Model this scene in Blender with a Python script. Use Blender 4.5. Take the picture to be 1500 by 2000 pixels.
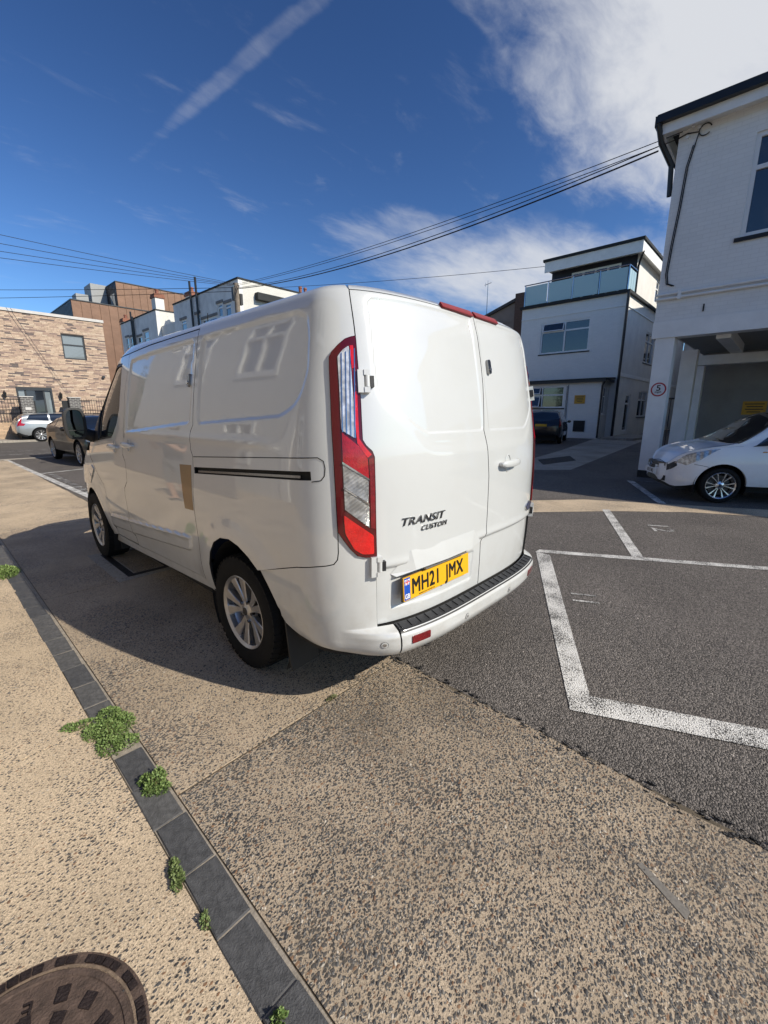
import bpy, bmesh, math, random
import numpy as np
from mathutils import Vector, Matrix, geometry

# ------------------------------------------------------------------ clear
for o in list(bpy.data.objects):
    bpy.data.objects.remove(o)
scene = bpy.context.scene
COL = scene.collection
R = math.radians
PI = math.pi

# ------------------------------------------------------------------ camera
cam_d = bpy.data.cameras.new('camera')
cam = bpy.data.objects.new('camera', cam_d)
COL.objects.link(cam)
cam.location = (-2.0594, -1.1532, 1.4844)
cam.rotation_euler = (R(90) - math.atan(831.7 / 3556.8), 0, -0.8215)
cam_d.sensor_fit = 'VERTICAL'
cam_d.sensor_height = 36.0
cam_d.lens = 831.7 / 2000 * 36.0
cam_d.clip_start = 0.03
cam_d.clip_end = 3000
scene.camera = cam
scene.render.resolution_x = 768
scene.render.resolution_y = 1024

# ------------------------------------------------------------------ sun, sky, exposure
SUN = Vector((0.40, -1.30, 1.0)).normalized()          # towards the sun
sun_d = bpy.data.lights.new('sun', 'SUN')
sun_d.energy = 3.7
sun_d.angle = R(0.53)
sun_d.color = (1.0, 0.925, 0.80)
sun = bpy.data.objects.new('sun', sun_d)
COL.objects.link(sun)
sun.rotation_euler = SUN.to_track_quat('Z', 'Y').to_euler()
sun.location = (6, -20, 30)

world = bpy.data.worlds.new('World')
scene.world = world
world.use_nodes = True
wt = world.node_tree
wt.nodes.clear()


class NT:
    """small helper to write node trees as expressions"""
    def __init__(s, tree):
        s.t = tree

    def n(s, kind, **kw):
        nd = s.t.nodes.new(kind)
        ins = kw.pop('ins', {})
        for k, v in kw.items():
            setattr(nd, k, v)
        for k, v in ins.items():
            if isinstance(v, bpy.types.NodeSocket):
                s.t.links.new(v, nd.inputs[k])
            else:
                nd.inputs[k].default_value = v
        return nd

    def m(s, op, a, b=0.0, c=0.0, clamp=False):
        return s.n('ShaderNodeMath', operation=op, use_clamp=clamp, ins={0: a, 1: b, 2: c}).outputs[0]

    def vm(s, op, a, b=(0, 0, 0), out=0):
        return s.n('ShaderNodeVectorMath', operation=op, ins={0: a, 1: b}).outputs[out]

    def noise(s, vec, scale, detail=4.0, rough=0.55, dist=0.0, out=0):
        return s.n('ShaderNodeTexNoise', ins={'Vector': vec, 'Scale': scale, 'Detail': detail,
                                              'Roughness': rough, 'Distortion': dist}).outputs[out]

    def ramp(s, fac, lo, hi, a=0.0, b=1.0):
        return s.n('ShaderNodeMapRange', interpolation_type='SMOOTHSTEP',
                   ins={0: fac, 1: lo, 2: hi, 3: a, 4: b}).outputs[0]

    def lin(s, fac, lo, hi, a=0.0, b=1.0):
        return s.n('ShaderNodeMapRange', ins={0: fac, 1: lo, 2: hi, 3: a, 4: b}).outputs[0]

    def mix(s, f, a, b, blend='MIX'):
        nd = s.t.nodes.new('ShaderNodeMix')
        nd.data_type = 'RGBA'
        nd.blend_type = blend
        for i, v in ((0, f), (6, a), (7, b)):
            if isinstance(v, bpy.types.NodeSocket):
                s.t.links.new(v, nd.inputs[i])
            else:
                if i and len(v) == 3:
                    v = (*v, 1)
                nd.inputs[i].default_value = v
        return nd.outputs[2]


W = NT(wt)
sky = W.n('ShaderNodeTexSky', sky_type='NISHITA', sun_disc=False)
sky.sun_elevation = math.asin(SUN.z)
sky.sun_rotation = math.atan2(SUN.x, SUN.y)
sky.altitude = 0
sky.air_density = 1.0
sky.dust_density = 0.45
sky.ozone_density = 2.2
gen = W.n('ShaderNodeTexCoord').outputs['Generated']
sep = W.n('ShaderNodeSeparateXYZ', ins={0: gen})
dz = W.m('ADD', W.m('MAXIMUM', sep.outputs[2], 0.0), 0.10)
cx_ = W.m('DIVIDE', sep.outputs[0], dz)
cy_ = W.m('DIVIDE', sep.outputs[1], dz)
cp = W.n('ShaderNodeCombineXYZ', ins={0: cx_, 1: cy_}).outputs[0]


def blob(cx, cy, rx, ry, ang):
    """soft elliptical bank of cloud on the cloud plane"""
    ca, sa = math.cos(ang), math.sin(ang)
    u = W.m('ADD', W.m('MULTIPLY', W.m('SUBTRACT', cx_, cx), ca / rx), W.m('MULTIPLY', W.m('SUBTRACT', cy_, cy), sa / rx))
    v = W.m('ADD', W.m('MULTIPLY', W.m('SUBTRACT', cx_, cx), -sa / ry), W.m('MULTIPLY', W.m('SUBTRACT', cy_, cy), ca / ry))
    r = W.m('SQRT', W.m('ADD', W.m('MULTIPLY', u, u), W.m('MULTIPLY', v, v)))
    return W.ramp(r, 1.25, 0.35)



str_v = W.n('ShaderNodeMapping', ins={'Vector': cp, 'Rotation': (0, 0, 0.75), 'Scale': (1.0, 2.1, 1.0)}).outputs[0]
n1 = W.noise(str_v, 2.6, 9.0, 0.62, 0.35)
n2 = W.noise(str_v, 6.0, 6.0, 0.55, 0.8)
tex = W.m('ADD', W.m('MULTIPLY', W.m('SUBTRACT', n1, 0.5), 1.7), W.m('MULTIPLY', W.m('SUBTRACT', n2, 0.5), 0.75))
big = blob(1.48, -0.02, 0.95, 0.74, 0.05)
low = blob(2.55, 1.10, 1.10, 0.62, -0.62)
low2 = blob(1.66, 1.42, 0.55, 0.34, -0.75)
streak = blob(0.705, 1.08, 0.032, 0.72, 0.13)
other = W.ramp(W.noise(cp, 0.35, 3.0, 0.5), 0.56, 0.72)
a_big = W.m('MULTIPLY', W.ramp(W.m('ADD', W.m('MULTIPLY', big, 1.15), W.m('MULTIPLY', tex, 0.70)), 0.06, 1.05), 0.95)
a_low = W.m('MULTIPLY', W.ramp(W.m('ADD', low, W.m('MULTIPLY', tex, 0.6)), 0.08, 1.25), 0.85)
a_low2 = W.m('MULTIPLY', W.ramp(W.m('ADD', low2, W.m('MULTIPLY', tex, 0.9)), 0.40, 1.45), 0.42)
a_str = W.m('MULTIPLY', W.ramp(W.m('ADD', streak, W.m('MULTIPLY', tex, 1.5)), 0.20, 2.1), 0.27)
a_oth = W.m('MULTIPLY', W.ramp(W.m('ADD', other, W.m('MULTIPLY', tex, 0.7)), 0.80, 2.2), 0.22)
al = W.m('MAXIMUM', W.m('MAXIMUM', a_big, a_low), W.m('MAXIMUM', W.m('MAXIMUM', a_low2, a_str), a_oth))
al = W.m('MULTIPLY', al, W.ramp(sep.outputs[2], 0.02, 0.16))
sky_lim = W.vm('MINIMUM', sky.outputs[0], (8.0, 8.0, 8.0))
sky_rgb = W.vm('MULTIPLY', W.n('ShaderNodeGamma', ins={0: sky_lim, 1: 1.45}).outputs[0], (0.44, 0.54, 0.64))
sky_col = W.mix(al, sky_rgb, (7.6, 7.8, 8.2))

wt_out = W.n('ShaderNodeOutputWorld')
bg = W.n('ShaderNodeBackground', ins={0: sky_col, 1: 0.066})
wt.links.new(bg.outputs[0], wt_out.inputs[0])

vs_ = scene.view_settings
vs_.view_transform = 'Standard'
vs_.look = 'None'
vs_.gamma = 1.0
vs_.use_curve_mapping = False
vs_.exposure = 0.54
scene.render.engine = 'CYCLES'
scene.cycles.max_bounces = 8
scene.cycles.diffuse_bounces = 3
scene.cycles.glossy_bounces = 4
scene.cycles.transmission_bounces = 6
scene.cycles.transparent_max_bounces = 8
scene.cycles.sample_clamp_indirect = 6.0

# ------------------------------------------------------------------ materials
MATS = {}


def rgb(h):
    """#rrggbb display colour to linear"""
    v = [int(h[i:i + 2], 16) / 255 for i in (1, 3, 5)]
    return tuple(c / 12.92 if c <= 0.04045 else ((c + 0.055) / 1.055) ** 2.4 for c in v)


def new_mat(name):
    m = bpy.data.materials.new(name)
    m.use_nodes = True
    m.node_tree.nodes.clear()
    t = NT(m.node_tree)
    out = t.n('ShaderNodeOutputMaterial')
    p = t.n('ShaderNodeBsdfPrincipled')
    m.node_tree.links.new(p.outputs[0], out.inputs[0])
    MATS[name] = m
    return m, t, p


def setp(t, p, **kw):
    names = dict(color='Base Color', rough='Roughness', metal='Metallic', coat='Coat Weight', coat_rough='Coat Roughness',
                 spec='Specular IOR Level', alpha='Alpha', trans='Transmission Weight', ior='IOR', normal='Normal',
                 emit='Emission Color', emit_s='Emission Strength', sub='Subsurface Weight')
    for k, v in kw.items():
        s = p.inputs[names[k]]
        if isinstance(v, bpy.types.NodeSocket):
            t.t.links.new(v, s)
        else:
            if k in ('color', 'emit') and len(v) == 3:
                v = (*v, 1)
            s.default_value = v


def simple(name, color, rough=0.5, metal=0.0, coat=0.0, coat_rough=0.03, spec=0.5, var=0.0, vscale=6.0,
           bump=0.0, bscale=60.0, rvar=0.0, bdist=0.01):
    """plain surface with soft tone variation, uneven gloss and fine relief"""
    m, t, p = new_mat(name)
    co = t.n('ShaderNodeTexCoord').outputs['Object']
    setp(t, p, color=color, rough=rough, metal=metal, coat=coat, coat_rough=coat_rough, spec=spec)
    if var or rvar:
        nz = t.noise(co, vscale, 6.0, 0.6)
        if var:
            k = t.lin(nz, 0.25, 0.75, 1 - var, 1 + var)
            c = t.n('ShaderNodeVectorMath', operation='SCALE', ins={0: tuple(color), 'Scale': k}).outputs[0]
            setp(t, p, color=c)
        if rvar:
            setp(t, p, rough=t.lin(nz, 0.25, 0.75, max(rough - rvar, 0.02), rough + rvar))
    if bump:
        b = t.n('ShaderNodeBump', ins={'Strength': bump, 'Distance': bdist, 'Height': t.noise(co, bscale, 4.0, 0.6)}).outputs[0]
        setp(t, p, normal=b)
    return m


def paint_body(name, color, rough=0.42, flake=0.0, coat=1.0, dirt=0.0, ior=1.5):
    """car paint: soft base under a clear glossy coat with a trace of dust"""
    m, t, p = new_mat(name)
    co = t.n('ShaderNodeTexCoord').outputs['Object']
    nz = t.noise(co, 2.2, 6.0, 0.62)
    sepo = t.n('ShaderNodeSeparateXYZ', ins={0: co})
    low = t.ramp(sepo.outputs[2], 0.95, 0.30)
    d = t.m('MULTIPLY', t.m('ADD', t.m('MULTIPLY', low, 0.7), 0.12), t.ramp(t.noise(co, 9.0, 7.0, 0.7), 0.35, 0.75))
    d = t.m('MULTIPLY', d, dirt)
    c = t.mix(d, color, (0.34, 0.29, 0.22))
    p.inputs['Coat IOR'].default_value = ior
    setp(t, p, color=c, rough=rough, coat=coat, metal=flake, spec=0.4,
         coat_rough=t.m('ADD', t.lin(nz, 0.3, 0.7, 0.012, 0.035), t.m('MULTIPLY', d, 0.6)))
    return m


def brick_mat(name, axis, color, mortar, size=(0.225, 0.075), gap=0.012, bump=0.5, var=0.06, rough=0.7, stain=0.2):
    """painted or bare masonry seen too far off to pick the bricks apart; coursing as relief"""
    m, t, p = new_mat(name)
    co = t.n('ShaderNodeTexCoord').outputs['Object']
    s = t.n('ShaderNodeSeparateXYZ', ins={0: co})
    u = s.outputs[1] if axis == 'x' else s.outputs[0]
    v = t.n('ShaderNodeCombineXYZ', ins={0: u, 1: s.outputs[2]}).outputs[0]
    br = t.n('ShaderNodeTexBrick', offset=0.5, ins={'Vector': v, 'Color1': (*[c * (1 + var) for c in color], 1),
             'Color2': (*[c * (1 - var) for c in color], 1), 'Mortar': (*mortar, 1), 'Scale': 1.0, 'Mortar Size': gap,
             'Mortar Smooth': 0.4, 'Brick Width': size[0], 'Row Height': size[1]})
    st = t.ramp(t.noise(co, 1.3, 7.0, 0.65, 0.3), 0.42, 0.78)
    c = t.mix(t.m('MULTIPLY', st, stain), br.outputs[0], tuple(x * 0.55 for x in color))
    h = t.m('ADD', t.m('MULTIPLY', br.outputs[1], -1.0), t.m('MULTIPLY', t.noise(co, 45.0, 4.0, 0.6), 0.35))
    b = t.n('ShaderNodeBump', ins={'Strength': bump, 'Distance': 0.012, 'Height': h}).outputs[0]
    setp(t, p, color=c, rough=rough, normal=b, spec=0.3)
    return m


def glass_mat(name, tint, rough=0.03, alpha=1.0):
    """window glass: dark room behind, mirror-like front"""
    m, t, p = new_mat(name)
    co = t.n('ShaderNodeTexCoord').outputs['Object']
    b = t.n('ShaderNodeBump', ins={'Strength': 0.04, 'Distance': 0.02, 'Height': t.noise(co, 1.7, 2.0)}).outputs[0]
    setp(t, p, color=tint, rough=rough, spec=0.9, coat=1.0, coat_rough=0.01, normal=b)
    return m


# ------------------------------------------------------------------ object helpers
def mesh_from(name, verts, faces, smooth=False):
    me = bpy.data.meshes.new(name)
    me.from_pydata([tuple(map(float, v)) for v in verts], [], [tuple(map(int, f)) for f in faces])
    me.update()
    if smooth:
        me.polygons.foreach_set('use_smooth', [True] * len(me.polygons))
    return me


def link(name, me, parent=None, mat=None):
    o = bpy.data.objects.new(name, me)
    COL.objects.link(o)
    if parent is not None:
        o.parent = parent
        r = parent
        while r.parent is not None:
            r = r.parent
        if r.get('_world'):
            o.matrix_parent_inverse = Matrix.Translation(-Vector(r.location)) if parent is r else Matrix.Identity(4)
    if mat is not None and me is not None:
        me.materials.append(MATS[mat] if isinstance(mat, str) else mat)
    return o


def thing(name, label, cat, loc=(0, 0, 0), rotz=0.0, group=None, world=True):
    """an Empty at the base of a thing; with world=True its parts are given in world coordinates"""
    o = bpy.data.objects.new(name, None)
    COL.objects.link(o)
    o.empty_display_size = 0.2
    o.location = loc
    o.rotation_euler = (0, 0, rotz)
    o['label'] = label
    o['category'] = cat
    if group:
        o['group'] = group
    if world:
        o['_world'] = 1
    return o


def tag(o, label, cat, group=None):
    o['label'] = label
    o['category'] = cat
    if group:
        o['group'] = group
    return o


def structure(o):
    o['kind'] = 'structure'
    return o


class MB:
    """collects shapes into one mesh"""
    def __init__(s):
        s.v = []
        s.f = []

    def add(s, v, f):
        b = len(s.v)
        s.v += [tuple(p) for p in v]
        s.f += [tuple(i + b for i in q) for q in f]
        return s

    def box(s, a, b, bev=0.0):
        x0, y0, z0 = [min(p, q) for p, q in zip(a, b)]
        x1, y1, z1 = [max(p, q) for p, q in zip(a, b)]
        if bev:
            k = bev
            lo = [(x0, y0), (x1, y0), (x1, y1), (x0, y1)]
            hi = [(x0 + k, y0 + k), (x1 - k, y0 + k), (x1 - k, y1 - k), (x0 + k, y1 - k)]
            v = [(x, y, z0) for x, y in lo] + [(x, y, z1 - k) for x, y in lo] + [(x, y, z1) for x, y in hi]
            f = [(3, 2, 1, 0), (8, 9, 10, 11)]
            for i in range(4):
                j = (i + 1) % 4
                f += [(i, j, j + 4, i + 4), (i + 4, j + 4, j + 8, i + 8)]
            return s.add(v, f)
        v = [(x, y, z) for z in (z0, z1) for x, y in ((x0, y0), (x1, y0), (x1, y1), (x0, y1))]
        return s.add(v, [(3, 2, 1, 0), (4, 5, 6, 7), (0, 1, 5, 4), (1, 2, 6, 5), (2, 3, 7, 6), (3, 0, 4, 7)])

    def prism(s, pts, d):
        """closed polygon pts (3D) extruded along vector d"""
        n = len(pts)
        q = [tuple(p[i] + d[i] for i in range(3)) for p in pts]
        f = [tuple(range(n))[::-1], tuple(range(n, 2 * n))]
        f += [(i, (i + 1) % n, n + (i + 1) % n, n + i) for i in range(n)]
        return s.add(list(pts) + q, f)

    def tube(s, pts, r, n=8, caps=True):
        pts = [Vector(p) for p in pts]
        rs = r if isinstance(r, (list, tuple)) else [r] * len(pts)
        v = []
        up = None
        for i, p in enumerate(pts):
            d = (pts[min(i + 1, len(pts) - 1)] - pts[max(i - 1, 0)]).normalized()
            if up is None or abs(up.dot(d)) > 0.98:
                up = Vector((0, 0, 1)) if abs(d.z) < 0.9 else Vector((1, 0, 0))
            a = d.cross(up).normalized()
            b = a.cross(d).normalized()
            for k in range(n):
                t = 2 * PI * k / n
                v.append(p + (a * math.cos(t) + b * math.sin(t)) * rs[i])
        f = []
        for i in range(len(pts) - 1):
            for k in range(n):
                j = (k + 1) % n
                f.append((i * n + k, i * n + j, (i + 1) * n + j, (i + 1) * n + k))
        if caps:
            f.append(tuple(range(n))[::-1])
            f.append(tuple(range((len(pts) - 1) * n, len(pts) * n)))
        return s.add(v, f)

    def lathe(s, prof, n=48, axis='x', centre=(0, 0, 0), closed=False):
        """profile of (r, h) revolved round an axis"""
        v = []
        for r, h in prof:
            for k in range(n):
                t = 2 * PI * k / n
                c, q = r * math.cos(t), r * math.sin(t)
                p = {'x': (h, c, q), 'y': (c, h, q), 'z': (c, q, h)}[axis]
                v.append(tuple(p[i] + centre[i] for i in range(3)))
        f = []
        m = len(prof)
        for i in range(m if closed else m - 1):
            for k in range(n):
                j = (k + 1) % n
                i2 = (i + 1) % m
                f.append((i * n + k, i * n + j, i2 * n + j, i2 * n + k))
        return s.add(v, f)

    def mesh(s, name, smooth=False, angle=None):
        me = mesh_from(name, s.v, s.f, smooth)
        bm = bmesh.new()
        bm.from_mesh(me)
        bmesh.ops.recalc_face_normals(bm, faces=bm.faces)
        bm.to_mesh(me)
        bm.free()
        if smooth and angle:
            me.set_sharp_from_angle(angle=angle)
        return me

    def build(s, name, mat, parent=None, smooth=False, angle=R(35)):
        return link(name, s.mesh(name, smooth, angle), parent, mat)


def box(name, a, b, mat, parent=None, bev=0.0):
    return MB().box(a, b, bev).build(name, mat, parent)


# ---- curved panels: an outline in the (a, b) plane of a surface function is triangulated and laid on it
def pip(P, poly):
    P = np.asarray(P, float)
    poly = np.asarray(poly, float)
    x, y = P[:, 0], P[:, 1]
    c = np.zeros(len(P), bool)
    n = len(poly)
    for i in range(n):
        x1, y1 = poly[i]
        x2, y2 = poly[(i + 1) % n]
        if y1 == y2:
            continue
        k = ((y1 > y) != (y2 > y)) & (x < (x2 - x1) * (y - y1) / (y2 - y1) + x1)
        c ^= k
    return c


def segdist(P, poly, closed=True):
    P = np.asarray(P, float)
    poly = np.asarray(poly, float)
    d = np.full(len(P), 1e9)
    n = len(poly)
    for i in range(n if closed else n - 1):
        a = poly[i]
        b = poly[(i + 1) % n]
        e = b - a
        L = e @ e
        if L < 1e-14:
            continue
        t = np.clip(((P - a) @ e) / L, 0, 1)
        d = np.minimum(d, np.hypot(*(P - a - t[:, None] * e).T))
    return d


def sdist(P, poly):
    d = segdist(P, poly)
    return np.where(pip(P, poly), -d, d)


def dens(poly, h, closed=True):
    poly = [np.asarray(p, float) for p in poly]
    out = []
    n = len(poly)
    for i in range(n if closed else n - 1):
        a, b = poly[i], poly[(i + 1) % n]
        k = max(1, int(math.ceil(np.hypot(*(b - a)) / h)))
        out += [a + (b - a) * j / k for j in range(k)]
    if not closed:
        out.append(poly[-1])
    return np.array(out)


def rounded(poly, r=0.02, n=4):
    """polygon with its corners rounded"""
    poly = [np.asarray(p, float) for p in poly]
    out = []
    N = len(poly)
    for i in range(N):
        p0, p, p1 = poly[i - 1], poly[i], poly[(i + 1) % N]
        a, b = p0 - p, p1 - p
        la, lb = np.hypot(*a), np.hypot(*b)
        k = min(r, la * 0.45, lb * 0.45)
        A, B = p + a / la * k, p + b / lb * k
        for j in range(n + 1):
            t = j / n
            out.append((1 - t) ** 2 * A + 2 * t * (1 - t) * p + t * t * B)
    return np.array(out)


def inset(poly, d):
    poly = np.asarray(poly, float)
    ar = 0.5 * np.sum(poly[:, 0] * np.roll(poly[:, 1], -1) - np.roll(poly[:, 0], -1) * poly[:, 1])
    sg = 1 if ar > 0 else -1
    p0, p1 = np.roll(poly, 1, 0), np.roll(poly, -1, 0)
    e1 = poly - p0
    e2 = p1 - poly
    e1 /= np.maximum(np.hypot(*e1.T), 1e-9)[:, None]
    e2 /= np.maximum(np.hypot(*e2.T), 1e-9)[:, None]
    n1 = np.stack([-e1[:, 1], e1[:, 0]], 1) * sg
    n2 = np.stack([-e2[:, 1], e2[:, 0]], 1) * sg
    nn = n1 + n2
    L = np.maximum((nn * nn).sum(1), 0.5)
    return poly + nn * (2 * d / L)[:, None]


def patch(name, F, outline, mat, parent=None, holes=(), h=0.03, off=0.0, flange=0.012, gap=0.0, disp=None,
          fine=(), centre=None, fl_mat=None):
    """lay the outline on F, offset it along the normal, give it a returned edge"""
    outline = np.asarray(outline, float)
    if gap:
        outline = inset(outline, gap)
    loops = [dens(outline, h)] + [dens(hh, h) for hh in holes]
    lo, hi = outline.min(0), outline.max(0)
    gx, gy = np.meshgrid(np.arange(lo[0], hi[0] + h, h), np.arange(lo[1], hi[1] + h, h))
    gy = gy.astype(float)
    G = np.stack([gx.ravel(), gy.ravel()], 1)
    G = G + 0.0
    if fine:
        hf = h / 3
        fx, fy = np.meshgrid(np.arange(lo[0], hi[0] + hf, hf), np.arange(lo[1], hi[1] + hf, hf))
        Fp = np.stack([fx.ravel(), fy.ravel()], 1)
        dm = np.full(len(Fp), 1e9)
        gm = np.full(len(G), 1e9)
        for poly, wd in fine:
            dm = np.minimum(dm, segdist(Fp, poly) / wd)
            gm = np.minimum(gm, segdist(G, poly) / wd)
        G = np.concatenate([G[gm > 1.0], Fp[dm <= 1.0]])
    ok = pip(G, outline)
    for hh in holes:
        ok &= ~pip(G, hh)
    dmin = np.full(len(G), 1e9)
    for L in loops:
        dmin = np.minimum(dmin, segdist(G, L))
    G = G[ok & (dmin > h * 0.22)]
    vs, es = [], []
    for L in loops:
        b = len(vs)
        n = len(L)
        vs += [Vector((float(p[0]), float(p[1]))) for p in L]
        es += [(b + i, b + (i + 1) % n) for i in range(n)]
    vs += [Vector((float(p[0]), float(p[1]))) for p in G]
    ov, oe, of, *_ = geometry.delaunay_2d_cdt(vs, es, [], 0, 1e-6)
    V2 = np.array([(p.x, p.y) for p in ov])
    T = np.array([f for f in of if len(f) == 3])
    cen = V2[T].mean(1)
    keep = pip(cen, outline)
    for hh in holes:
        keep &= ~pip(cen, hh)
    a, b, c = V2[T[:, 0]], V2[T[:, 1]], V2[T[:, 2]]
    keep &= np.abs((b - a)[:, 0] * (c - a)[:, 1] - (b - a)[:, 1] * (c - a)[:, 0]) > 1e-10
    T = T[keep]

    def base_n(s, v, e=1e-3):
        n = np.cross(F(s + e, v) - F(s - e, v), F(s, v + e) - F(s, v - e))
        return n / np.maximum(np.linalg.norm(n, axis=-1), 1e-12)[..., None]
    s, v = V2[:, 0], V2[:, 1]
    P0 = F(s, v)
    N0 = base_n(s, v)
    cc = np.array(centre if centre is not None else (0, 2.4, 1.0))
    sg = np.sign(np.median(((P0 - cc) * N0).sum(-1))) or 1.0
    dd = (lambda s, v: off + (disp(s, v) if disp else 0.0))

    def G3(s, v):
        return F(s, v) + sg * base_n(s, v) * np.reshape(dd(s, v) + 0 * s, (-1, 1))
    P = G3(s, v)
    e = 1.5e-3
    N = np.cross(G3(s + e, v) - G3(s - e, v), G3(s, v + e) - G3(s, v - e))
    N = sg * N / np.maximum(np.linalg.norm(N, axis=-1), 1e-12)[..., None]
    fn = np.cross(P[T[:, 1]] - P[T[:, 0]], P[T[:, 2]] - P[T[:, 0]])
    flip = (fn * N[T].mean(1)).sum(-1) < 0
    T[flip] = T[flip][:, ::-1]
    n0 = len(P)
    verts = P
    norms = N
    faces = [tuple(t) for t in T]
    if flange:
        cnt = {}
        for t in T:
            for i in range(3):
                k = (t[i], t[(i + 1) % 3])
                cnt[k] = cnt.get(k, 0) + 1
        bd = [k for k in cnt if (k[1], k[0]) not in cnt]
        ids = sorted({i for k in bd for i in k})
        m1 = {i: n0 + j for j, i in enumerate(ids)}
        m2 = {i: n0 + len(ids) + j for j, i in enumerate(ids)}
        bn = sg * N0[ids]
        out_dir = np.zeros((len(ids), 3))
        pos = {i: j for j, i in enumerate(ids)}
        for i, j in bd:
            t_ = P[j] - P[i]
            w_ = np.cross(t_, sg * N0[i])
            w_ /= max(np.linalg.norm(w_), 1e-9)
            out_dir[pos[i]] += w_
            out_dir[pos[j]] += w_
        out_dir /= np.maximum(np.linalg.norm(out_dir, axis=1), 1e-9)[:, None]
        verts = np.concatenate([P, P[ids], P[ids] - bn * flange])
        norms = np.concatenate([N, out_dir, out_dir])
        faces += [(m1[j], m1[i], m2[i], m2[j]) for i, j in bd]
    me = bpy.data.meshes.new(name)
    me.from_pydata(verts.tolist(), [], faces)
    me.update()
    me.polygons.foreach_set('use_smooth', [True] * len(me.polygons))
    me.normals_split_custom_set_from_vertices(norms.tolist())
    o = link(name, me, parent, mat)
    if fl_mat and flange:
        me.materials.append(MATS[fl_mat])
        mi = np.zeros(len(me.polygons), np.int32)
        mi[len(T):] = 1
        me.polygons.foreach_set('material_index', mi)
    return o


def smst(x, a, b):
    t = np.clip((x - a) / (b - a), 0, 1)
    return t * t * (3 - 2 * t)


def text_mesh(name, body, size, depth=0.002, width=1.0, space=1.0, align='LEFT', offset=0.0, shear=0.0):
    cu = bpy.data.curves.new(name, 'FONT')
    cu.body = body
    cu.size = size
    cu.extrude = depth
    cu.align_x = align
    cu.space_character = space
    cu.offset = offset
    cu.shear = shear
    cu.resolution_u = 3
    o = bpy.data.objects.new(name, cu)
    COL.objects.link(o)
    bpy.context.view_layer.update()
    me = bpy.data.meshes.new_from_object(o.evaluated_get(bpy.context.evaluated_depsgraph_get()))
    bpy.data.objects.remove(o)
    bpy.data.curves.remove(cu)
    if width != 1.0:
        for v in me.vertices:
            v.co.x *= width
    me.name = name
    return me


def xform(me, o, ex, ey, ez):
    """local mesh axes to world axes at point o"""
    M = Matrix(((ex[0], ey[0], ez[0], o[0]), (ex[1], ey[1], ez[1], o[1]), (ex[2], ey[2], ez[2], o[2]), (0, 0, 0, 1)))
    me.transform(M)
    return me

# ------------------------------------------------------------------ ground materials
def asphalt_mat(name, base, hi, dirt=0.3):
    m, t, p = new_mat(name)
    co = t.n('ShaderNodeTexCoord').outputs['Object']
    v1 = t.n('ShaderNodeTexVoronoi', voronoi_dimensions='2D', ins={'Vector': co, 'Scale': 150.0, 'Randomness': 1.0})
    v2 = t.n('ShaderNodeTexVoronoi', voronoi_dimensions='2D', ins={'Vector': co, 'Scale': 90.0, 'Randomness': 1.0})
    big = t.noise(co, 0.9, 6.0, 0.6)
    gr = t.lin(v1.outputs['Color'], 0.0, 1.0)
    bw = t.n('ShaderNodeRGBToBW', ins={0: v1.outputs['Color']}).outputs[0]
    c = t.mix(t.ramp(bw, 0.25, 0.85), base, hi)
    c = t.mix(t.ramp(t.n('ShaderNodeRGBToBW', ins={0: v2.outputs['Color']}).outputs[0], 0.93, 0.96), c, tuple(min(1, x * 1.8) for x in hi))
    k = t.lin(big, 0.25, 0.75, 1 - dirt, 1 + dirt)
    c = t.n('ShaderNodeVectorMath', operation='SCALE', ins={0: c, 'Scale': k}).outputs[0]
    h = t.m('ADD', t.m('MULTIPLY', v1.outputs['Distance'], -0.9), t.m('MULTIPLY', v2.outputs['Distance'], -0.7))
    h = t.m('ADD', h, t.m('MULTIPLY', t.noise(co, 260.0, 3.0), 0.5))
    b = t.n('ShaderNodeBump', ins={'Strength': 1.0, 'Distance': 0.008, 'Height': h}).outputs[0]
    setp(t, p, color=c, rough=0.82, normal=b, spec=0.35)
    return m


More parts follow.
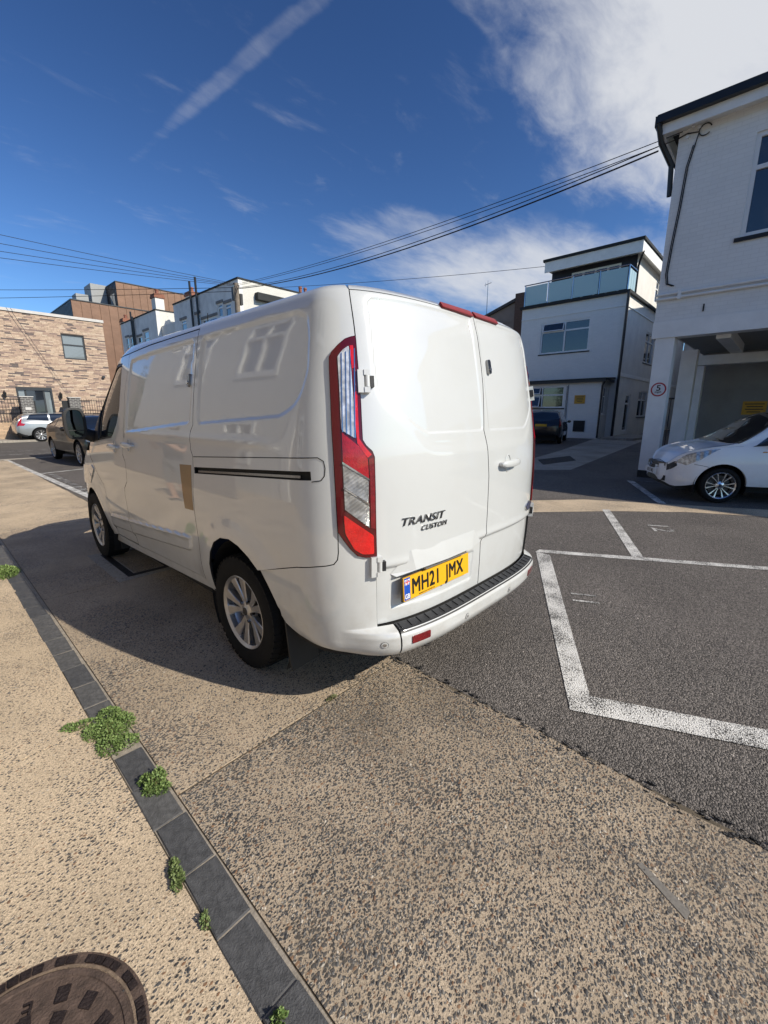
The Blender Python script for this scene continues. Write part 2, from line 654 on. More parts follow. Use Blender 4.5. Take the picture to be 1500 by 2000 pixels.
def aggregate_mat(name, matrix, stone, cover, scale, dirt, seed=0.0):
    """exposed-aggregate concrete: dark flint chips set in a sandy matrix"""
    m, t, p = new_mat(name)
    co0 = t.n('ShaderNodeTexCoord').outputs['Object']
    co = t.vm('ADD', co0, (seed, seed * 1.7, 0))
    warp = t.vm('ADD', co, t.vm('SCALE', t.noise(co, 55.0, 2.0, out=1)))
    wp = t.n('ShaderNodeVectorMath', operation='SCALE', ins={0: t.noise(co, 70.0, 2.0, 0.5, out=1), 'Scale': 0.007}).outputs[0]
    wv = t.n('ShaderNodeMapping', ins={'Vector': t.vm('ADD', co, wp), 'Rotation': (0, 0, -0.6), 'Scale': (0.75, 1.25, 1.0)}).outputs[0]
    vo = t.n('ShaderNodeTexVoronoi', voronoi_dimensions='2D', ins={'Vector': wv, 'Scale': scale, 'Randomness': 1.0})
    vs2 = t.n('ShaderNodeTexVoronoi', voronoi_dimensions='2D', ins={'Vector': wv, 'Scale': scale * 2.3, 'Randomness': 1.0})
    rnd = t.n('ShaderNodeSeparateColor', ins={0: vo.outputs['Color']})
    rnd2 = t.n('ShaderNodeSeparateColor', ins={0: vs2.outputs['Color']})
    wear = t.noise(co, 1.9, 6.0, 0.62, 0.3)
    thr = t.m('MULTIPLY', t.m('SUBTRACT', rnd.outputs[0], 1 - cover), 0.42)
    thr = t.m('ADD', thr, t.lin(wear, 0.32, 0.68, -0.20, 0.16))
    sm = t.ramp(t.m('SUBTRACT', thr, vo.outputs['Distance']), -0.16, -0.06)
    sm2 = t.m('MULTIPLY', t.ramp(t.m('SUBTRACT', t.m('MULTIPLY', t.m('SUBTRACT', rnd2.outputs[0], 0.62), 0.5), vs2.outputs['Distance']), -0.2, -0.08), 0.65)
    ms = t.m('MAXIMUM', sm, sm2)
    stc = t.mix(rnd.outputs[1], stone, tuple(x * 2.3 for x in stone))
    stc = t.mix(t.ramp(rnd.outputs[2], 0.90, 0.93), stc, (0.26, 0.15, 0.085))
    stc = t.mix(t.ramp(rnd2.outputs[1], 0.93, 0.95), stc, (0.55, 0.50, 0.42))
    fine = t.noise(co, 240.0, 4.0, 0.65)
    mat_c = t.mix(t.ramp(fine, 0.30, 0.70), tuple(x * 0.62 for x in matrix), tuple(min(1, x * 1.25) for x in matrix))
    c = t.mix(ms, mat_c, stc)
    st = t.ramp(t.noise(co, 1.15, 6.0, 0.62, 0.4), 0.40, 0.75)
    c = t.mix(t.m('MULTIPLY', st, dirt), c, tuple(x * 0.42 for x in matrix))
    lg = t.lin(t.noise(co, 0.75, 5.0, 0.65, 0.5), 0.3, 0.7, 0.80, 1.16)
    c = t.n('ShaderNodeVectorMath', operation='SCALE', ins={0: c, 'Scale': lg}).outputs[0]
    h = t.m('ADD', t.m('MULTIPLY', ms, 0.8), t.m('MULTIPLY', fine, 0.55))
    h = t.m('SUBTRACT', h, t.m('MULTIPLY', vo.outputs['Distance'], 0.4))
    b = t.n('ShaderNodeBump', ins={'Strength': 0.75, 'Distance': 0.004, 'Height': h}).outputs[0]
    setp(t, p, color=c, rough=t.lin(ms, 0, 1, 0.85, 0.5), normal=b, spec=0.35)
    return m


def paintline_mat(name, keep=0.55, ground=(0.05, 0.047, 0.045)):
    """road paint worn through to the stones"""
    m, t, p = new_mat(name)
    co = t.n('ShaderNodeTexCoord').outputs['Object']
    v1 = t.n('ShaderNodeTexVoronoi', voronoi_dimensions='2D', ins={'Vector': co, 'Scale': 150.0})
    w = t.m('ADD', t.m('MULTIPLY', t.noise(co, 95.0, 4.0, 0.7), 0.75), t.m('MULTIPLY', t.noise(co, 5.0, 4.0, 0.6), 0.45))
    w = t.m('ADD', w, t.m('MULTIPLY', v1.outputs['Distance'], -0.25))
    f = t.ramp(w, keep - 0.10, keep + 0.02)
    c = t.mix(f, ground, (0.70, 0.68, 0.64))
    b = t.n('ShaderNodeBump', ins={'Strength': 0.8, 'Distance': 0.005, 'Height': t.m('MULTIPLY', v1.outputs['Distance'], -1.0)}).outputs[0]
    setp(t, p, color=c, rough=0.75, normal=b, spec=0.3)
    return m


asphalt_mat('asphalt', (0.072, 0.064, 0.058), (0.225, 0.199, 0.178), 0.24)
asphalt_mat('road_asphalt', (0.075, 0.068, 0.063), (0.16, 0.145, 0.13), 0.18)
asphalt_mat('tar_patch', (0.030, 0.028, 0.028), (0.085, 0.08, 0.078), 0.25)
aggregate_mat('concrete_warm', (0.61, 0.480, 0.332), (0.045, 0.044, 0.043), 0.66, 84.0, 0.25)
aggregate_mat('concrete_grey', (0.44, 0.350, 0.252), (0.040, 0.039, 0.038), 0.98, 88.0, 0.66, 3.1)
aggregate_mat('concrete_mid', (0.50, 0.395, 0.280), (0.040, 0.040, 0.040), 0.78, 88.0, 0.40, 7.7)
aggregate_mat('concrete_old', (0.40, 0.36, 0.30), (0.09, 0.085, 0.08), 0.5, 40.0, 0.45, 11.0)
paintline_mat('line_paint', 0.50)
paintline_mat('line_paint_worn', 0.60)
paintline_mat('number_paint', 0.54)
simple('joint_dirt', (0.10, 0.08, 0.055), 0.95, var=0.3, vscale=30, bump=0.5, bscale=120)
simple('path_far', (0.30, 0.27, 0.23), 0.9, var=0.15, vscale=3, bump=0.3, bscale=80)

# ------------------------------------------------------------------ ground
structure(link('ground', mesh_from('ground', [(-400, -400, -0.006), (400, -400, -0.006), (400, 400, -0.006), (-400, 400, -0.006)],
                                  [(0, 1, 2, 3)]), None, 'asphalt'))

rng = random.Random(4)
apron = structure(box('apron', (-1.61, -6, -0.03), (-0.275, 16.9, -0.0045), 'joint_dirt'))
pavement = structure(box('pavement', (-9.0, -6, -0.03), (-1.715, 16.9, -0.0040), 'joint_dirt'))


def jagged_slab(name, x0, x1, y0, y1, mat, parent, jr=0.0, z=0.0, seed=1):
    """concrete slab; its right edge crumbles where the asphalt meets it"""
    r = random.Random(seed)
    pts = []
    n = max(2, int((y1 - y0) / 0.06)) if jr else 1
    pts.append((x0, y0))
    w = 0.0
    for i in range(n + 1):
        y = y0 + (y1 - y0) * i / n
        if jr:
            w = w * 0.75 + r.uniform(-jr, jr) * 0.5
        pts.append((x1 + (w if 0 < i < n else 0), y))
    pts.append((x0, y1))
    return MB().prism([(x, y, -0.05) for x, y in pts], (0, 0, 0.05 + z)).build(name, mat, parent)


for i, (y0, y1, mt) in enumerate([(-6, -1.93, 'concrete_mid'), (-1.92, 0.392, 'concrete_grey'), (0.404, 3.05, 'concrete_mid'),
                                  (3.062, 5.9, 'concrete_mid'), (5.912, 9.4, 'concrete_warm'), (9.412, 13.0, 'concrete_warm'), (13.012, 16.85, 'concrete_warm')]):
    jagged_slab('concrete_slab', -1.597, -0.29, y0, y1, mt, apron, 0.020, 0.0, i + 3)
for i, (y0, y1) in enumerate([(-6, -3.2), (-3.19, 1.075), (1.085, 3.9), (3.91, 7.2), (7.21, 10.6), (10.61, 13.8), (13.81, 16.85)]):
    for x0, x1 in ((-4.4, -1.722), (-8.9, -4.412)):
        jagged_slab('concrete_slab', x0, x1, y0, y1, 'concrete_warm', pavement, 0.0, 0.0015, i)

# crumbs of black-top lapping over the concrete edge
mbs = MB()
for k in range(420):
    y = rng.uniform(-4.0, 3.0)
    x = -0.285 + rng.gauss(0, 0.022)
    r0 = rng.uniform(0.003, 0.016)
    n = 9
    ring = []
    for j in range(n):
        a = 2 * PI * j / n
        rr = r0 * rng.uniform(0.5, 1.1)
        ring.append((x + rr * math.cos(a) * 0.55, y + rr * math.sin(a) * 1.3, -0.002))
    mbs.prism(ring, (0, 0, 0.0045 + rng.uniform(0, 0.0015)))
o = mbs.build('tar_crumbs', 'tar_patch', apron)
o['kind'] = 'stuff'

# kerb line of dark setts between pavement and apron
simple('sett_stone', (0.070, 0.070, 0.072), 0.68, var=0.45, vscale=40, bump=0.5, bscale=180, rvar=0.12)
simple('sett_stone_pale', (0.095, 0.093, 0.091), 0.70, var=0.45, vscale=40, bump=0.5, bscale=180)
simple('joint_pale', (0.30, 0.26, 0.21), 0.95, var=0.35, vscale=25, bump=0.5, bscale=120)
kerb = structure(box('kerb_edging', (-1.717, -6, -0.05), (-1.602, 16.8, -0.001), 'joint_pale'))
sett_meshes = []
for k in range(6):
    mb = MB().box((-0.0545, -0.1175, -0.05), (0.0545, 0.1175, 0.004), 0.004)
    me = mb.mesh('sett')
    for v in me.vertices:
        if v.co.z > -0.01:
            v.co.x += rng.uniform(-0.002, 0.002)
            v.co.y += rng.uniform(-0.002, 0.002)
            v.co.z += rng.uniform(-0.0012, 0.0012)
    me.materials.append(MATS['sett_stone' if k % 3 else 'sett_stone_pale'])
    sett_meshes.append(me)
y = -1.26
i = 0
while y < 12:
    sx = -1.664 - 0.006 * max(0, min(1, (y - 1.2) / 2.5)) * 3
    gap_big = (0.80 < y < 1.05)
    if not gap_big:
        o = bpy.data.objects.new('sett', rng.choice(sett_meshes))
        COL.objects.link(o)
        o.parent = kerb
        o.location = (sx + 0.003 * rng.uniform(-1, 1), y, rng.uniform(-0.002, 0.001))
        o.rotation_euler = (rng.uniform(-0.006, 0.006), rng.uniform(-0.008, 0.008), rng.uniform(-0.012, 0.012))
    y += 0.2405
    i += 1

# pebbles standing proud of the near concrete, too many to count
def pebbles(name, n, area, mats, seed, parent):
    r = np.random.default_rng(seed)
    x0, x1, y0, y1 = area
    px, py = r.uniform(x0, x1, n), r.uniform(y0, y1, n)
    clump = np.sin(px * 7.1 + 1.3) * np.sin(py * 5.3 + .4) + np.sin(px * 17 + py * 13) * .5
    keep = r.random(n) < np.clip(0.68 + 0.25 * clump, 0.2, 1)
    px, py = px[keep], py[keep]
    n = len(px)
    L = np.clip(r.lognormal(math.log(0.0034), 0.42, n), 0.0016, 0.0090)
    asp = r.uniform(0.35, 0.8, n)
    an = r.normal(0.6, 0.45, n)
    hgt = L * r.uniform(0.10, 0.26, n)
    K = 6
    th = np.arange(K) * 2 * PI / K
    rad = r.uniform(0.75, 1.15, (n, K))
    ca, sa = np.cos(an)[:, None], np.sin(an)[:, None]
    ux, uy = np.cos(th)[None] * rad * L[:, None], np.sin(th)[None] * rad * (L * asp)[:, None]
    X, Y = ux * ca - uy * sa, ux * sa + uy * ca
    tl = r.normal(0, 0.10, (n, 2))
    bot = np.stack([px[:, None] + X, py[:, None] + Y, np.full((n, K), -0.001)], -1)
    z = hgt[:, None] + 0.6 * (X * tl[:, :1] + Y * tl[:, 1:])
    top = np.stack([px[:, None] + X * 0.68, py[:, None] + Y * 0.68, np.maximum(z, 0.0006)], -1)
    V = np.concatenate([bot, top], 1).reshape(-1, 3)
    base = (np.arange(n) * 2 * K)[:, None]
    k = np.arange(K)
    k2 = (k + 1) % K
    side = np.stack([k, k2, K + k2, K + k], -1)[None] + base[:, :, None]
    topf = (np.arange(K) + K)[None] + base
    loops = np.concatenate([side.reshape(n, -1), topf], 1).ravel()
    tot = np.tile(np.array([4] * K + [K]), n)
    st = np.concatenate([[0], np.cumsum(tot)[:-1]])
    me = bpy.data.meshes.new(name)
    me.vertices.add(len(V))
    me.vertices.foreach_set('co', V.ravel())
    me.loops.add(len(loops))
    me.loops.foreach_set('vertex_index', loops)
    me.polygons.add(len(tot))
    me.polygons.foreach_set('loop_start', st)
    me.polygons.foreach_set('loop_total', tot)
    mi = r.choice(len(mats), n, p=[0.34, 0.32, 0.22, 0.08, 0.04][:len(mats)])
    me.polygons.foreach_set('material_index', np.repeat(mi, K + 1))
    me.update(calc_edges=True)
    me.validate()
    for q in mats:
        me.materials.append(MATS[q])
    o = link(name, me, parent)
    o['kind'] = 'stuff'
    return o


simple('flint_dark', (0.048, 0.046, 0.045), 0.7, var=0.3, vscale=120)
simple('flint_blue', (0.092, 0.090, 0.088), 0.7, var=0.3, vscale=120)
simple('flint_grey', (0.17, 0.155, 0.135), 0.75, var=0.3, vscale=120)
simple('flint_brown', (0.19, 0.115, 0.07), 0.55, var=0.3, vscale=120)
simple('flint_pale', (0.48, 0.42, 0.34), 0.6, var=0.2, vscale=120)
FL = ['flint_dark', 'flint_blue', 'flint_grey', 'flint_brown', 'flint_pale']
pebbles('pebbles', 48000, (-2.75, -1.725, -0.75, 2.6), FL, 5, pavement)
pebbles('pebbles', 62000, (-1.59, -0.31, -1.55, 0.39), FL, 6, apron)
pebbles('pebbles', 24000, (-1.59, -0.31, 0.41, 2.2), FL, 7, apron)

# street beyond the car park
road = structure(link('road', mesh_from('road', [(-120, 17.4, -0.002), (160, 17.4, -0.002), (160, 27.6, -0.002), (-120, 27.6, -0.002)], [(0, 1, 2, 3)]), None, 'road_asphalt'))
far_pav = structure(box('far_pavement', (-120, 27.6, -0.05), (160, 60, 0.10), 'path_far'))
structure(box('far_kerb', (-120, 27.46, -0.05), (160, 27.597, 0.104), 'concrete_old', None, 0.01))
structure(box('near_channel', (-120, 17.1, -0.05), (160, 17.36, 0.004), 'concrete_old', None, 0.004))


def line(name, pts, mat='line_paint', z=-0.0015):
    o = link(name, mesh_from(name, [(x, y, z) for x, y in pts], [tuple(range(len(pts)))]), None, mat)
    return structure(o)


def strip(name, a, b, w, mat='line_paint', z=-0.0015):
    a, b = Vector((*a, 0)), Vector((*b, 0))
    d = (b - a).normalized()
    n = Vector((-d.y, d.x, 0)) * w / 2
    return line(name, [(p.x, p.y) for p in (a + n, b + n, b - n, a - n)], mat, z)


E1 = Vector((0.900, 0.436, 0)).normalized()
# bay markings
line('bay_line', [(-0.02, -0.56), (0.16, -0.60), (2.33, 0.50), (2.33, 0.655)], z=-0.0015)
line('bay_line', [(-0.02, -0.562), (0.165, -0.60), (1.50, -3.60), (1.36, -3.62)], z=-0.0008)
line('bay_line', [(2.31, 0.66), (2.43, 0.66), (4.70, -3.6), (4.60, -3.62)], z=-0.0010)
strip('bay_line', (2.86, -0.22), (5.10, 0.74), 0.11, z=-0.0018)
line('bay_line', [(8.56, 1.30), (8.62, 1.18), (6.25, 0.13), (6.19, 0.24)], z=-0.0015)
strip('bay_line', (8.56, 1.25), (9.35, -0.50), 0.09, 'line_paint_worn', z=-0.0010)
strip('bay_line', (-0.30, 17.0), (-0.14, 8.0), 0.12, z=-0.0015)
strip('bay_line', (-0.14, 8.0), (-0.10, 5.6), 0.12, z=-0.0015)
strip('bay_line', (-0.14, 12.3), (3.2, 13.4), 0.10, z=-0.0010)
for k in range(14):
    strip('bay_dash', (0.0 - 0.004 * k, 12.0 - 0.42 * k), (0.004 - 0.004 * k, 11.72 - 0.42 * k), 0.13, 'line_paint_worn', z=-0.0013)
strip('bay_line', (14.5, 6.4), (22.5, 9.2), 0.10, 'line_paint_worn', z=-0.0013)
strip('bay_line', (11.5, 6.6), (16.5, 8.6), 0.10, 'line_paint_worn', z=-0.0013)
for yy in (19.2, 20.9):
    strip('road_line', (-80, yy), (80, yy), 0.16, 'line_paint_worn', z=0.001)


def floor_text(body, x, y, ang, size, width):
    me = text_mesh('bay_number', body, size, 0.0, width, 1.0, 'CENTER')
    c, s = math.cos(ang), math.sin(ang)
    xform(me, (x, y, -0.0012), (c, s, 0), (-s, c, 0), (0, 0, 1))
    return structure(link('bay_number', me, None, 'number_paint'))


floor_text('11', 1.40, -0.06, R(206), 0.29, 0.95)
floor_text('12', 4.36, -0.02, R(206), 0.36, 1.2)

# paler concrete channel crossing the car park, and paths in the shade
line('concrete_strip', [(3.4, 2.45), (4.14, 3.2), (5.00, 1.90), (5.70, 1.27), (6.16, 0.27), (6.52, -0.52), (7.9, -3.4), (7.3, -3.7), (5.79, -0.27), (5.07, 0.61), (4.14, 1.51)], 'concrete_warm', z=-0.0030)
line('concrete_path', [(8.2, 4.4), (9.6, 2.9), (26.0, 4.6), (26.0, 7.2), (15.5, 5.4)], 'concrete_old', z=-0.0030)
line('tar_patch', [(10.2, 3.9), (12.0, 3.6), (13.4, 4.3), (11.4, 4.6)], 'tar_patch', z=-0.0015)
line('tar_patch', [(-0.655, -1.01), (-0.635, -1.02), (-0.70, -1.165), (-0.735, -1.16)], 'flint_grey', z=0.0022)

# recessed inspection cover in the shade beside the van
cov = thing('inspection_cover', 'rectangular inspection cover sunk in the concrete in the shadow under the van', 'drain cover', (-0.78, 3.55, 0))
simple('iron_dark', (0.035, 0.030, 0.028), 0.6, metal=0.6, var=0.4, vscale=30, bump=0.5, bscale=90)
MB().box((-0.96, 3.10, -0.03), (-0.90, 4.00, 0.005)).box((-0.62, 3.10, -0.03), (-0.56, 4.00, 0.005)).box((-0.90, 3.10, -0.03), (-0.62, 3.16, 0.004)).box((-0.90, 3.94, -0.03), (-0.62, 4.00, 0.004)).build('frame', 'iron_dark', cov)
box('lid', (-0.885, 3.175, -0.03), (-0.635, 3.925, 0.003), 'concrete_grey', cov)
box('bedding', (-1.06, 3.02, -0.03), (-0.50, 4.08, 0.0020), 'concrete_old', cov)

# round cast-iron manhole cover
simple('cast_iron', (0.030, 0.020, 0.018), 0.55, metal=0.35, var=0.45, vscale=24, bump=0.6, bscale=140, rvar=0.15)
simple('iron_sand', (0.20, 0.145, 0.10), 0.9, var=0.4, vscale=40, bump=0.5, bscale=160)
simple('iron_dirt', (0.090, 0.060, 0.046), 0.85, var=0.5, vscale=30, bump=0.6, bscale=150)
MC = (-2.185, -0.135)
mh = thing('manhole_cover', 'round rusty cast-iron manhole cover set in the pavement', 'manhole cover', (MC[0], MC[1], 0))
prof = [(0.0, 0.0040), (0.232, 0.0040), (0.234, 0.0085), (0.246, 0.0085), (0.248, 0.002), (0.252, 0.002), (0.2535, -0.02)]
MB().lathe([(max(r, 1e-4), h) for r, h in prof], 96, 'z', (*MC, 0)).build('plate', 'iron_dirt', mh, True)
MB().lathe([(0.2525, -0.02), (0.2525, 0.0032), (0.259, 0.0032), (0.259, -0.02)], 96, 'z', (*MC, 0), True).build('sand_ring', 'iron_sand', mh, True)
for k in range(64):
    a = 2 * PI * k / 64
    if 0.15 < (k * 0.377) % 1 and -0.8 < (a if a < PI else a - 2 * PI) < 1.9:
        rr0, rr1 = 0.261, 0.279
        da = 0.040
        pts = [(MC[0] + r * math.cos(a + s * da), MC[1] + r * math.sin(a + s * da), -0.02) for r, s in ((rr0, -1), (rr1, -1), (rr1, 1), (rr0, 1))]
        MB().prism(pts, (0, 0, 0.026 + 0.001 * (k % 3))).build('rim_block', 'cast_iron', mh)
MB().lathe([(0.259, -0.02), (0.259, 0.0024), (0.286, 0.0024), (0.286, -0.02)], 96, 'z', (*MC, 0), True).build('frame', 'iron_dirt', mh, True)
for k in range(16):
    for ring, (r0, nn) in enumerate(((0.195, 16), (0.145, 12), (0.095, 8), (0.045, 4))):
        if k >= nn:
            continue
        a = 2 * PI * k / nn + 0.12 * ring
        cx, cy = MC[0] + r0 * math.cos(a), MC[1] + r0 * math.sin(a)
        w, l = 0.017, 0.014
        ca, sa = math.cos(a + 0.25), math.sin(a + 0.25)
        if ring == 0 and k % 4 == 3:
            me = text_mesh('letter', 'ESK7'[(k // 4) % 4], 0.05, 0.002, 1.0, 1.0, 'CENTER')
            xform(me, (cx, cy, 0.006), (-math.sin(a), math.cos(a), 0), (-math.cos(a), -math.sin(a), 0), (0, 0, 1))
            link('letter', me, mh, 'cast_iron')
            continue
        pts = [(cx + u * ca - v * sa, cy + u * sa + v * ca, 0.003) for u, v in ((-w, -l), (w, -l), (w, l), (-w, l))]
        MB().prism(pts, (0, 0, 0.0052)).build('tread_block', 'cast_iron', mh)


# weeds rooted in the joints
def weed_mat(name, a, b):
    m, t, p = new_mat(name)
    oi = t.n('ShaderNodeNewGeometry').outputs['Random Per Island']
    c = t.mix(oi, a, b)
    setp(t, p, color=c, rough=0.55, spec=0.3, sub=0.0)
    return m


weed_mat('weed_leaf', (0.075, 0.130, 0.030), (0.24, 0.32, 0.11))
weed_mat('weed_green2', (0.09, 0.135, 0.04), (0.24, 0.29, 0.12))
weed_mat('weed_dry', (0.10, 0.13, 0.05), (0.25, 0.23, 0.12))
weed_mat('weed_stalk', (0.16, 0.10, 0.05), (0.22, 0.20, 0.10))


def weed(name, label, x, y, rx, ry, hgt, n, leaf, mat, seed, lobes=()):
    t = thing(name, label, 'weed', (x, y, 0), group='weeds in the kerb joint')
    r = random.Random(seed)
    mb = MB()
    blobs = [(0, 0, rx, ry, 1.0)] + list(lobes)
    tot = sum(b[2] * b[3] for b in blobs)
    for bx_, by_, brx, bry, bh in blobs:
        for k in range(int(n * brx * bry / tot)):
            a = r.uniform(0, 2 * PI)
            q = math.sqrt(r.random())
            ox, oy = brx * q * math.cos(a) * r.uniform(.8, 1.12), bry * q * math.sin(a) * r.uniform(.8, 1.12)
            zc = hgt * bh * (1 - q ** 2.2) * r.uniform(0.15, 1.15) + 0.003
            p = Vector((x + bx_ + ox, y + by_ + oy, zc))
            d = Vector((ox / max(brx, 1e-3) + r.gauss(0, .55), oy / max(bry, 1e-3) + r.gauss(0, .55), r.uniform(0.15, 1.3))).normalized()
            s_ = d.cross(Vector((r.gauss(0, 1), r.gauss(0, 1), r.gauss(0, .5)))).normalized()
            l = leaf * r.uniform(0.6, 1.35)
            w = l * r.uniform(0.28, 0.42)
            u = d.cross(s_)
            v = [p, p + d * l * .45 + s_ * w - u * l * .06, p + d * l, p + d * l * .45 - s_ * w - u * l * .06]
            mb.add(v, [(0, 1, 2), (0, 2, 3)])
    mb.build('leaves', mat, t)
    mb2 = MB()
    for k in range(max(5, n // 90)):
        a = r.uniform(0, 2 * PI)
        q = r.uniform(0.2, 0.9)
        e = Vector((x + rx * q * math.cos(a), y + ry * q * math.sin(a), hgt * (1 - q * q) * 0.8 + 0.004))
        mb2.tube([(x + r.gauss(0, rx * .1), y + r.gauss(0, ry * .1), -0.003), ((x + e.x) / 2, (y + e.y) / 2, e.z * .8), e], [0.0016, 0.0013, 0.0008], 5)
    mb2.build('stems', 'weed_stalk', t)
    return t


weed('weed', 'large green spreading weed clump covering the dark kerb blocks', -1.675, 0.985, 0.062, 0.11, 0.034, 5200, 0.010, 'weed_leaf', 1,
     ((-0.085, 0.15, 0.06, 0.030, 0.5), (0.060, 0.03, 0.05, 0.08, 0.9), (-0.03, -0.10, 0.05, 0.08, 0.8), (0.03, 0.13, 0.05, 0.07, 0.8), (-0.13, 0.18, 0.03, 0.02, 0.4), (0.03, -0.13, 0.05, 0.05, 0.6), (-0.06, 0.05, 0.04, 0.07, 0.6)))
weed('weed', 'bushy green weed tuft just nearer than the large clump on the kerb', -1.642, 0.515, 0.036, 0.05, 0.045, 1700, 0.010, 'weed_leaf', 2, ((0.025, 0.03, 0.025, 0.035, 0.9), (-0.02, 0.04, 0.025, 0.03, 0.7), (0.01, -0.05, 0.03, 0.025, 0.7), (-0.03, -0.02, 0.02, 0.03, 0.5)))
weed('weed', 'small dull green tuft on the pavement side of the kerb blocks', -1.726, 0.085, 0.016, 0.040, 0.028, 620, 0.010, 'weed_green2', 3, ((0.010, 0.04, 0.012, 0.02, 0.8), (-0.012, -0.03, 0.012, 0.025, 0.7)))
weed('weed', 'tiny dry weed sprig against the kerb edge nearest the manhole cover', -1.722, -0.115, 0.009, 0.020, 0.024, 120, 0.010, 'weed_green2', 4, ((0.008, 0.02, 0.006, 0.01, 0.8),))
weed('weed', 'green weed clump on the kerb at the left edge of the picture', -1.725, 4.06, 0.10, 0.20, 0.055, 1800, 0.016, 'weed_leaf', 5)
weed('weed', 'tiny sprig on the kerb block at the bottom edge of the picture', -1.690, -0.452, 0.016, 0.016, 0.025, 160, 0.010, 'weed_leaf', 6)
weed('weed', 'tiny weed sprout in the concrete joint beside the van shadow', -0.80, 0.398, 0.035, 0.010, 0.012, 140, 0.009, 'weed_dry', 7)

# ------------------------------------------------------------------ the van
def hermite(xs,ys):
    xs=np.array(xs,float);ys=np.array(ys,float)
    h=np.diff(xs);d=np.diff(ys)/h
    m=np.zeros(len(xs));m[0]=d[0];m[-1]=d[-1]
    for i in range(1,len(xs)-1):
        if d[i-1]*d[i]>0:
            w1=2*h[i]+h[i-1];w2=h[i]+2*h[i-1]
            m[i]=(w1+w2)/(w1/d[i-1]+w2/d[i])
    def f(x):
        x=np.clip(np.asarray(x,float),xs[0],xs[-1])
        i=np.clip(np.searchsorted(xs,x)-1,0,len(xs)-2)
        t=(x-xs[i])/h[i]
        return ((1+2*t)*(1-t)**2)*ys[i]+t*(1-t)**2*h[i]*m[i]+t*t*(3-2*t)*ys[i+1]+t*t*(t-1)*h[i]*m[i+1]
    return f
VT=[.15,.30,.45,.55,.72,.90,1.10,1.30,1.40,1.70,1.80,1.86,1.92,1.98,2.06,2.30,2.78]
ZT=[.15,.30,.45,.55,.72,.90,1.10,1.30,1.40,1.70,1.80,1.860,1.919,1.972,2.005,2.015,2.018]
HT=[.89,.92,.945,.962,.977,.985,.981,.967,.956,.906,.888,.877,.864,.842,.785,.54,.0]
RT=[0.03, 0.02, 0.01, 0.005, 0.0, 0.0, 0.0, 0.005, 0.0165, 0.068, 0.0885, 0.1008, 0.1181, 0.1404, 0.1918, 0.396, 0.8744]
FT=[4.86,4.92,4.96,4.97,4.96,4.88,4.62,4.20,4.05,3.63,3.48,3.39,3.28,3.16,3.0,2.6,2.2]
fz=hermite(VT,ZT);fh=hermite(VT,HT);fr=hermite(VT,RT);ff=hermite(VT,FT)
W0,Y0,D0,NX,MY=.985,.387,.387,3.45,2.2
YF,DF,NF,MF=2.2,2.77,8.0,3.2
def _se(n,m,N=4000):
    th=np.linspace(0,np.pi/2,N)
    return np.cos(th)**(2/n),np.sin(th)**(2/m)
_c,_s=_se(NX,MY)
_x,_y=W0*_c,-D0*_s              # from side (y=0) to rear centre
_x=_x[::-1];_y=_y[::-1]
_a=np.concatenate([[0],np.cumsum(np.hypot(np.diff(_x),np.diff(_y)))])
S0=_a[-1]                      # arc length from rear centre to y=Y0
_c2,_s2=_se(NF,MF)
_a2=np.concatenate([[0],np.cumsum(np.hypot(W0*np.diff(_c2),DF*np.diff(_s2)))])
SF=S0+(YF-Y0);SE=SF+_a2[-1]
def surf(s,v):
    """van skin: s arc length from rear centre (+ = left side), v height-like"""
    s=np.asarray(s,float);v=np.asarray(v,float);sg=np.where(s<0,-1.,1.);a=np.abs(s)
    h=fh(v)
    xr=np.interp(a,_a,_x);yr=np.interp(a,_a,_y)
    w=np.clip(-yr/D0,0,1)
    rear_y=Y0+yr+fr(v)*w**1.0
    xf=W0*np.interp(a-SF,_a2,_c2);tf=np.interp(a-SF,_a2,_s2)
    x=np.where(a<S0,xr,np.where(a<SF,W0,xf))*h/W0
    y=np.where(a<S0,rear_y,np.where(a<SF,Y0+a-S0,YF+tf*(ff(v)-YF)))
    return np.stack([-sg*x,y,fz(v)+0*y],-1)


paint_body('van_white', (0.575, 0.587, 0.577), 0.40, dirt=0.30, ior=1.85)
paint_body('van_white_trim', (0.58, 0.59, 0.578), 0.45, dirt=0.40, ior=1.7)
simple('black_plastic', (0.018, 0.018, 0.019), 0.48, bump=0.15, bscale=300, var=0.15, vscale=20)
simple('step_plastic', (0.030, 0.031, 0.033), 0.42, bump=0.25, bscale=260, var=0.45, vscale=9, rvar=0.1)
simple('gap_dark', (0.010, 0.010, 0.010), 0.8)
simple('rubber', (0.011, 0.011, 0.011), 0.8, spec=0.2, var=0.2, vscale=14, bump=0.2, bscale=200)
simple('alloy', (0.52, 0.51, 0.50), 0.34, metal=0.85, var=0.08, vscale=15)
simple('alloy_dark', (0.09, 0.088, 0.086), 0.45, metal=0.7, var=0.2, vscale=12)
simple('chrome_dark', (0.30, 0.30, 0.30), 0.18, metal=1.0)
simple('chrome', (0.62, 0.62, 0.62), 0.10, metal=1.0)
simple('steel_disc', (0.25, 0.23, 0.21), 0.4, metal=0.9)
simple('red_lens_dark', (0.085, 0.002, 0.004), 0.16, coat=0.5, coat_rough=0.02)
simple('red_lens', (0.36, 0.003, 0.006), 0.14, coat=1.0, coat_rough=0.02, bump=0.5, bscale=190, bdist=0.004, var=0.35, vscale=40)
simple('red_lens_bright', (0.62, 0.006, 0.006), 0.14, coat=1.0, coat_rough=0.02, bump=0.5, bscale=120, bdist=0.004, var=0.3, vscale=30)
simple('brake_red', (0.20, 0.004, 0.008), 0.35, spec=0.3, var=0.2, vscale=40)
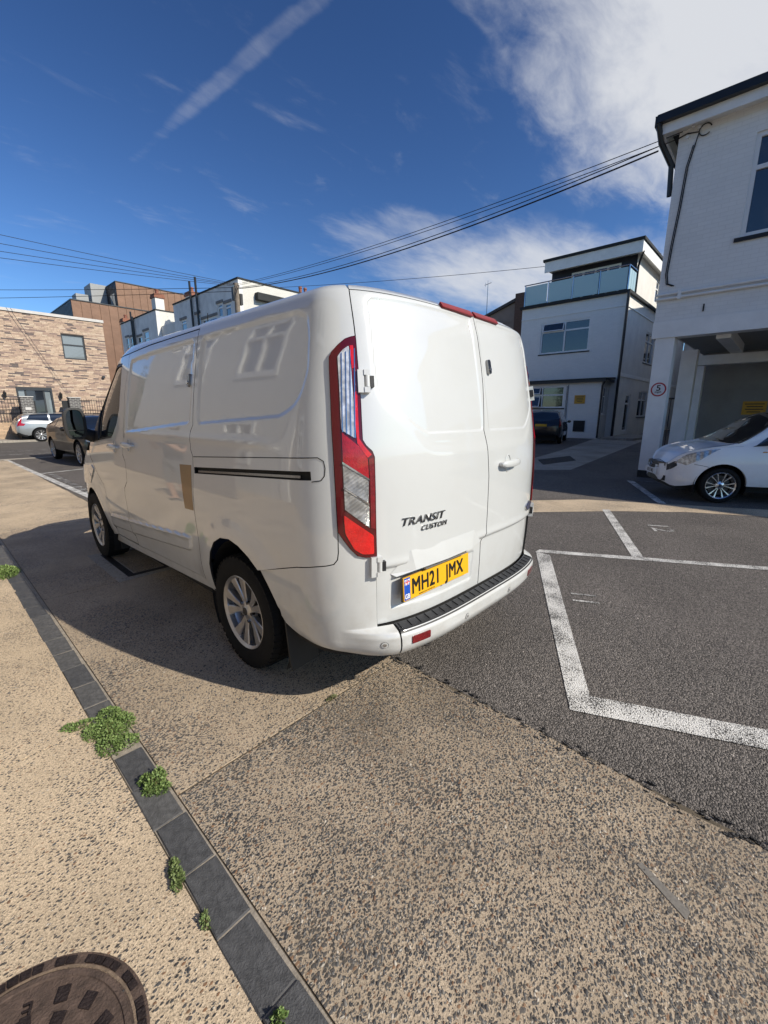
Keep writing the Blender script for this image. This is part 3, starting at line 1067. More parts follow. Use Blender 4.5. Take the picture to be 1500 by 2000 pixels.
simple('red_lens_deep', (0.17, 0.003, 0.006), 0.14, coat=1.0, coat_rough=0.02, bump=0.5, bscale=160, bdist=0.004, var=0.4, vscale=35)


def ribbed(name, color, scale, metal=0.6, axis=0, bs=0.8):
    m, t, p = new_mat(name)
    co = t.n('ShaderNodeTexCoord').outputs['Object']
    s = t.n('ShaderNodeSeparateXYZ', ins={0: co})
    u = t.m('ADD', s.outputs[2], t.m('MULTIPLY', s.outputs[0], 0.35)) if axis else s.outputs[0]
    w = t.m('SINE', t.m('MULTIPLY', u, scale))
    nz = t.noise(co, 26.0, 3.0)
    c = t.mix(t.ramp(nz, 0.35, 0.68), tuple(x * 0.5 for x in color), color)
    b = t.n('ShaderNodeBump', ins={'Strength': bs, 'Distance': 0.004, 'Height': w}).outputs[0]
    setp(t, p, color=c, rough=0.16, metal=metal, normal=b, coat=1.0, coat_rough=0.02)
    return m


ribbed('clear_lens', (0.80, 0.80, 0.77), 1100.0, 0.45, 1)
ribbed('clear_lens_tall', (0.80, 0.82, 0.84), 330.0, 0.30, 0, 0.12)
simple('cab_glass', (0.006, 0.007, 0.008), 0.04, spec=0.45)
glass_mat('mirror_glass', (0.02, 0.02, 0.02))
simple('sticker_tan', (0.27, 0.165, 0.065), 0.45, coat=0.4, coat_rough=0.1, var=0.06, vscale=8)
simple('plate_yellow', (0.80, 0.42, 0.010), 0.35, coat=0.5, coat_rough=0.05, var=0.05)
simple('plate_black', (0.010, 0.010, 0.010), 0.4)
simple('plate_blue', (0.010, 0.075, 0.42), 0.35, coat=0.5)
simple('white_print', (0.75, 0.75, 0.75), 0.45)
simple('red_print', (0.55, 0.02, 0.03), 0.45)
simple('badge_blue', (0.008, 0.02, 0.09), 0.12, coat=1.0)
simple('mud_flap', (0.020, 0.019, 0.018), 0.7, var=0.3, vscale=9)

VAN = thing('delivery_van', 'white panel van with rear barn doors parked across the kerb apron', 'van', (0, 2.4, 0))


def yv(y, v):
    """side position (distance forward of the rear) to the skin's own coordinate"""
    v = float(v)
    if y < YF:
        return (S0 + y - Y0, v)
    t = min((y - YF) / (float(ff(v)) - YF), 1.0)
    return (SF + float(np.interp(t, _s2, _a2)), v)


def mirror(poly):
    return [(-a, b) for a, b in poly]


seamA = [(4.06, 1.922), (3.932, 1.83), (3.837, 1.63), (3.70, 1.467), (3.643, 1.294), (3.60, 1.159), (3.515, 1.098), (3.485, 1.008), (3.49, 0.94), (3.577, 0.875), (3.60, 0.808), (3.59, 0.704), (3.573, 0.631), (3.552, 0.531), (3.560, 0.385)]
seamB = [(2.214, 1.956), (2.213, 1.79), (2.210, 1.60), (2.197, 1.413), (2.227, 1.375), (2.228, 1.271), (2.197, 1.228), (2.197, 1.168), (2.222, 1.0), (2.228, 0.71), (2.230, 0.55), (2.229, 0.435)]
archR = [(2.119, 0.36), (2.119, 0.43), (2.10, 0.582), (2.058, 0.668), (1.987, 0.745), (1.896, 0.790), (1.79, 0.803), (1.693, 0.785), (1.60, 0.745), (1.518, 0.691), (1.459, 0.616), (1.413, 0.545), (1.389, 0.481)]
bumpseam = [(1.518, 0.691), (1.359, 0.738), (1.181, 0.793), (1.052, 0.822), (1.008, 0.830), (0.975, 0.839), (0.958, 0.860), (0.953, 0.893), (0.954, 0.982)]
light = [(0.890, 1.788), (0.911, 1.784), (0.939, 1.775), (0.971, 1.752), (1.0, 1.725), (1.011, 1.705), (1.008, 1.663), (0.993, 1.526), (0.977, 1.341), (0.962, 1.151), (0.953, 0.986), (0.929, 0.950), (0.899, 0.908), (0.870, 0.877), (0.834, 0.866), (0.784, 0.863), (0.786, 0.94), (0.792, 1.145), (0.800, 1.301), (0.810, 1.325), (0.838, 1.350), (0.853, 1.373), (0.862, 1.527), (0.876, 1.664), (0.886, 1.755)]
doorL = [(0.930, 1.985), (0.914, 1.923), (0.906, 1.881), (0.895, 1.821), (0.888, 1.775), (0.876, 1.664), (0.862, 1.527), (0.853, 1.373), (0.838, 1.350), (0.810, 1.325), (0.800, 1.301), (0.792, 1.145), (0.786, 0.94), (0.784, 0.857), (0.787, 0.71), (0.792, 0.517)]
split = [(-0.012, 1.985), (-0.015, 1.76), (-0.010, 1.63), (0.024, 1.394), (0.003, 1.33), (-0.022, 1.145), (-0.027, 0.943), (-0.026, 0.824), (0.010, 0.773), (0.004, 0.517)]
recS = rounded([(3.866, 1.872), (2.255, 1.905), (2.250, 1.744), (2.240, 1.419), (2.845, 1.372), (3.575, 1.325), (3.655, 1.518), (3.80, 1.76)], 0.05, 5)
recQ = rounded([(2.165, 1.906), (1.511, 1.920), (1.244, 1.914), (1.165, 1.885), (1.135, 1.806), (1.120, 1.655), (1.154, 1.565), (1.197, 1.508), (1.299, 1.459), (2.150, 1.412), (2.165, 1.743)], 0.05, 5)
railh = [(2.182, 1.168), (1.079, 1.241), (1.074, 1.203), (2.182, 1.130)]
winL = rounded([(0.832, 1.935), (0.804, 1.958), (0.030, 1.962), (0.028, 1.393), (0.483, 1.390), (0.533, 1.401), (0.756, 1.537), (0.785, 1.59), (0.800, 1.68), (0.814, 1.812)], 0.03, 5)
win2L = rounded([(0.850, 1.945), (0.822, 1.975), (-0.20, 1.985), (-0.20, 1.283), (0.403, 1.287), (0.486, 1.297), (0.561, 1.347), (0.775, 1.525), (0.806, 1.59), (0.822, 1.718)], 0.05, 6)
platerec = rounded([(0.717, 0.748), (0.717, 0.585), (0.090, 0.572), (0.072, 0.745)], 0.025, 4)
winR, win2R = np.array(mirror(winL)), np.array(mirror(win2L))
for P_ in (winL, win2L, winR, win2R):
    pass
ARC_C = (S0 + 1.0 - Y0, 0.345)


mould = rounded([(4.12, 0.566), (3.56, 0.612), (2.362, 0.708), (2.338, 0.698), (2.360, 0.612), (2.40, 0.598), (3.56, 0.487), (4.19, 0.438), (4.22, 0.49)], 0.015, 3)


def mould_top(s):
    return np.interp(s, [2.36, 3.56, 4.12], [0.708, 0.612, 0.566])


def d_side(s, v):
    P = np.stack([np.abs(s), v], 1)
    d = -0.009 * smst(-sdist(P, recS), -0.004, 0.022) - 0.009 * smst(-sdist(P, recQ), -0.004, 0.026)
    # belt ledge above the door handles, swage over the wheel arch
    d += 0.006 * np.exp(-((v - 1.335) / 0.022) ** 2) * (np.abs(s) < 3.6) * smst(np.abs(s), 1.25, 1.5)
    r = np.hypot(np.abs(s) - 1.765, (v - 0.345))
    d += 0.014 * (1 - smst(r, 0.47, 0.60)) * smst(v, 0.3, 0.5)
    r2 = np.hypot(np.abs(s) - 4.72, (v - 0.335))
    d += 0.010 * (1 - smst(r2, 0.45, 0.58)) * smst(v, 0.3, 0.45)
    # hollow along the lower doors
    d += -0.007 * np.exp(-((v - 0.80) / 0.12) ** 2) * smst(np.abs(s), 2.2, 2.5)
    # raised moulding along the lower doors
    d += 0.013 * smst(-sdist(P, mould), -0.003, 0.010) + 0.007 * np.exp(-((v - mould_top(np.abs(s)) + 0.012) / 0.011) ** 2) * smst(-sdist(P, mould), -0.010, 0.006)
    return d


def d_door(s, v):
    P = np.stack([s, v], 1)
    w1 = np.minimum(sdist(P, winL), sdist(P, winR))
    w2 = np.minimum(sdist(P, win2L), sdist(P, win2R))
    d = -0.0045 * smst(-w1, -0.002, 0.010) - 0.0045 * smst(-w2, -0.006, 0.055)
    low = smst(0.803 - v, -0.006, 0.012)
    d += -0.013 * low
    d += -0.008 * smst(-sdist(P, platerec), -0.002, 0.012)
    d += 0.004 * np.exp(-((v - 0.818) / 0.02) ** 2)
    return d


# core behind the panels: everything seen in the gaps is dark
def d_core(s, v):
    return -0.022 + 0 * s


core_out = [(SE * 0.985, 0.40), (SE * 0.985, 2.55), (-SE * 0.985, 2.55), (-SE * 0.985, 0.40)]


def arch_hole(sgn, sc, vc, rad):
    return [(sgn * (sc + rad * math.cos(a)), vc + rad * math.sin(a)) for a in np.linspace(0.02, 2 * PI - 0.02, 40)]


frontS = yv(3.953, 0.34)[0]
core = [(-6.15, 0.36), (-6.15, 2.5), (6.15, 2.5), (6.15, 0.36)]


def bite(sc, sg):
    a = np.linspace(PI, 0, 22) if sg > 0 else np.linspace(PI, 0, 22)
    rr = 0.46
    return [(sg * sc + rr * math.cos(t), 0.36 + rr * math.sin(t)) for t in a]


bot = []
for sc, sg in ((frontS, -1), (1.765, -1), (1.765, 1), (frontS, 1)):
    bot += bite(sc, sg)
patch('inner_shell', surf, [(6.15, 0.36), (6.15, 2.5), (-6.15, 2.5), (-6.15, 0.36)] + bot, 'gap_dark', VAN, h=0.07, disp=d_core, flange=0)
MB().box((-0.72, 0.25, 0.30), (0.72, 4.6, 0.42)).box((-0.86, 1.55, 0.27), (0.86, 3.35, 0.40)).build('underbody', 'gap_dark', VAN)

# panels of the visible left side
fS = [(recS, 0.03), (mould, 0.028)]
door_top = [(4.06, 1.922), (2.92, 1.944), (2.499, 1.952), (2.214, 1.956)]
sill_top = [(2.229, 0.425), (3.2, 0.382), (3.560, 0.358)]
sd = list(seamA[:-1]) + [(3.560, 0.372)] + [(3.2, 0.392), (2.229, 0.435)] + list(seamB[::-1])[1:] + [(2.499, 1.952), (2.92, 1.944)]
sliding = patch('sliding_door', surf, sd, 'van_white', VAN, h=0.035, disp=d_side, gap=0.0025, fine=fS, fl_mat='gap_dark')
quarter = ([(2.214, 1.956), (2.214, 2.30), (1.2, 2.30), (0.952, 2.06), (0.930, 1.985), (0.914, 1.923), (0.906, 1.881), (0.895, 1.821), (0.890, 1.788)]
           + light[1:11] + bumpseam[::-1][1:] + archR[::-1][4:] + [(2.229, 0.37)] + list(seamB[::-1])[1:-1])
q_out = [(2.229, 0.40)] + list(seamB[::-1]) + [(2.214, 2.30), (1.2, 2.30), (0.985, 2.06), (0.930, 1.985), (0.914, 1.923), (0.906, 1.881), (0.895, 1.821)] + light[0:11] + bumpseam[::-1][1:] + [p for p in archR[::-1] if p[1] > 0.70 or p[0] > 1.9]
patch('quarter_panel', surf, q_out, 'van_white', VAN, holes=[railh], h=0.032, disp=d_side, gap=0.0025, fine=[(recQ, 0.032), ([(1.3, 0.7), (2.15, 0.85)], 0.02)], fl_mat='gap_dark')
patch('rail_channel', surf, inset(railh, -0.012), 'gap_dark', VAN, h=0.06, off=-0.020, flange=0)
patch('slide_rail', surf, [(2.16, 1.150), (1.15, 1.218), (1.15, 1.206), (2.16, 1.138)], 'chrome_dark', VAN, h=0.06, off=-0.012, flange=0.006)
# engraved outline of the rail cover
rc = [(2.190, 1.228), (1.046, 1.300), (1.018, 1.286), (1.010, 1.257), (1.012, 1.225), (1.027, 1.205), (1.072, 1.197)]


def ribbon(poly, w):
    poly = np.array(poly, float)
    e = np.gradient(poly, axis=0)
    e /= np.hypot(*e.T)[:, None]
    n = np.stack([-e[:, 1], e[:, 0]], 1) * w / 2
    return np.concatenate([poly + n, (poly - n)[::-1]])


patch('rail_cover_seam', surf, ribbon(dens(rc, 0.03, False), 0.0042), 'gap_dark', VAN, h=0.03, off=0.0012, flange=0, disp=d_side)

# front wing and cab door
frontEdge = [yv(*p) for p in [(3.30, 1.915), (3.36, 1.85), (3.58, 1.62), (3.80, 1.40), (3.93, 1.22), (3.90, 1.12), (3.84, 1.06), (3.74, 1.02), (3.66, 0.97), (3.43, 0.83), (3.37, 0.64), (3.34, 0.36)]]
cab = [yv(*p) for p in [(2.80, 1.865), (2.79, 1.70), (2.785, 1.52), (2.84, 1.40), (2.94, 1.315), (3.00, 1.275), (3.50, 1.235), (3.72, 1.225), (3.80, 1.25), (3.70, 1.385), (3.50, 1.585), (3.32, 1.755), (3.24, 1.82), (3.12, 1.862), (2.98, 1.876)]]
cabin = rounded(cab, 0.02, 3)
cd = list(seamA) + frontEdge[::-1]
cd = [p for p in cd]
patch('cab_door', surf, cd, 'van_white', VAN, holes=[cabin], h=0.036, disp=d_side, gap=0.003, fine=[(mould, 0.028)], fl_mat='gap_dark')
patch('window_seal', surf, inset(cabin, -0.006), 'black_plastic', VAN, holes=[inset(cabin, 0.020)], h=0.04, off=-0.004, flange=0.004)
patch('side_window', surf, inset(cabin, -0.004), 'cab_glass', VAN, h=0.06, off=-0.012, flange=0)
qb = [yv(3.44, 1.24), yv(3.475, 1.24), yv(3.395, 1.68), yv(3.36, 1.70)]
patch('window_divider', surf, qb, 'black_plastic', VAN, h=0.05, off=-0.008, flange=0.003)
archFc = []
for a in np.linspace(-0.10, PI + 0.10, 26)[::-1]:
    archFc.append(yv(3.955 - 0.405 * math.cos(PI - a) * 1.0, 0.335 + 0.40 * math.sin(a)) if True else None)
arF = [yv(3.955 + 0.405 * math.cos(a), 0.335 + 0.40 * math.sin(a)) for a in np.linspace(PI + 0.05, -0.05, 26)]
wing = [p for p in frontEdge[5:]] + arF + [yv(4.45, 0.33), yv(4.55, 0.70), yv(4.30, 0.98), yv(4.20, 1.10)]
patch('front_wing', surf, wing, 'van_white', VAN, h=0.05, disp=d_side, gap=0.003, fl_mat='gap_dark')
nose = [(6.2, 0.30), (6.2, 1.22), (5.9, 1.24), yv(3.93, 1.24), yv(4.20, 1.11), yv(4.30, 0.985), yv(4.55, 0.70), yv(4.45, 0.30)]
patch('front_end', surf, [(6.24, 0.30), (6.24, 1.20)] + [yv(4.05, 1.235)] + [yv(4.20, 1.11), yv(4.30, 0.985), yv(4.55, 0.70), yv(4.45, 0.30)], 'van_white', VAN, h=0.06, gap=0.003, fl_mat='gap_dark')
patch('headlight', surf, rounded([yv(3.70, 0.95), yv(3.80, 0.985), yv(4.50, 0.93), yv(4.62, 0.80), yv(4.40, 0.74), yv(3.95, 0.78)], 0.03), 'clear_lens', VAN, h=0.04, off=0.006, flange=0.01)
pil = [yv(3.29, 1.925), yv(3.37, 1.852), yv(3.59, 1.622), yv(3.81, 1.402), yv(3.95, 1.222), (6.0, 1.215), (5.6, 1.40), (5.5, 1.62), (5.4, 1.93)]
patch('windscreen_pillar', surf, [(p[0], p[1]) for p in pil], 'van_white', VAN, h=0.06, gap=0.003)
patch('windscreen', surf, [(5.62, 1.23), (5.45, 1.60), (5.35, 1.88), (6.2, 1.90), (6.26, 1.23)], 'cab_glass', VAN, h=0.08, off=0.004, flange=0.003)
# sill under the doors
patch('sill', surf, [(2.112, 0.372), (2.232, 0.43), (3.2, 0.386), (3.56, 0.366), yv(3.40, 0.345), yv(3.52, 0.258), (3.273, 0.315)], 'van_white_trim', VAN, h=0.04, off=-0.006, gap=0.002, flange=0.03)
# roof
top_l = [(5.95, 1.93), (5.2, 1.926), (4.6, 1.925)] + [(4.06, 1.926), (2.92, 1.948), (2.216, 1.960)]
patch('roof', surf, top_l + [(2.216, 2.76), (5.95, 2.76)], 'van_white', VAN, h=0.07, gap=0.0015, fl_mat='gap_dark')
patch('roof', surf, [(-a, b) for a, b in top_l + [(2.216, 2.76), (5.95, 2.76)]], 'van_white', VAN, h=0.07, fl_mat='gap_dark')
patch('roof_end', surf, [(2.214, 2.305), (1.2, 2.305), (0.955, 2.05), (0.932, 1.99), (0.0, 1.99), (-0.932, 1.99), (-0.955, 2.05), (-1.2, 2.305), (-2.214, 2.305), (-2.214, 2.72), (2.214, 2.72)], 'van_white', VAN, h=0.06)
# far side, never seen from here but there
sideR = [(0.97, 0.97), (0.955, 1.40), (0.97, 1.9), (0.985, 2.06), (1.2, 2.30), (2.214, 2.30), (2.214, 1.956), (4.06, 1.922), (5.2, 1.92), (5.9, 1.25), (5.9, 0.32)]
bt = [(-p[0], p[1]) for p in [yv(3.955 + 0.405 * math.cos(a), 0.335 + 0.40 * math.sin(a)) for a in np.linspace(0.02, PI - 0.02, 22)]]
rt = [(-(1.765 + 0.40 * math.cos(a)), 0.36 + 0.43 * math.sin(a)) for a in np.linspace(0.02, PI - 0.02, 22)]
patch('side_panel', surf, [(-a, b) for a, b in sideR] + bt + rt + [(-1.2, 0.40), (-0.97, 0.40)], 'van_white', VAN, h=0.06, disp=d_side)

# rear doors
dl = [(0.930, 1.985)] + doorL[1:] + split[::-1]
doorLo = patch('rear_door', surf, doorL + split[::-1], 'van_white', VAN, h=0.026, disp=d_door, gap=0.003,
               fine=[(winL, 0.022), (win2L, 0.03), (platerec, 0.02), ([(0.0, 0.803), (0.8, 0.803)], 0.025)], fl_mat='gap_dark')
doorLo['label'] = 'left rear door with number plate and lettering'
dr = list(split) + mirror(doorL)[::-1]
doorRo = patch('rear_door', surf, dr, 'van_white', VAN, h=0.026, disp=d_door, gap=0.003, fine=[(winR, 0.022), (win2R, 0.03), ([(0.0, 0.803), (-0.8, 0.803)], 0.025)], fl_mat='gap_dark')
doorRo['label'] = 'right rear door with the handle'
# black weather strip round the left door
patch('door_seal', surf, ribbon(dens([(p[0] + 0.004, p[1]) for p in doorL[:11]], 0.03, False), 0.012), 'gap_dark', VAN, h=0.02, off=-0.004, flange=0)

# rear corners of the bumper, the bumper and its step
def bump_b(s):
    return 0.074 * (1 - smst(np.abs(s), 0.70, 0.98))


def FB(s, v):
    t = np.clip((v - 0.500) / 0.08, 0, 1)
    z = np.where(v < 0.500, v, np.where(v < 0.58, 0.500 + 0.016 * t, v - 0.064))
    ed = 0.016 * smst(v, 0.470, 0.506) * (v < 0.58) * (1 - t)
    b = bump_b(s) * np.clip(1 - t, 0, 1) * (1 - 0.0 * v) - ed * bump_b(s) / 0.074
    tuck = 0.035 * np.clip((0.43 - v) / 0.07, 0, 1) ** 2
    b = b - tuck * (v < 0.5)
    P = surf(s, z)
    e = 1e-3
    tg = surf(s + e, z) - surf(s - e, z)
    n = np.stack([tg[..., 1], -tg[..., 0], 0 * tg[..., 0]], -1)
    n /= np.maximum(np.linalg.norm(n, axis=-1), 1e-9)[..., None]
    c = np.array([0, 2.4, 0])
    sg = np.sign(((P - c) * n).sum(-1))
    return P + n * (sg * b)[..., None]


bcorner = ([(0.712, 0.372), (0.712, 0.575), (0.792, 0.582), (0.788, 0.77), (0.785, 0.926)] + [(a, b + 0.064) for a, b in light[10:16][::-1]] + [(a, b + 0.064) for a, b in bumpseam[::-1][1:]]
           + [(1.459, 0.680), (1.413, 0.609), (1.389, 0.545), (1.384, 0.470), (1.355, 0.436), (1.251, 0.402), (1.188, 0.398), (1.052, 0.392), (0.95, 0.378), (0.851, 0.370)])
BUMP = patch('bumper', FB, [(0.708, 0.368), (-0.708, 0.368), (-0.708, 0.578), (0.708, 0.578)], 'van_white_trim', VAN, h=0.03, gap=0.0015, fine=[([(-0.75, 0.50), (0.75, 0.50)], 0.04), ([(-0.75, 0.575), (0.75, 0.575)], 0.02)], fl_mat='gap_dark')
for sg in (1, -1):
    bc = [(sg * a, b) for a, b in bcorner]
    o = patch('bumper_corner', FB, bc, 'van_white_trim', VAN, h=0.024, gap=0.0022, fine=[([(sg * 0.7, 0.50), (sg * 1.0, 0.50)], 0.04), ([(sg * 0.7, 0.578), (sg * 1.0, 0.578)], 0.03)], fl_mat='gap_dark')
PAD = patch('step_pad', FB, [(0.706, 0.506), (-0.706, 0.506), (-0.706, 0.572), (0.706, 0.572)], 'step_plastic', BUMP, h=0.03, off=0.006, flange=0.008)
patch('pad_lip', FB, [(0.706, 0.490), (-0.706, 0.490), (-0.706, 0.512), (0.706, 0.512)], 'black_plastic', BUMP, h=0.02, off=0.0035, flange=0.004)
for k in range(26):
    s_ = 0.69 - 1.38 * k / 25
    patch('tread_rib', FB, [(s_ - 0.004, 0.513), (s_ + 0.004, 0.513), (s_ + 0.004, 0.566), (s_ - 0.004, 0.566)], 'step_plastic', PAD, h=0.02, off=0.011, flange=0.006)
for sg in (1, -1):
    patch('reflector', FB, rounded([(sg * 0.655, 0.425), (sg * 0.545, 0.425), (sg * 0.545, 0.465), (sg * 0.655, 0.465)], 0.006, 3), 'red_lens_deep', BUMP, h=0.02, off=0.004, flange=0.005)
for s_, v_ in ((0.785, 0.445), (0.245, 0.432), (-0.245, 0.432), (-0.785, 0.445)):
    circ = [(s_ + 0.0145 * math.cos(a), v_ + 0.0145 * math.sin(a)) for a in np.linspace(0, 2 * PI, 20, endpoint=False)]
    circ2 = [(s_ + 0.0085 * math.cos(a), v_ + 0.0085 * math.sin(a)) for a in np.linspace(0, 2 * PI, 16, endpoint=False)]
    so = patch('parking_sensor', FB, circ, 'van_white_trim', BUMP, h=0.01, off=0.003, flange=0.004)
    patch('sensor_ring', FB, [(s_ + 0.0165 * math.cos(a), v_ + 0.0165 * math.sin(a)) for a in np.linspace(0, 2 * PI, 20, endpoint=False)], 'gap_dark', BUMP, h=0.01, off=0.0012, flange=0)
    patch('sensor_face', FB, circ2, 'alloy', BUMP, h=0.01, off=0.0042, flange=0.001)
# towing eye under the bumper
ring = [(-0.47 + 0.026 * math.cos(a), 0.03 + 0.012 * math.sin(a), 0.352 + 0.020 * math.sin(a)) for a in np.linspace(0, 2 * PI, 20)]
MB().tube(ring, 0.0085, 8, False).tube([(-0.47, 0.05, 0.375), (-0.47, 0.25, 0.385)], 0.010, 8).build('towing_eye', 'iron_dark', VAN, True)

# tail lights
def tail(sg):
    f = lambda p: [(sg * a, b) for a, b in p]
    L = patch('tail_light', surf, f(light), 'red_lens_dark', VAN, h=0.03, off=0.010, flange=0.028, gap=0.002)
    cu = rounded([(0.970, 1.703), (0.948, 1.729), (0.921, 1.746), (0.909, 1.664), (0.894, 1.526), (0.886, 1.380), (0.942, 1.413), (0.955, 1.572)], 0.006, 2)
    patch('clear_lens_upper', surf, f(cu), 'clear_lens_tall', L, h=0.02, off=0.013, flange=0.003)
    for k, (a, b) in enumerate(((0.962, 0.953), (0.948, 0.938), (0.934, 0.922), (0.918, 0.904))):
        ribp = [(0.955 - 0.019 * k, 1.715 + 0.006 * k), (0.951 - 0.019 * k, 1.718 + 0.006 * k), (0.934 - 0.017 * k, 1.405 - 0.008 * k), (0.938 - 0.017 * k, 1.405 - 0.008 * k)]
        patch('lens_rib', surf, f(ribp), 'chrome', L, h=0.04, off=0.0155, flange=0.003)
    patch('red_strip', surf, f([(0.917, 1.746), (0.902, 1.747), (0.889, 1.66), (0.905, 1.655)]), 'red_lens_bright', L, h=0.02, off=0.014, flange=0.003)
    patch('red_strip', surf, f([(0.905, 1.652), (0.889, 1.657), (0.880, 1.57), (0.895, 1.565)]), 'red_lens_deep', L, h=0.02, off=0.013, flange=0.003)
    patch('red_strip', surf, f([(0.895, 1.562), (0.880, 1.567), (0.868, 1.377), (0.847, 1.347), (0.816, 1.313), (0.833, 1.300), (0.876, 1.358), (0.886, 1.443)]), 'red_lens_bright', L, h=0.02, off=0.014, flange=0.003)
    patch('red_strip', surf, f([(0.808, 1.300), (0.800, 1.219), (0.793, 0.995), (0.813, 1.0), (0.820, 1.206), (0.828, 1.295)]), 'red_lens_deep', L, h=0.02, off=0.013, flange=0.003)
    patch('red_lens_middle', surf, f([(0.940, 1.403), (0.881, 1.357), (0.853, 1.333), (0.832, 1.293), (0.825, 1.214), (0.934, 1.285)]), 'red_lens', L, h=0.02, off=0.013, flange=0.003)
    patch('clear_lens_cell', surf, f([(0.934, 1.278), (0.826, 1.207), (0.825, 1.111), (0.928, 1.182)]), 'clear_lens', L, h=0.02, off=0.013, flange=0.003)
    patch('clear_lens_cell', surf, f([(0.927, 1.175), (0.823, 1.101), (0.819, 1.003), (0.922, 1.086)]), 'clear_lens', L, h=0.02, off=0.013, flange=0.003)
    patch('lens_bar', surf, f([(0.936, 1.286), (0.824, 1.213), (0.824, 1.206), (0.936, 1.277)]), 'chrome', L, h=0.03, off=0.016, flange=0.003)
    patch('lens_bar', surf, f([(0.930, 1.182), (0.823, 1.109), (0.823, 1.102), (0.930, 1.175)]), 'chrome', L, h=0.03, off=0.016, flange=0.003)
    patch('red_lens_lower', surf, f(rounded([(0.928, 1.063), (0.801, 0.966), (0.799, 0.882), (0.849, 0.885), (0.884, 0.909), (0.921, 0.981)], 0.008, 2)), 'red_lens_bright', L, h=0.018, off=0.013, flange=0.003)


tail(1)
tail(-1)
# high-level brake light straddling the door gap
for a0, a1 in ((0.318, 0.006), (-0.022, -0.302)):
    patch('brake_light', surf, rounded([(a0, 1.972), (a1, 1.966), (a1, 2.010), (a0, 2.014)], 0.008, 2), 'brake_red', VAN, h=0.02, off=0.012, flange=0.012)


def frame_at(s, v, F=surf):
    p = F(np.array([s]), np.array([v]))[0]
    e = 1e-3
    ts = (F(np.array([s - e]), np.array([v])) - F(np.array([s + e]), np.array([v])))[0]
    tv = (F(np.array([s]), np.array([v + e])) - F(np.array([s]), np.array([v - e])))[0]
    ts = Vector(ts).normalized()
    tv = Vector(tv)
    tv = (tv - ts * tv.dot(ts)).normalized()
    return Vector(p), ts, tv, ts.cross(tv).normalized()


# hinges
def hinge(s, v, sg):
    p, ex, ey, ez = frame_at(s, v)
    mb = MB()
    o = p + ez * 0.002
    def b(u0, u1, v0, v1, w0, w1):
        vs = [o + ex * (u * sg) + ey * w + ez * d for d in (w0, w1) for u, w in ((u0, v0), (u1, v0), (u1, v1), (u0, v1))]
        mb.add(vs, [(3, 2, 1, 0), (4, 5, 6, 7), (0, 1, 5, 4), (1, 2, 6, 5), (2, 3, 7, 6), (3, 0, 4, 7)])
    b(-0.016, 0.010, -0.046, 0.046, -0.01, 0.020)
    b(0.010, 0.034, 0.024, 0.046, -0.008, 0.024)
    b(0.010, 0.034, -0.046, -0.024, -0.008, 0.024)
    h = mb.build('hinge', 'van_white_trim', VAN)
    m2 = MB()
    c0 = o + ex * (0.024 * sg) + ez * 0.015
    m2.tube([c0 - ey * 0.0235, c0 + ey * 0.0235], 0.011, 12)
    m2.build('hinge_pin', 'van_white_trim', h, True)
    m3 = MB()
    c1 = o + ex * (0.044 * sg) + ez * 0.008
    vs = [c1 + ex * (u * sg) + ey * w + ez * d for d in (-0.012, 0.012) for u, w in ((-0.008, -0.022), (0.008, -0.022), (0.008, 0.022), (-0.008, 0.022))]
    m3.add(vs, [(3, 2, 1, 0), (4, 5, 6, 7), (0, 1, 5, 4), (1, 2, 6, 5), (2, 3, 7, 6), (3, 0, 4, 7)])
    m3.build('hinge_stop', 'black_plastic', h)


for v_, s_ in ((1.605, 0.862), (0.822, 0.800)):
    hinge(s_, v_, 1)
    hinge(-s_, v_, -1)


# handles
def pull_handle(s, v, length, parent, F=surf, sg=1):
    p, ex, ey, ez = frame_at(s, v, F)
    bm_ = MB()
    n = 14
    ringpts = []
    for i in range(n + 1):
        t = i / n
        u = (t - 0.5) * length
        lift = 0.020 + 0.016 * math.sin(PI * t) ** 0.6
        hh = 0.014 + 0.006 * math.sin(PI * t) ** 0.5
        ringpts.append((p + ex * u + ez * lift, hh))
    v_, f_ = [], []
    for i, (c, hh) in enumerate(ringpts):
        k = 0.35 if i in (0, n) else 1.0
        for a in np.linspace(0, 2 * PI, 10, endpoint=False):
            v_.append(c + ey * (hh * k * math.cos(a)) + ez * (0.010 * k * math.sin(a)))
    for i in range(n):
        for k in range(10):
            j = (k + 1) % 10
            f_.append((i * 10 + k, i * 10 + j, (i + 1) * 10 + j, (i + 1) * 10 + k))
    f_ += [tuple(range(10))[::-1], tuple(range(n * 10, n * 10 + 10))]
    bm_.add(v_, f_)
    for e_ in (-1, 1):
        c0 = p + ex * (e_ * length * 0.44)
        bm_.tube([c0 - ez * 0.004, c0 + ez * 0.026], 0.012, 10)
    h = bm_.build('handle', 'van_white_trim', parent, True)
    cup = MB()
    pts = [p + ex * (0.036 * math.cos(a)) + ey * (0.052 * math.sin(a)) + ez * 0.0015 for a in np.linspace(0, 2 * PI, 26, endpoint=False)]
    pts2 = [p + ex * (0.030 * math.cos(a)) + ey * (0.046 * math.sin(a)) + ez * 0.0035 for a in np.linspace(0, 2 * PI, 26, endpoint=False)]
    pts3 = [p + ex * (0.026 * math.cos(a)) + ey * (0.040 * math.sin(a)) - ez * 0.022 for a in np.linspace(0, 2 * PI, 26, endpoint=False)]
    nn = 26
    cup.add(pts + pts2 + pts3, [(i, (i + 1) % nn, nn + (i + 1) % nn, nn + i) for i in range(nn)] + [(nn + i, nn + (i + 1) % nn, 2 * nn + (i + 1) % nn, 2 * nn + i) for i in range(nn)] + [tuple(range(2 * nn, 3 * nn))])
    cup.build('handle_cup', 'van_white_trim', h, True)
    return h


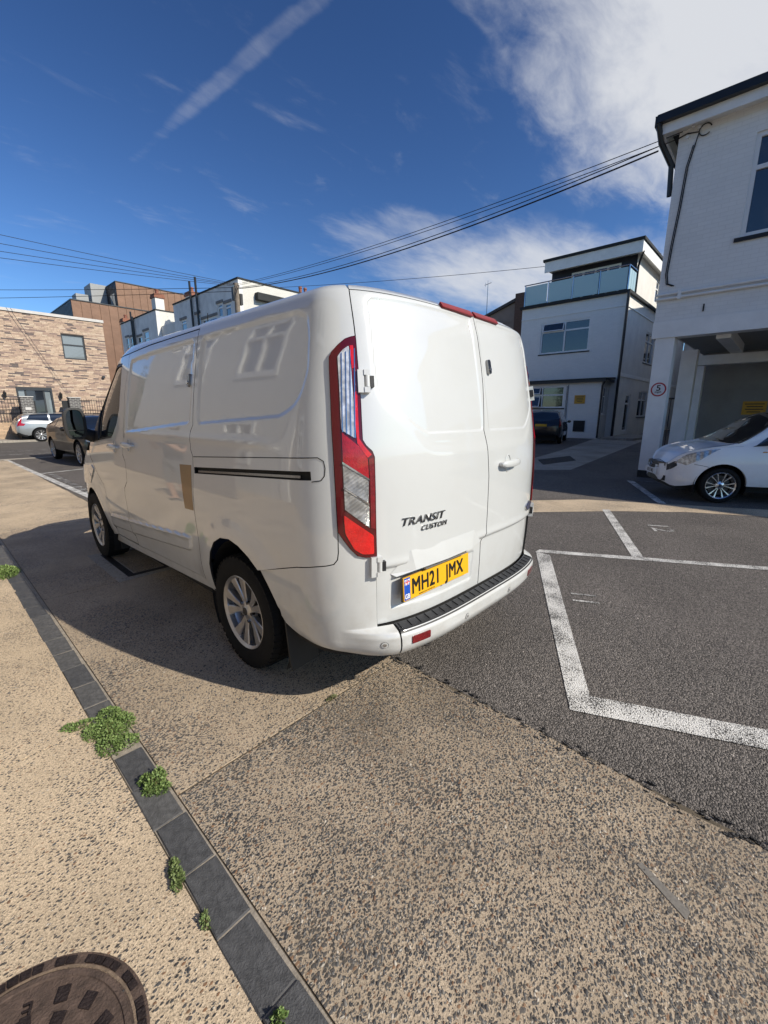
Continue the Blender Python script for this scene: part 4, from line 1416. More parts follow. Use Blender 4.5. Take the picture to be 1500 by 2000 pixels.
pull_handle(-0.237, 1.200, 0.215, doorRo)
pull_handle(yv(2.545, 1.236)[0], 1.236, 0.235, sliding)
pull_handle(yv(2.915, 1.205)[0], 1.205, 0.225, VAN)


# security locks
def slam_lock(s, v, parent):
    p, ex, ey, ez = frame_at(s, v)
    n = 24
    def oval(rx, ry, d):
        return [p + ex * (rx * math.cos(a)) + ey * ((ry - rx) * (1 if math.sin(a) > 0 else -1) + rx * math.sin(a)) + ez * d for a in np.linspace(0, 2 * PI, n, endpoint=False)]
    mb = MB()
    a, b = oval(0.017, 0.040, -0.014), oval(0.015, 0.038, 0.006)
    mb.add(a + b, [(i, (i + 1) % n, n + (i + 1) % n, n + i) for i in range(n)] + [tuple(range(n, 2 * n))])
    o = mb.build('security_lock', 'chrome_dark', parent)
    MB().tube([p - ey * 0.014 + ez * 0.004, p - ey * 0.014 + ez * 0.0105], 0.010, 14).build('lock_barrel', 'chrome', o)


slam_lock(-0.094, 1.722, doorRo)
slam_lock(2.296, 1.672, sliding)

# oval badge, lettering
p, ex, ey, ez = frame_at(-0.640, 0.880)
for nm, rx, ry, d0, d1, mt in (('oval_badge', 0.076, 0.031, -0.002, 0.006, 'chrome'), ('badge_face', 0.068, 0.025, 0.006, 0.008, 'badge_blue')):
    mb = MB()
    a = [p + ex * (rx * math.cos(t)) + ey * (ry * math.sin(t)) + ez * d0 for t in np.linspace(0, 2 * PI, 40, endpoint=False)]
    mb.prism(a, tuple(ez * (d1 - d0)))
    o = mb.build(nm, mt, doorRo)


def on_surface(me, s0, v0, lift, parent, mat, name, F=surf):
    """bend flat lettering on to the skin: x runs to the right (falling s), y up"""
    co = np.array([v.co[:] for v in me.vertices])
    s = s0 - co[:, 0]
    v = v0 + co[:, 1]
    P = F(s, v)
    e = 1e-3
    N = np.cross(F(s - e, v) - F(s + e, v), F(s, v + e) - F(s, v - e))
    N /= np.linalg.norm(N, axis=1)[:, None]
    P = P + N * (co[:, 2] + lift)[:, None]
    for i, q in enumerate(me.vertices):
        q.co = P[i]
    return link(name, me, parent, mat)


on_surface(text_mesh('lettering', 'TRANSIT', 0.052, 0.003, 1.30, 1.04, shear=0.25), 0.668, 0.988, 0.004, doorLo, 'chrome_dark', 'lettering')
on_surface(text_mesh('lettering', 'CUSTOM', 0.034, 0.003, 1.20, 1.12, shear=0.25), 0.548, 0.950, 0.004, doorLo, 'chrome_dark', 'lettering')

# plate-lamp housing above the number plate
p0, ex, ey, ez = frame_at(0.395, 0.80)
ex = Vector((1, -0.030, 0)).normalized()
ez = Vector((-0.030, -1, 0.06)).normalized()
ey = ez.cross(ex).normalized()


def q(s, v, d):
    return Vector(surf(np.array([s]), np.array([v]))[0]) + ez * d


tl = [(0.708, 0.762), (0.603, 0.864), (0.110, 0.868), (0.026, 0.800)]
tr_low = [(0.690, 0.756), (0.600, 0.772), (0.150, 0.776), (0.050, 0.792)]
mb = MB()
A = [q(0.708, 0.765, -0.012), q(0.603, 0.864, 0.002), q(0.36, 0.866, 0.002), q(0.110, 0.868, 0.002), q(0.026, 0.803, -0.012)]
B = [q(0.690, 0.752, 0.006), q(0.590, 0.768, 0.020), q(0.37, 0.774, 0.021), q(0.150, 0.778, 0.020), q(0.045, 0.794, 0.006)]
Cc = [q(0.690, 0.748, -0.015), q(0.590, 0.760, -0.012), q(0.37, 0.766, -0.012), q(0.150, 0.770, -0.012), q(0.045, 0.788, -0.015)]
mb.add(A + B + Cc, [(i, i + 1, i + 6, i + 5) for i in range(4)] + [(i + 5, i + 6, i + 11, i + 10) for i in range(4)] + [(0, 5, 10), (4, 14, 9)])
mb.build('plate_lamp_housing', 'van_white', doorLo)
mb = MB()
o1, o2 = q(0.53, 0.762, 0.004), q(0.20, 0.770, 0.004)
mb.prism([o1, o2, o2 + ez * 0.02, o1 + ez * 0.02], tuple(-ey * 0.004))
mb.build('plate_lamp', 'alloy', doorLo)

# number plate
pc = (Vector(surf(np.array([0.410]), np.array([0.690]))[0]) + Vector((0, 0.004, 0)))
plw, plh = 0.262, 0.0565
pex, pey, pez = ex, ey, ez


def rect(u0, u1, w0, w1, d):
    return [pc + pex * u + pey * w + pez * d for u, w in ((u0, w0), (u1, w0), (u1, w1), (u0, w1))]


PL = MB().prism(rect(-plw, plw, -plh, plh, -0.012), tuple(pez * 0.014)).build('number_plate', 'plate_yellow', doorLo)
MB().prism(rect(-plw + 0.004, -plw + 0.045, -plh + 0.003, plh - 0.003, 0.0022), tuple(pez * 0.0006)).build('country_band', 'plate_blue', PL)
MB().prism(rect(-plw - 0.003, plw + 0.003, -plh - 0.003, plh + 0.003, -0.014), tuple(pez * 0.009)).build('plate_backing', 'alloy_dark', PL)


def plate_text(body, size, u, w, mat, width=1.0, space=1.0, bold=0.0, d=0.0026):
    mb_ = MB()
    for i_, (dx_, dy_) in enumerate(((0, 0), (bold, bold), (-bold, bold), (bold, -bold), (-bold, -bold)) if bold else ((0, 0),)):
        me = text_mesh('characters', body, size, 0.0004, width, space, 'LEFT')
        xform(me, pc + pex * (u + dx_) + pey * (w + dy_) + pez * (d + 0.00012 * i_), pex, pey, pez)
        mb_.add([v_.co[:] for v_ in me.vertices], [tuple(p_.vertices) for p_ in me.polygons])
    return link('characters', mesh_from('characters', mb_.v, mb_.f), PL, mat)


plate_text('MH21', 0.106, -0.207, -0.034, 'plate_black', 0.80, 1.05, 0.0019)
plate_text('JMX', 0.106, 0.058, -0.034, 'plate_black', 0.80, 1.05, 0.0019)
plate_text('GB', 0.032, -plw + 0.006, -0.046, 'white_print', 0.82, 1.0, 0.0007, 0.0034)
plate_text('RICHARD SCOTT MOTORS LTD', 0.0085, -0.155, -0.0515, 'plate_black', 1.0)
fl = MB().prism(rect(-plw + 0.007, -plw + 0.042, 0.020, 0.046, 0.0030), tuple(pez * 0.0004)).build('flag', 'white_print', PL)
mb = MB()
mb.prism(rect(-plw + 0.007, -plw + 0.042, 0.0305, 0.0355, 0.0036), tuple(pez * 0.0003)).prism(rect(-plw + 0.0220, -plw + 0.0270, 0.020, 0.046, 0.0037), tuple(pez * 0.0003))
mb.build('flag_cross', 'red_print', PL)
mb = MB()
for u0, u1, w0, w1 in ((0.008, 0.019, 0.037, 0.0445), (0.030, 0.041, 0.037, 0.0445), (0.008, 0.019, 0.0215, 0.029), (0.030, 0.041, 0.0215, 0.029)):
    tri = rect(-plw + u0, -plw + u1, w0, w1, 0.0036)
    mb.prism([tri[0], tri[1], tri[2]] if (u0 < 0.02) == (w0 > 0.03) else [tri[0], tri[1], tri[3]], tuple(pez * 0.0003))
mb.build('flag_field', 'plate_blue', PL)

# lower side mouldings and the tan patch on the sliding door
st = patch('vinyl_patch', surf, [(2.391, 1.168), (2.222, 1.176), (2.236, 1.0), (2.236, 0.895), (2.368, 0.889)], 'sticker_tan', sliding, h=0.03, off=0.0012, flange=0, disp=d_side)


# wheels
def wheel(name, parent, centre, sgn, rad=0.342, wid=0.215, rim=0.214, spokes=10, tread=True, rim_mat='alloy', twin=True, axis='x', sw=1.0):
    """tyre with rim, spokes, hub and nuts; axle along x (or y), outer face towards sgn"""
    hw = wid / 2
    prof = [(rim - 0.006, -hw * .55), (rim + 0.01, -hw * .86), (rim + 0.045, -hw * 1.02), (rad - 0.035, -hw * .99), (rad - 0.010, -hw * .88), (rad - 0.001, -hw * .70),
            (rad, -hw * .3), (rad, hw * .3), (rad - 0.001, hw * .70), (rad - 0.010, hw * .88), (rad - 0.035, hw * .99), (rad - 0.055, hw * 1.0), (rim + 0.03, hw * 1.02), (rim + 0.01, hw * .92), (rim - 0.006, hw * .80)]
    def put(mb, name, mat, par, sm=True):
        V = np.array(mb.v)
        V[:, 0] *= sgn
        if axis == 'y':
            V = V[:, [1, 0, 2]]
        mb.v = [tuple(q + np.array(centre)) for q in V]
        return mb.build(name, mat, par, sm)
    t = put(MB().lathe(prof, 64), name, 'rubber', parent)
    if tread:
        mb = MB()
        for k in range(48):
            for x0, x1, ph in ((-.92, -.60, 0), (-.55, -.05, .5), (0.0, .5, 0), (.58, .93, .5)):
                a0 = 2 * PI * (k + ph) / 48
                a1 = a0 + 2 * PI * 0.66 / 48
                r0, r1 = rad - 0.008, rad + 0.0035
                pts = []
                for rr in (r0, r1):
                    for aa, xx in ((a0, x0), (a1, x0), (a1, x1), (a0, x1)):
                        dr = 0.010 * max(0, (abs(xx) - 0.6) / 0.35)
                        pts.append((xx * hw, (rr - dr) * math.cos(aa), (rr - dr) * math.sin(aa)))
                mb.add(pts, [(4, 5, 6, 7), (0, 1, 5, 4), (1, 2, 6, 5), (2, 3, 7, 6), (3, 0, 4, 7)])
        put(mb, 'tread', 'rubber', t, False)
    lip = [(rim - 0.012, hw * .15), (rim - 0.008, hw * .80), (rim + 0.006, hw * .93), (rim + 0.010, hw * .90), (rim + 0.004, hw * .84), (rim - 0.002, hw * .70), (rim - 0.03, hw * .0), (rim - 0.03, -hw * .8)]
    rm = put(MB().lathe(lip, 64), 'rim', rim_mat, t)
    put(MB().lathe([(0.001, hw * .05), (rim - 0.05, hw * .05), (rim - 0.05, -hw * .1), (0.001, -hw * .1)], 40), 'brake_disc', 'alloy_dark', t)
    mb = MB()
    xo = hw * .78
    for k in range(spokes):
        if twin:
            a = 2 * PI * (k // 2) / (spokes / 2) + (0.27 if k % 2 else -0.27) * (10 / spokes)
            ah = 2 * PI * (k // 2) / (spokes / 2) + (0.16 if k % 2 else -0.16) * (10 / spokes)
        else:
            a = ah = 2 * PI * k / spokes
        ci = (0.045 * math.cos(ah), 0.045 * math.sin(ah))
        cm = ((rim * .55) * math.cos((a + ah) / 2), (rim * .55) * math.sin((a + ah) / 2))
        cr = ((rim - 0.004) * math.cos(a), (rim - 0.004) * math.sin(a))
        wi, wm, wo = 0.014 * sw, 0.018 * sw, (0.034 if twin else 0.030) * sw
        sec = []
        for (cy, cz), w_, x_ in ((ci, wi, xo - 0.016), (cm, wm, xo - 0.010), (cr, wo, xo + 0.002)):
            n_ = math.atan2(cz, cy) + PI / 2
            dy, dz = math.cos(n_) * w_, math.sin(n_) * w_
            sec.append([(x_, cy + dy * .8, cz + dz * .8), (x_ - 0.006, cy + dy, cz + dz), (x_ - 0.03, cy + dy * .9, cz + dz * .9), (x_ - 0.03, cy - dy * .9, cz - dz * .9), (x_ - 0.006, cy - dy, cz - dz), (x_, cy - dy * .8, cz - dz * .8)])
        vv = [p_ for s_ in sec for p_ in s_]
        ff_ = [(i * 6 + j, i * 6 + (j + 1) % 6, (i + 1) * 6 + (j + 1) % 6, (i + 1) * 6 + j) for i in range(2) for j in range(6)]
        mb.add(vv, ff_)
    put(mb, 'spokes', rim_mat, t, False)
    put(MB().lathe([(0.001, xo - 0.004), (0.024, xo - 0.004), (0.030, xo - 0.010), (0.052, xo - 0.014), (0.066, xo - 0.020), (0.070, xo - 0.045)], 32), 'hub', rim_mat, t)
    put(MB().lathe([(0.001, xo - 0.0005), (0.023, xo - 0.0015), (0.025, xo - 0.006)], 24), 'hub_cap', 'black_plastic', t)
    for k in range(5):
        a = 2 * PI * (k + 0.5) / 5
        cy, cz = 0.060 * math.cos(a), 0.060 * math.sin(a)
        put(MB().tube([(xo - 0.03, cy, cz), (xo - 0.006, cy, cz)], 0.0105, 6), 'wheel_nut', 'chrome_dark', t, False)
    return t


wheel('wheel', VAN, (-0.845, 1.02, 0.342), -1)
wheel('wheel', VAN, (-0.845, 3.953, 0.342), -1)
wheel('wheel', VAN, (0.872, 1.02, 0.342), 1, tread=False)
wheel('wheel', VAN, (0.858, 3.953, 0.342), 1, tread=False)
for yc, rr in ((1.0, 0.435), (3.953, 0.425)):
    for sg in (-1, 1):
        prof_ = []
        mb = MB()
        for a in np.linspace(-0.5, PI + 0.5, 26):
            prof_.append((yc + rr * math.cos(a), 0.345 + rr * math.sin(a)))
        vv = [(sg * 0.925, y_, z_) for y_, z_ in prof_] + [(sg * 0.62, y_, z_) for y_, z_ in prof_] + [(sg * 0.62, yc, 0.35)]
        n = len(prof_)
        mb.add(vv, [(i, i + 1, n + i + 1, n + i) for i in range(n - 1)] + [(n + i, n + i + 1, 2 * n) for i in range(n - 1)])
        mb.build('wheel_arch_liner', 'gap_dark', VAN)
for sg in (-1, 1):
    MB().prism([(sg * 0.76, 0.585, 0.50), (sg * 0.945, 0.575, 0.50), (sg * 0.940, 0.55, 0.22), (sg * 0.932, 0.545, 0.165), (sg * 0.75, 0.56, 0.165)], (0, 0.012, 0)).build('mud_flap', 'mud_flap', VAN)
    MB().prism([(sg * 0.72, 3.42, 0.40), (sg * 0.90, 3.42, 0.40), (sg * 0.89, 3.44, 0.18), (sg * 0.73, 3.44, 0.18)], (0, 0.012, 0)).build('mud_flap', 'mud_flap', VAN)

# wing mirrors
def wing_mirror(sg):
    cx, cy, cz = sg * 1.075, 3.60, 1.385
    rows = []
    n = 20
    def sect(y_, rx, rz, ox=0.0, pw=3.2):
        out = []
        for a in np.linspace(0, 2 * PI, n, endpoint=False):
            c, s_ = math.cos(a), math.sin(a)
            out.append((cx + sg * (ox + rx * np.sign(c) * abs(c) ** (2 / pw)), y_, cz + rz * np.sign(s_) * abs(s_) ** (2 / pw)))
        return out
    S_ = [sect(cy, 0.074, 0.132), sect(cy + 0.004, 0.084, 0.142), sect(cy + 0.05, 0.086, 0.143), sect(cy + 0.10, 0.076, 0.128), sect(cy + 0.135, 0.050, 0.09), sect(cy + 0.145, 0.01, 0.02)]
    mb = MB()
    vv = [p_ for s_ in S_ for p_ in s_]
    mb.add(vv, [(i * n + k, i * n + (k + 1) % n, (i + 1) * n + (k + 1) % n, (i + 1) * n + k) for i in range(len(S_) - 1) for k in range(n)])
    M = mb.build('wing_mirror', 'black_plastic', VAN, True)
    mb = MB()
    A_, B_, C_ = sect(cy - 0.002, 0.0855, 0.1435), sect(cy - 0.004, 0.066, 0.124), sect(cy + 0.012, 0.062, 0.120)
    mb.add(A_ + B_ + C_, [(i * n + k, i * n + (k + 1) % n, (i + 1) * n + (k + 1) % n, (i + 1) * n + k) for i in range(2) for k in range(n)])
    mb.build('mirror_rim', 'black_plastic', M, True)
    up = sect(cy + 0.008, 0.064, 0.122)
    V_ = [p_ for p_ in up]
    MB().add(V_, [tuple(range(n))]).build('mirror_glass', 'mirror_chrome', M)
    MB().box((cx - 0.064, cy + 0.002, cz - 0.065), (cx + 0.064, cy + 0.006, cz - 0.057)).build('glass_divider', 'black_plastic', M)
    MB().tube([(sg * 0.88, 3.70, 1.25), (sg * 0.95, 3.67, 1.27), (sg * 1.02, 3.66, 1.30)], [0.060, 0.055, 0.055], 12).build('mirror_arm', 'black_plastic', M, True)


simple('mirror_chrome', (0.09, 0.095, 0.10), 0.02, metal=1.0)
wing_mirror(-1)
wing_mirror(1)
patch('mirror_triangle', surf, [yv(3.46, 1.235), yv(3.86, 1.20), yv(3.90, 1.235), yv(3.72, 1.39), yv(3.54, 1.50)], 'black_plastic', VAN, h=0.05, off=0.004, flange=0.012)
# roof aerial
MB().tube([(0.0, 3.15, 2.0), (0.0, 3.10, 2.02), (-0.10, 2.85, 2.36)], [0.010, 0.006, 0.003], 6).build('aerial', 'black_plastic', VAN, True)

# ------------------------------------------------------------------ buildings
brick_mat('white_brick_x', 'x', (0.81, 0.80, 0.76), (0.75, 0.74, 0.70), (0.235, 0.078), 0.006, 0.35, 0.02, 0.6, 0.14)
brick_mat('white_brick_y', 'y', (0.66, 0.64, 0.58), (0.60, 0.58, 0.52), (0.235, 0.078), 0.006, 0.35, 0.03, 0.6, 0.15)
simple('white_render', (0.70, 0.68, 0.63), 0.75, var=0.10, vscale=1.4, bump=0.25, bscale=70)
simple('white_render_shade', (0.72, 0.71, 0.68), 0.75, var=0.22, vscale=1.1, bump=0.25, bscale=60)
simple('white_upvc', (0.78, 0.78, 0.76), 0.35, var=0.04)
simple('white_timber', (0.84, 0.83, 0.79), 0.5, var=0.08, vscale=3)
simple('grey_soffit', (0.30, 0.295, 0.285), 0.7, var=0.1)
simple('black_pipe', (0.014, 0.014, 0.015), 0.4, var=0.2)
simple('slate_roof', (0.055, 0.050, 0.048), 0.7, var=0.35, vscale=7, bump=0.5, bscale=25)
simple('navy_clad', (0.010, 0.012, 0.022), 0.55, var=0.2, vscale=5)
simple('felt', (0.022, 0.024, 0.024), 0.8, var=0.3, vscale=6)
simple('garage_wall', (0.30, 0.285, 0.26), 0.8, var=0.12, vscale=2.5, bump=0.3, bscale=60)
simple('sign_yellow', (0.62, 0.33, 0.03), 0.5, var=0.1, vscale=20)
simple('sign_white', (0.72, 0.72, 0.72), 0.4)
simple('sign_red', (0.42, 0.012, 0.03), 0.4)
simple('bronze_clad', (0.175, 0.098, 0.062), 0.50, metal=0.35, var=0.16, vscale=0.9, bump=0.35, bscale=1.6, bdist=0.05)
simple('dark_clad', (0.045, 0.042, 0.046), 0.5, metal=0.3, var=0.15, vscale=2)
simple('grey_box', (0.30, 0.31, 0.31), 0.6, var=0.1)
simple('terracotta', (0.22, 0.085, 0.055), 0.8, var=0.25, vscale=8)
simple('red_brick_plain', (0.24, 0.10, 0.06), 0.85, var=0.3, vscale=12, bump=0.4, bscale=40)
simple('brown_brick', (0.11, 0.065, 0.048), 0.85, var=0.3, vscale=12, bump=0.4, bscale=40)
simple('brown_render', (0.24, 0.195, 0.165), 0.85, var=0.12, vscale=2, bump=0.3, bscale=60)
simple('dark_frame', (0.030, 0.034, 0.040), 0.4, var=0.1)
simple('coping', (0.55, 0.53, 0.50), 0.6, var=0.1)
simple('pole_wood', (0.20, 0.165, 0.13), 0.85, var=0.3, vscale=8, bump=0.5, bscale=40)
simple('cable', (0.010, 0.010, 0.012), 0.6)
simple('lintel_grey', (0.20, 0.19, 0.18), 0.8, var=0.3, vscale=5)
simple('blind', (0.72, 0.74, 0.72), 0.6, var=0.04)
simple('slat_blind', (0.33, 0.31, 0.29), 0.6, var=0.15, vscale=4)
glass_mat('pane', (0.020, 0.026, 0.034))
glass_mat('pane_pale', (0.20, 0.23, 0.24))
glass_mat('door_glass', (0.010, 0.011, 0.013))


def frosted(name):
    m, t, p = new_mat(name)
    setp(t, p, color=(0.50, 0.66, 0.64), rough=0.30, alpha=0.90, spec=0.6, coat=0.6, coat_rough=0.05)
    return m


frosted('balcony_glass')


def window_x(par, x, y0, y1, z0, z1, cols=2, top=0.32, frame='white_upvc', glass='pane', sill=True, inward=1, bar=0.055, name='window', opened=(), glass_top=None):
    """casement window in a wall whose outside looks towards -x; glass set back, top lights above a transom"""
    w = None
    xo = x - 0.012
    mb = MB()
    mb.box((xo, y0, z0), (x + 0.06, y0 + bar, z1)).box((xo, y1 - bar, z0), (x + 0.06, y1, z1))
    mb.box((xo, y0 + bar, z0), (x + 0.06, y1 - bar, z0 + bar)).box((xo, y0 + bar, z1 - bar), (x + 0.06, y1 - bar, z1))
    for k in range(1, cols):
        yc = y0 + (y1 - y0) * k / cols
        mb.box((xo - 0.002, yc - bar / 2, z0 + bar), (x + 0.06, yc + bar / 2, z1 - bar))
    zt = z1 - (z1 - z0) * top
    if top:
        for k in range(cols):
            a = y0 + (y1 - y0) * k / cols + (bar if k == 0 else bar / 2)
            b = y0 + (y1 - y0) * (k + 1) / cols - (bar if k == cols - 1 else bar / 2)
            mb.box((xo + 0.002, a, zt - bar / 2), (x + 0.058, b, zt + bar / 2))
    w = mb.build(name, frame, par)
    for k in range(cols):
        a = y0 + (y1 - y0) * k / cols + bar * 0.6
        b = y0 + (y1 - y0) * (k + 1) / cols - bar * 0.6
        box('pane', (x + 0.030, a, z0 + bar * .8), (x + 0.040, b, zt if top else z1 - bar * .8), glass, w)
        if top:
            box('pane', (x + 0.030, a, zt + 0.003), (x + 0.040, b, z1 - bar * .8), glass_top or glass, w)
    if sill:
        box('sill', (x - 0.09, y0 - 0.08, z0 - 0.075), (x + 0.02, y1 + 0.08, z0 - 0.005), 'black_pipe' if sill == 'dark' else 'white_timber', w)
    for (a, b, c, d) in opened:
        mb = MB()
        tl = 0.30 * (d - c)
        def P(y_, z_):
            return (x - 0.02 - (d - z_) / (d - c) * tl, y_, z_)
        for (ya, za, yb, zb) in ((a, c, b, c + .05), (a, d - .05, b, d), (a, c + .05, a + .05, d - .05), (b - .05, c + .05, b, d - .05)):
            pts = [P(ya, za), P(yb, za), P(yb, zb), P(ya, zb)]
            mb.prism(pts, (0.035, 0, 0))
        s_ = mb.build('open_sash', frame, w)
        MB().prism([P(a + .05, c + .05), P(b - .05, c + .05), P(b - .05, d - .05), P(a + .05, d - .05)], (0.01, 0, 0)).build('pane', glass, s_)
    return w


def window_y(par, y, x0, x1, z0, z1, cols=1, top=0.0, frame='white_upvc', glass='pane', sill=True, bar=0.05, name='window', glass_top=None):
    """window in a wall whose outside looks towards -y"""
    yo = y - 0.012
    mb = MB()
    mb.box((x0, yo, z0), (x0 + bar, y + 0.06, z1)).box((x1 - bar, yo, z0), (x1, y + 0.06, z1))
    mb.box((x0 + bar, yo, z0), (x1 - bar, y + 0.06, z0 + bar)).box((x0 + bar, yo, z1 - bar), (x1 - bar, y + 0.06, z1))
    for k in range(1, cols):
        xc = x0 + (x1 - x0) * k / cols
        mb.box((xc - bar / 2, yo - 0.002, z0 + bar), (xc + bar / 2, y + 0.06, z1 - bar))
    zt = z1 - (z1 - z0) * top
    if top:
        mb.box((x0 + bar, yo + 0.002, zt - bar / 2), (x1 - bar, y + 0.058, zt + bar / 2))
    w = mb.build(name, frame, par)
    for k in range(cols):
        a = x0 + (x1 - x0) * k / cols + bar * 0.6
        b = x0 + (x1 - x0) * (k + 1) / cols - bar * 0.6
        box('pane', (a, y + 0.030, z0 + bar * .8), (b, y + 0.040, zt if top else z1 - bar * .8), glass, w)
        if top:
            box('pane', (a, y + 0.030, zt + 0.003), (b, y + 0.040, z1 - bar * .8), glass_top or glass, w)
    if sill:
        box('sill', (x0 - 0.06, y - 0.09, z0 - 0.07), (x1 + 0.06, y + 0.02, z0 - 0.005), 'black_pipe' if sill == 'dark' else 'white_timber', w)
    return w


def wall_x(par, x, thick, y0, y1, z0, z1, mat, holes=(), name='wall'):
    """wall in the plane x (outside towards -x) built round its openings"""
    mb = MB()
    ys = sorted({y0, y1, *[h[0] for h in holes], *[h[1] for h in holes]})
    for a, b in zip(ys, ys[1:]):
        hs = sorted([h for h in holes if h[0] <= a + 1e-6 and h[1] >= b - 1e-6], key=lambda h: h[2])
        z = z0
        for h in hs:
            if h[2] > z:
                mb.box((x, a, z), (x + thick, b, h[2]))
            z = h[3]
        if z < z1:
            mb.box((x, a, z), (x + thick, b, z1))
    return mb.build(name, mat, par)


def wall_y(par, y, thick, x0, x1, z0, z1, mat, holes=(), name='wall'):
    mb = MB()
    xs = sorted({x0, x1, *[h[0] for h in holes], *[h[1] for h in holes]})
    for a, b in zip(xs, xs[1:]):
        hs = sorted([h for h in holes if h[0] <= a + 1e-6 and h[1] >= b - 1e-6], key=lambda h: h[2])
        z = z0
        for h in hs:
            if h[2] > z:
                mb.box((a, y, z), (b, y + thick, h[2]))
            z = h[3]
        if z < z1:
            mb.box((a, y, z), (b, y + thick, z1))
    return mb.build(name, mat, par)


# --- white block over the carport, right
RB = thing('carport_house', 'white painted brick house on pillars above an open carport', 'house', (13, -3, 0))
X0 = 9.40
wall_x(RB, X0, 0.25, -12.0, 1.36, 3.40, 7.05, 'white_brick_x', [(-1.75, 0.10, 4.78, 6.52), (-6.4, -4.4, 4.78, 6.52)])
for ya, yb in ((-1.75, 0.10), (-6.4, -4.4)):
    window_x(RB, X0 + 0.05, ya, yb, 4.78, 6.52, 2, 0.33, 'white_upvc', 'pane', 'dark', bar=0.075)
    w_ = RB.children[-1]
    for k in range(12):
        pass
    box('blind', (X0 + 0.12, ya + 0.08, 4.9), (X0 + 0.13, yb - 0.08, 6.45), 'slat_blind', RB)
box('beam', (X0 - 0.03, -12.0, 3.07), (X0 + 0.32, 1.37, 3.40), 'white_timber', RB)
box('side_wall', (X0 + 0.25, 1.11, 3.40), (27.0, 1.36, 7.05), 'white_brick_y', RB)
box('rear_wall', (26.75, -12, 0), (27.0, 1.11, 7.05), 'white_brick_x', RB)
box('carport_ceiling', (X0 + 0.32, -12.0, 3.22), (26.7, 1.10, 3.40), 'grey_soffit', RB)
box('ceiling_beam', (X0 + 0.35, 0.0, 3.0), (12.89, 0.25, 3.215), 'white_timber', RB)
box('ceiling_beam', (X0 + 0.35, -4.2, 3.0), (12.89, -3.95, 3.215), 'white_timber', RB)
box('ceiling_beam', (12.9, -12, 2.75), (13.2, 1.0, 3.0), 'white_timber', RB)
for i, (xa, xb, ya, yb) in enumerate(((9.40, 9.70, 0.93, 1.29), (12.0, 12.3, 0.85, 1.2), (13.9, 14.2, 0.90, 1.25), (9.40, 9.70, -6.3, -5.95))):
    c_ = box('pillar', (xa, ya, 0.16), (xb, yb, 3.069), 'white_timber', RB)
    box('plinth', (xa - 0.004, ya - 0.004, -0.02), (xb + 0.004, yb + 0.004, 0.16), 'felt', c_)
box('carport_back_wall', (14.6, -12, 0), (14.8, 0.97, 3.22), 'garage_wall', RB)
box('carport_side_wall', (14.9, 1.0, 0.0), (26.7, 1.10, 3.22), 'garage_wall', RB)
sg_ = box('warning_sign', (14.575, -0.62, 1.42), (14.597, -0.08, 1.80), 'sign_yellow', RB)
for k, (ya, yb) in enumerate(((-0.57, -0.13), (-0.54, -0.18), (-0.56, -0.15), (-0.50, -0.2))):
    box('sign_line', (14.572, ya, 1.71 - k * 0.075), (14.5745, yb, 1.735 - k * 0.075), 'plate_black', sg_)
# eaves, fascia, gutter
mb = MB().box((X0 - 0.28, -12.2, 6.92), (X0 - 0.24, 1.62, 7.17))
mb.build('fascia', 'white_timber', RB)
box('soffit', (X0 - 0.24, -12.2, 6.98), (X0 + 0.05, 1.60, 7.02), 'white_timber', RB)
box('bargeboard', (X0 - 0.24, 1.58, 6.92), (27.0, 1.62, 7.17), 'white_timber', RB)
MB().box((X0 - 0.40, -12.2, 7.10), (X0 - 0.282, 1.70, 7.24)).box((X0 - 0.37, 1.625, 7.06), (27.2, 1.74, 7.23)).build('gutter', 'black_pipe', RB)
MB().prism([(X0 - 0.36, -12.2, 7.245), (27.3, -12.2, 7.245), (20.0, -12.2, 8.3), (16.0, -12.2, 8.3)], (0, 13.95, 0)).build('roof', 'slate_roof', RB)
MB().tube([(X0 - 0.34, 1.68, 7.12), (X0 - 0.22, 1.62, 6.80), (X0 + 0.06, 1.45, 6.45), (X0 + 0.10, 1.42, 5.9)], 0.05, 8).build('downpipe', 'black_pipe', RB, True)
# twin white pipes along the wall, old ties, cable clipped down the corner
MB().tube([(X0 - 0.05, 1.38, 3.86), (X0 - 0.05, -12, 3.86)], 0.026, 8).tube([(X0 - 0.05, 1.38, 3.95), (X0 - 0.05, -12, 3.95)], 0.026, 8).build('wall_pipe', 'white_timber', RB, True)
for yy in (0.95, -0.75, -2.6):
    box('pipe_clip', (X0 - 0.085, yy - 0.03, 3.82), (X0 - 0.002, yy + 0.03, 3.99), 'white_timber', RB)
for yy in (0.50, -0.62, -1.8):
    box('wall_tie', (X0 - 0.02, yy - 0.012, 3.52), (X0 - 0.002, yy + 0.012, 3.66), 'black_pipe', RB)
cab_pts = [(1.40, 6.86), (1.22, 6.90), (1.02, 6.86), (1.06, 6.66), (1.13, 6.30), (1.16, 5.6), (1.21, 4.9), (1.235, 4.35), (1.20, 4.16), (1.08, 4.10)]
MB().tube([(X0 - 0.02, y_, z_) for y_, z_ in cab_pts], 0.011, 6).tube([(X0 - 0.02, y_ + 0.03, z_ - 0.0) for y_, z_ in cab_pts[3:]], 0.009, 6).build('wall_cable', 'cable', RB, True)
ring_ = [(X0 - 0.03, 0.92 + 0.10 * math.cos(a), 6.86 + 0.10 * math.sin(a)) for a in np.linspace(-2.4, 2.8, 16)]
MB().tube(ring_, 0.010, 6, False).build('cable_loop', 'cable', RB, True)
for yy, zz in ((1.12, 6.97), (1.02, 6.92), (1.20, 6.82)):
    MB().tube([(X0 - 0.08, yy, zz), (X0 - 0.002, yy, zz)], [0.03, 0.015], 8).build('cable_hook', 'white_upvc', RB, True)
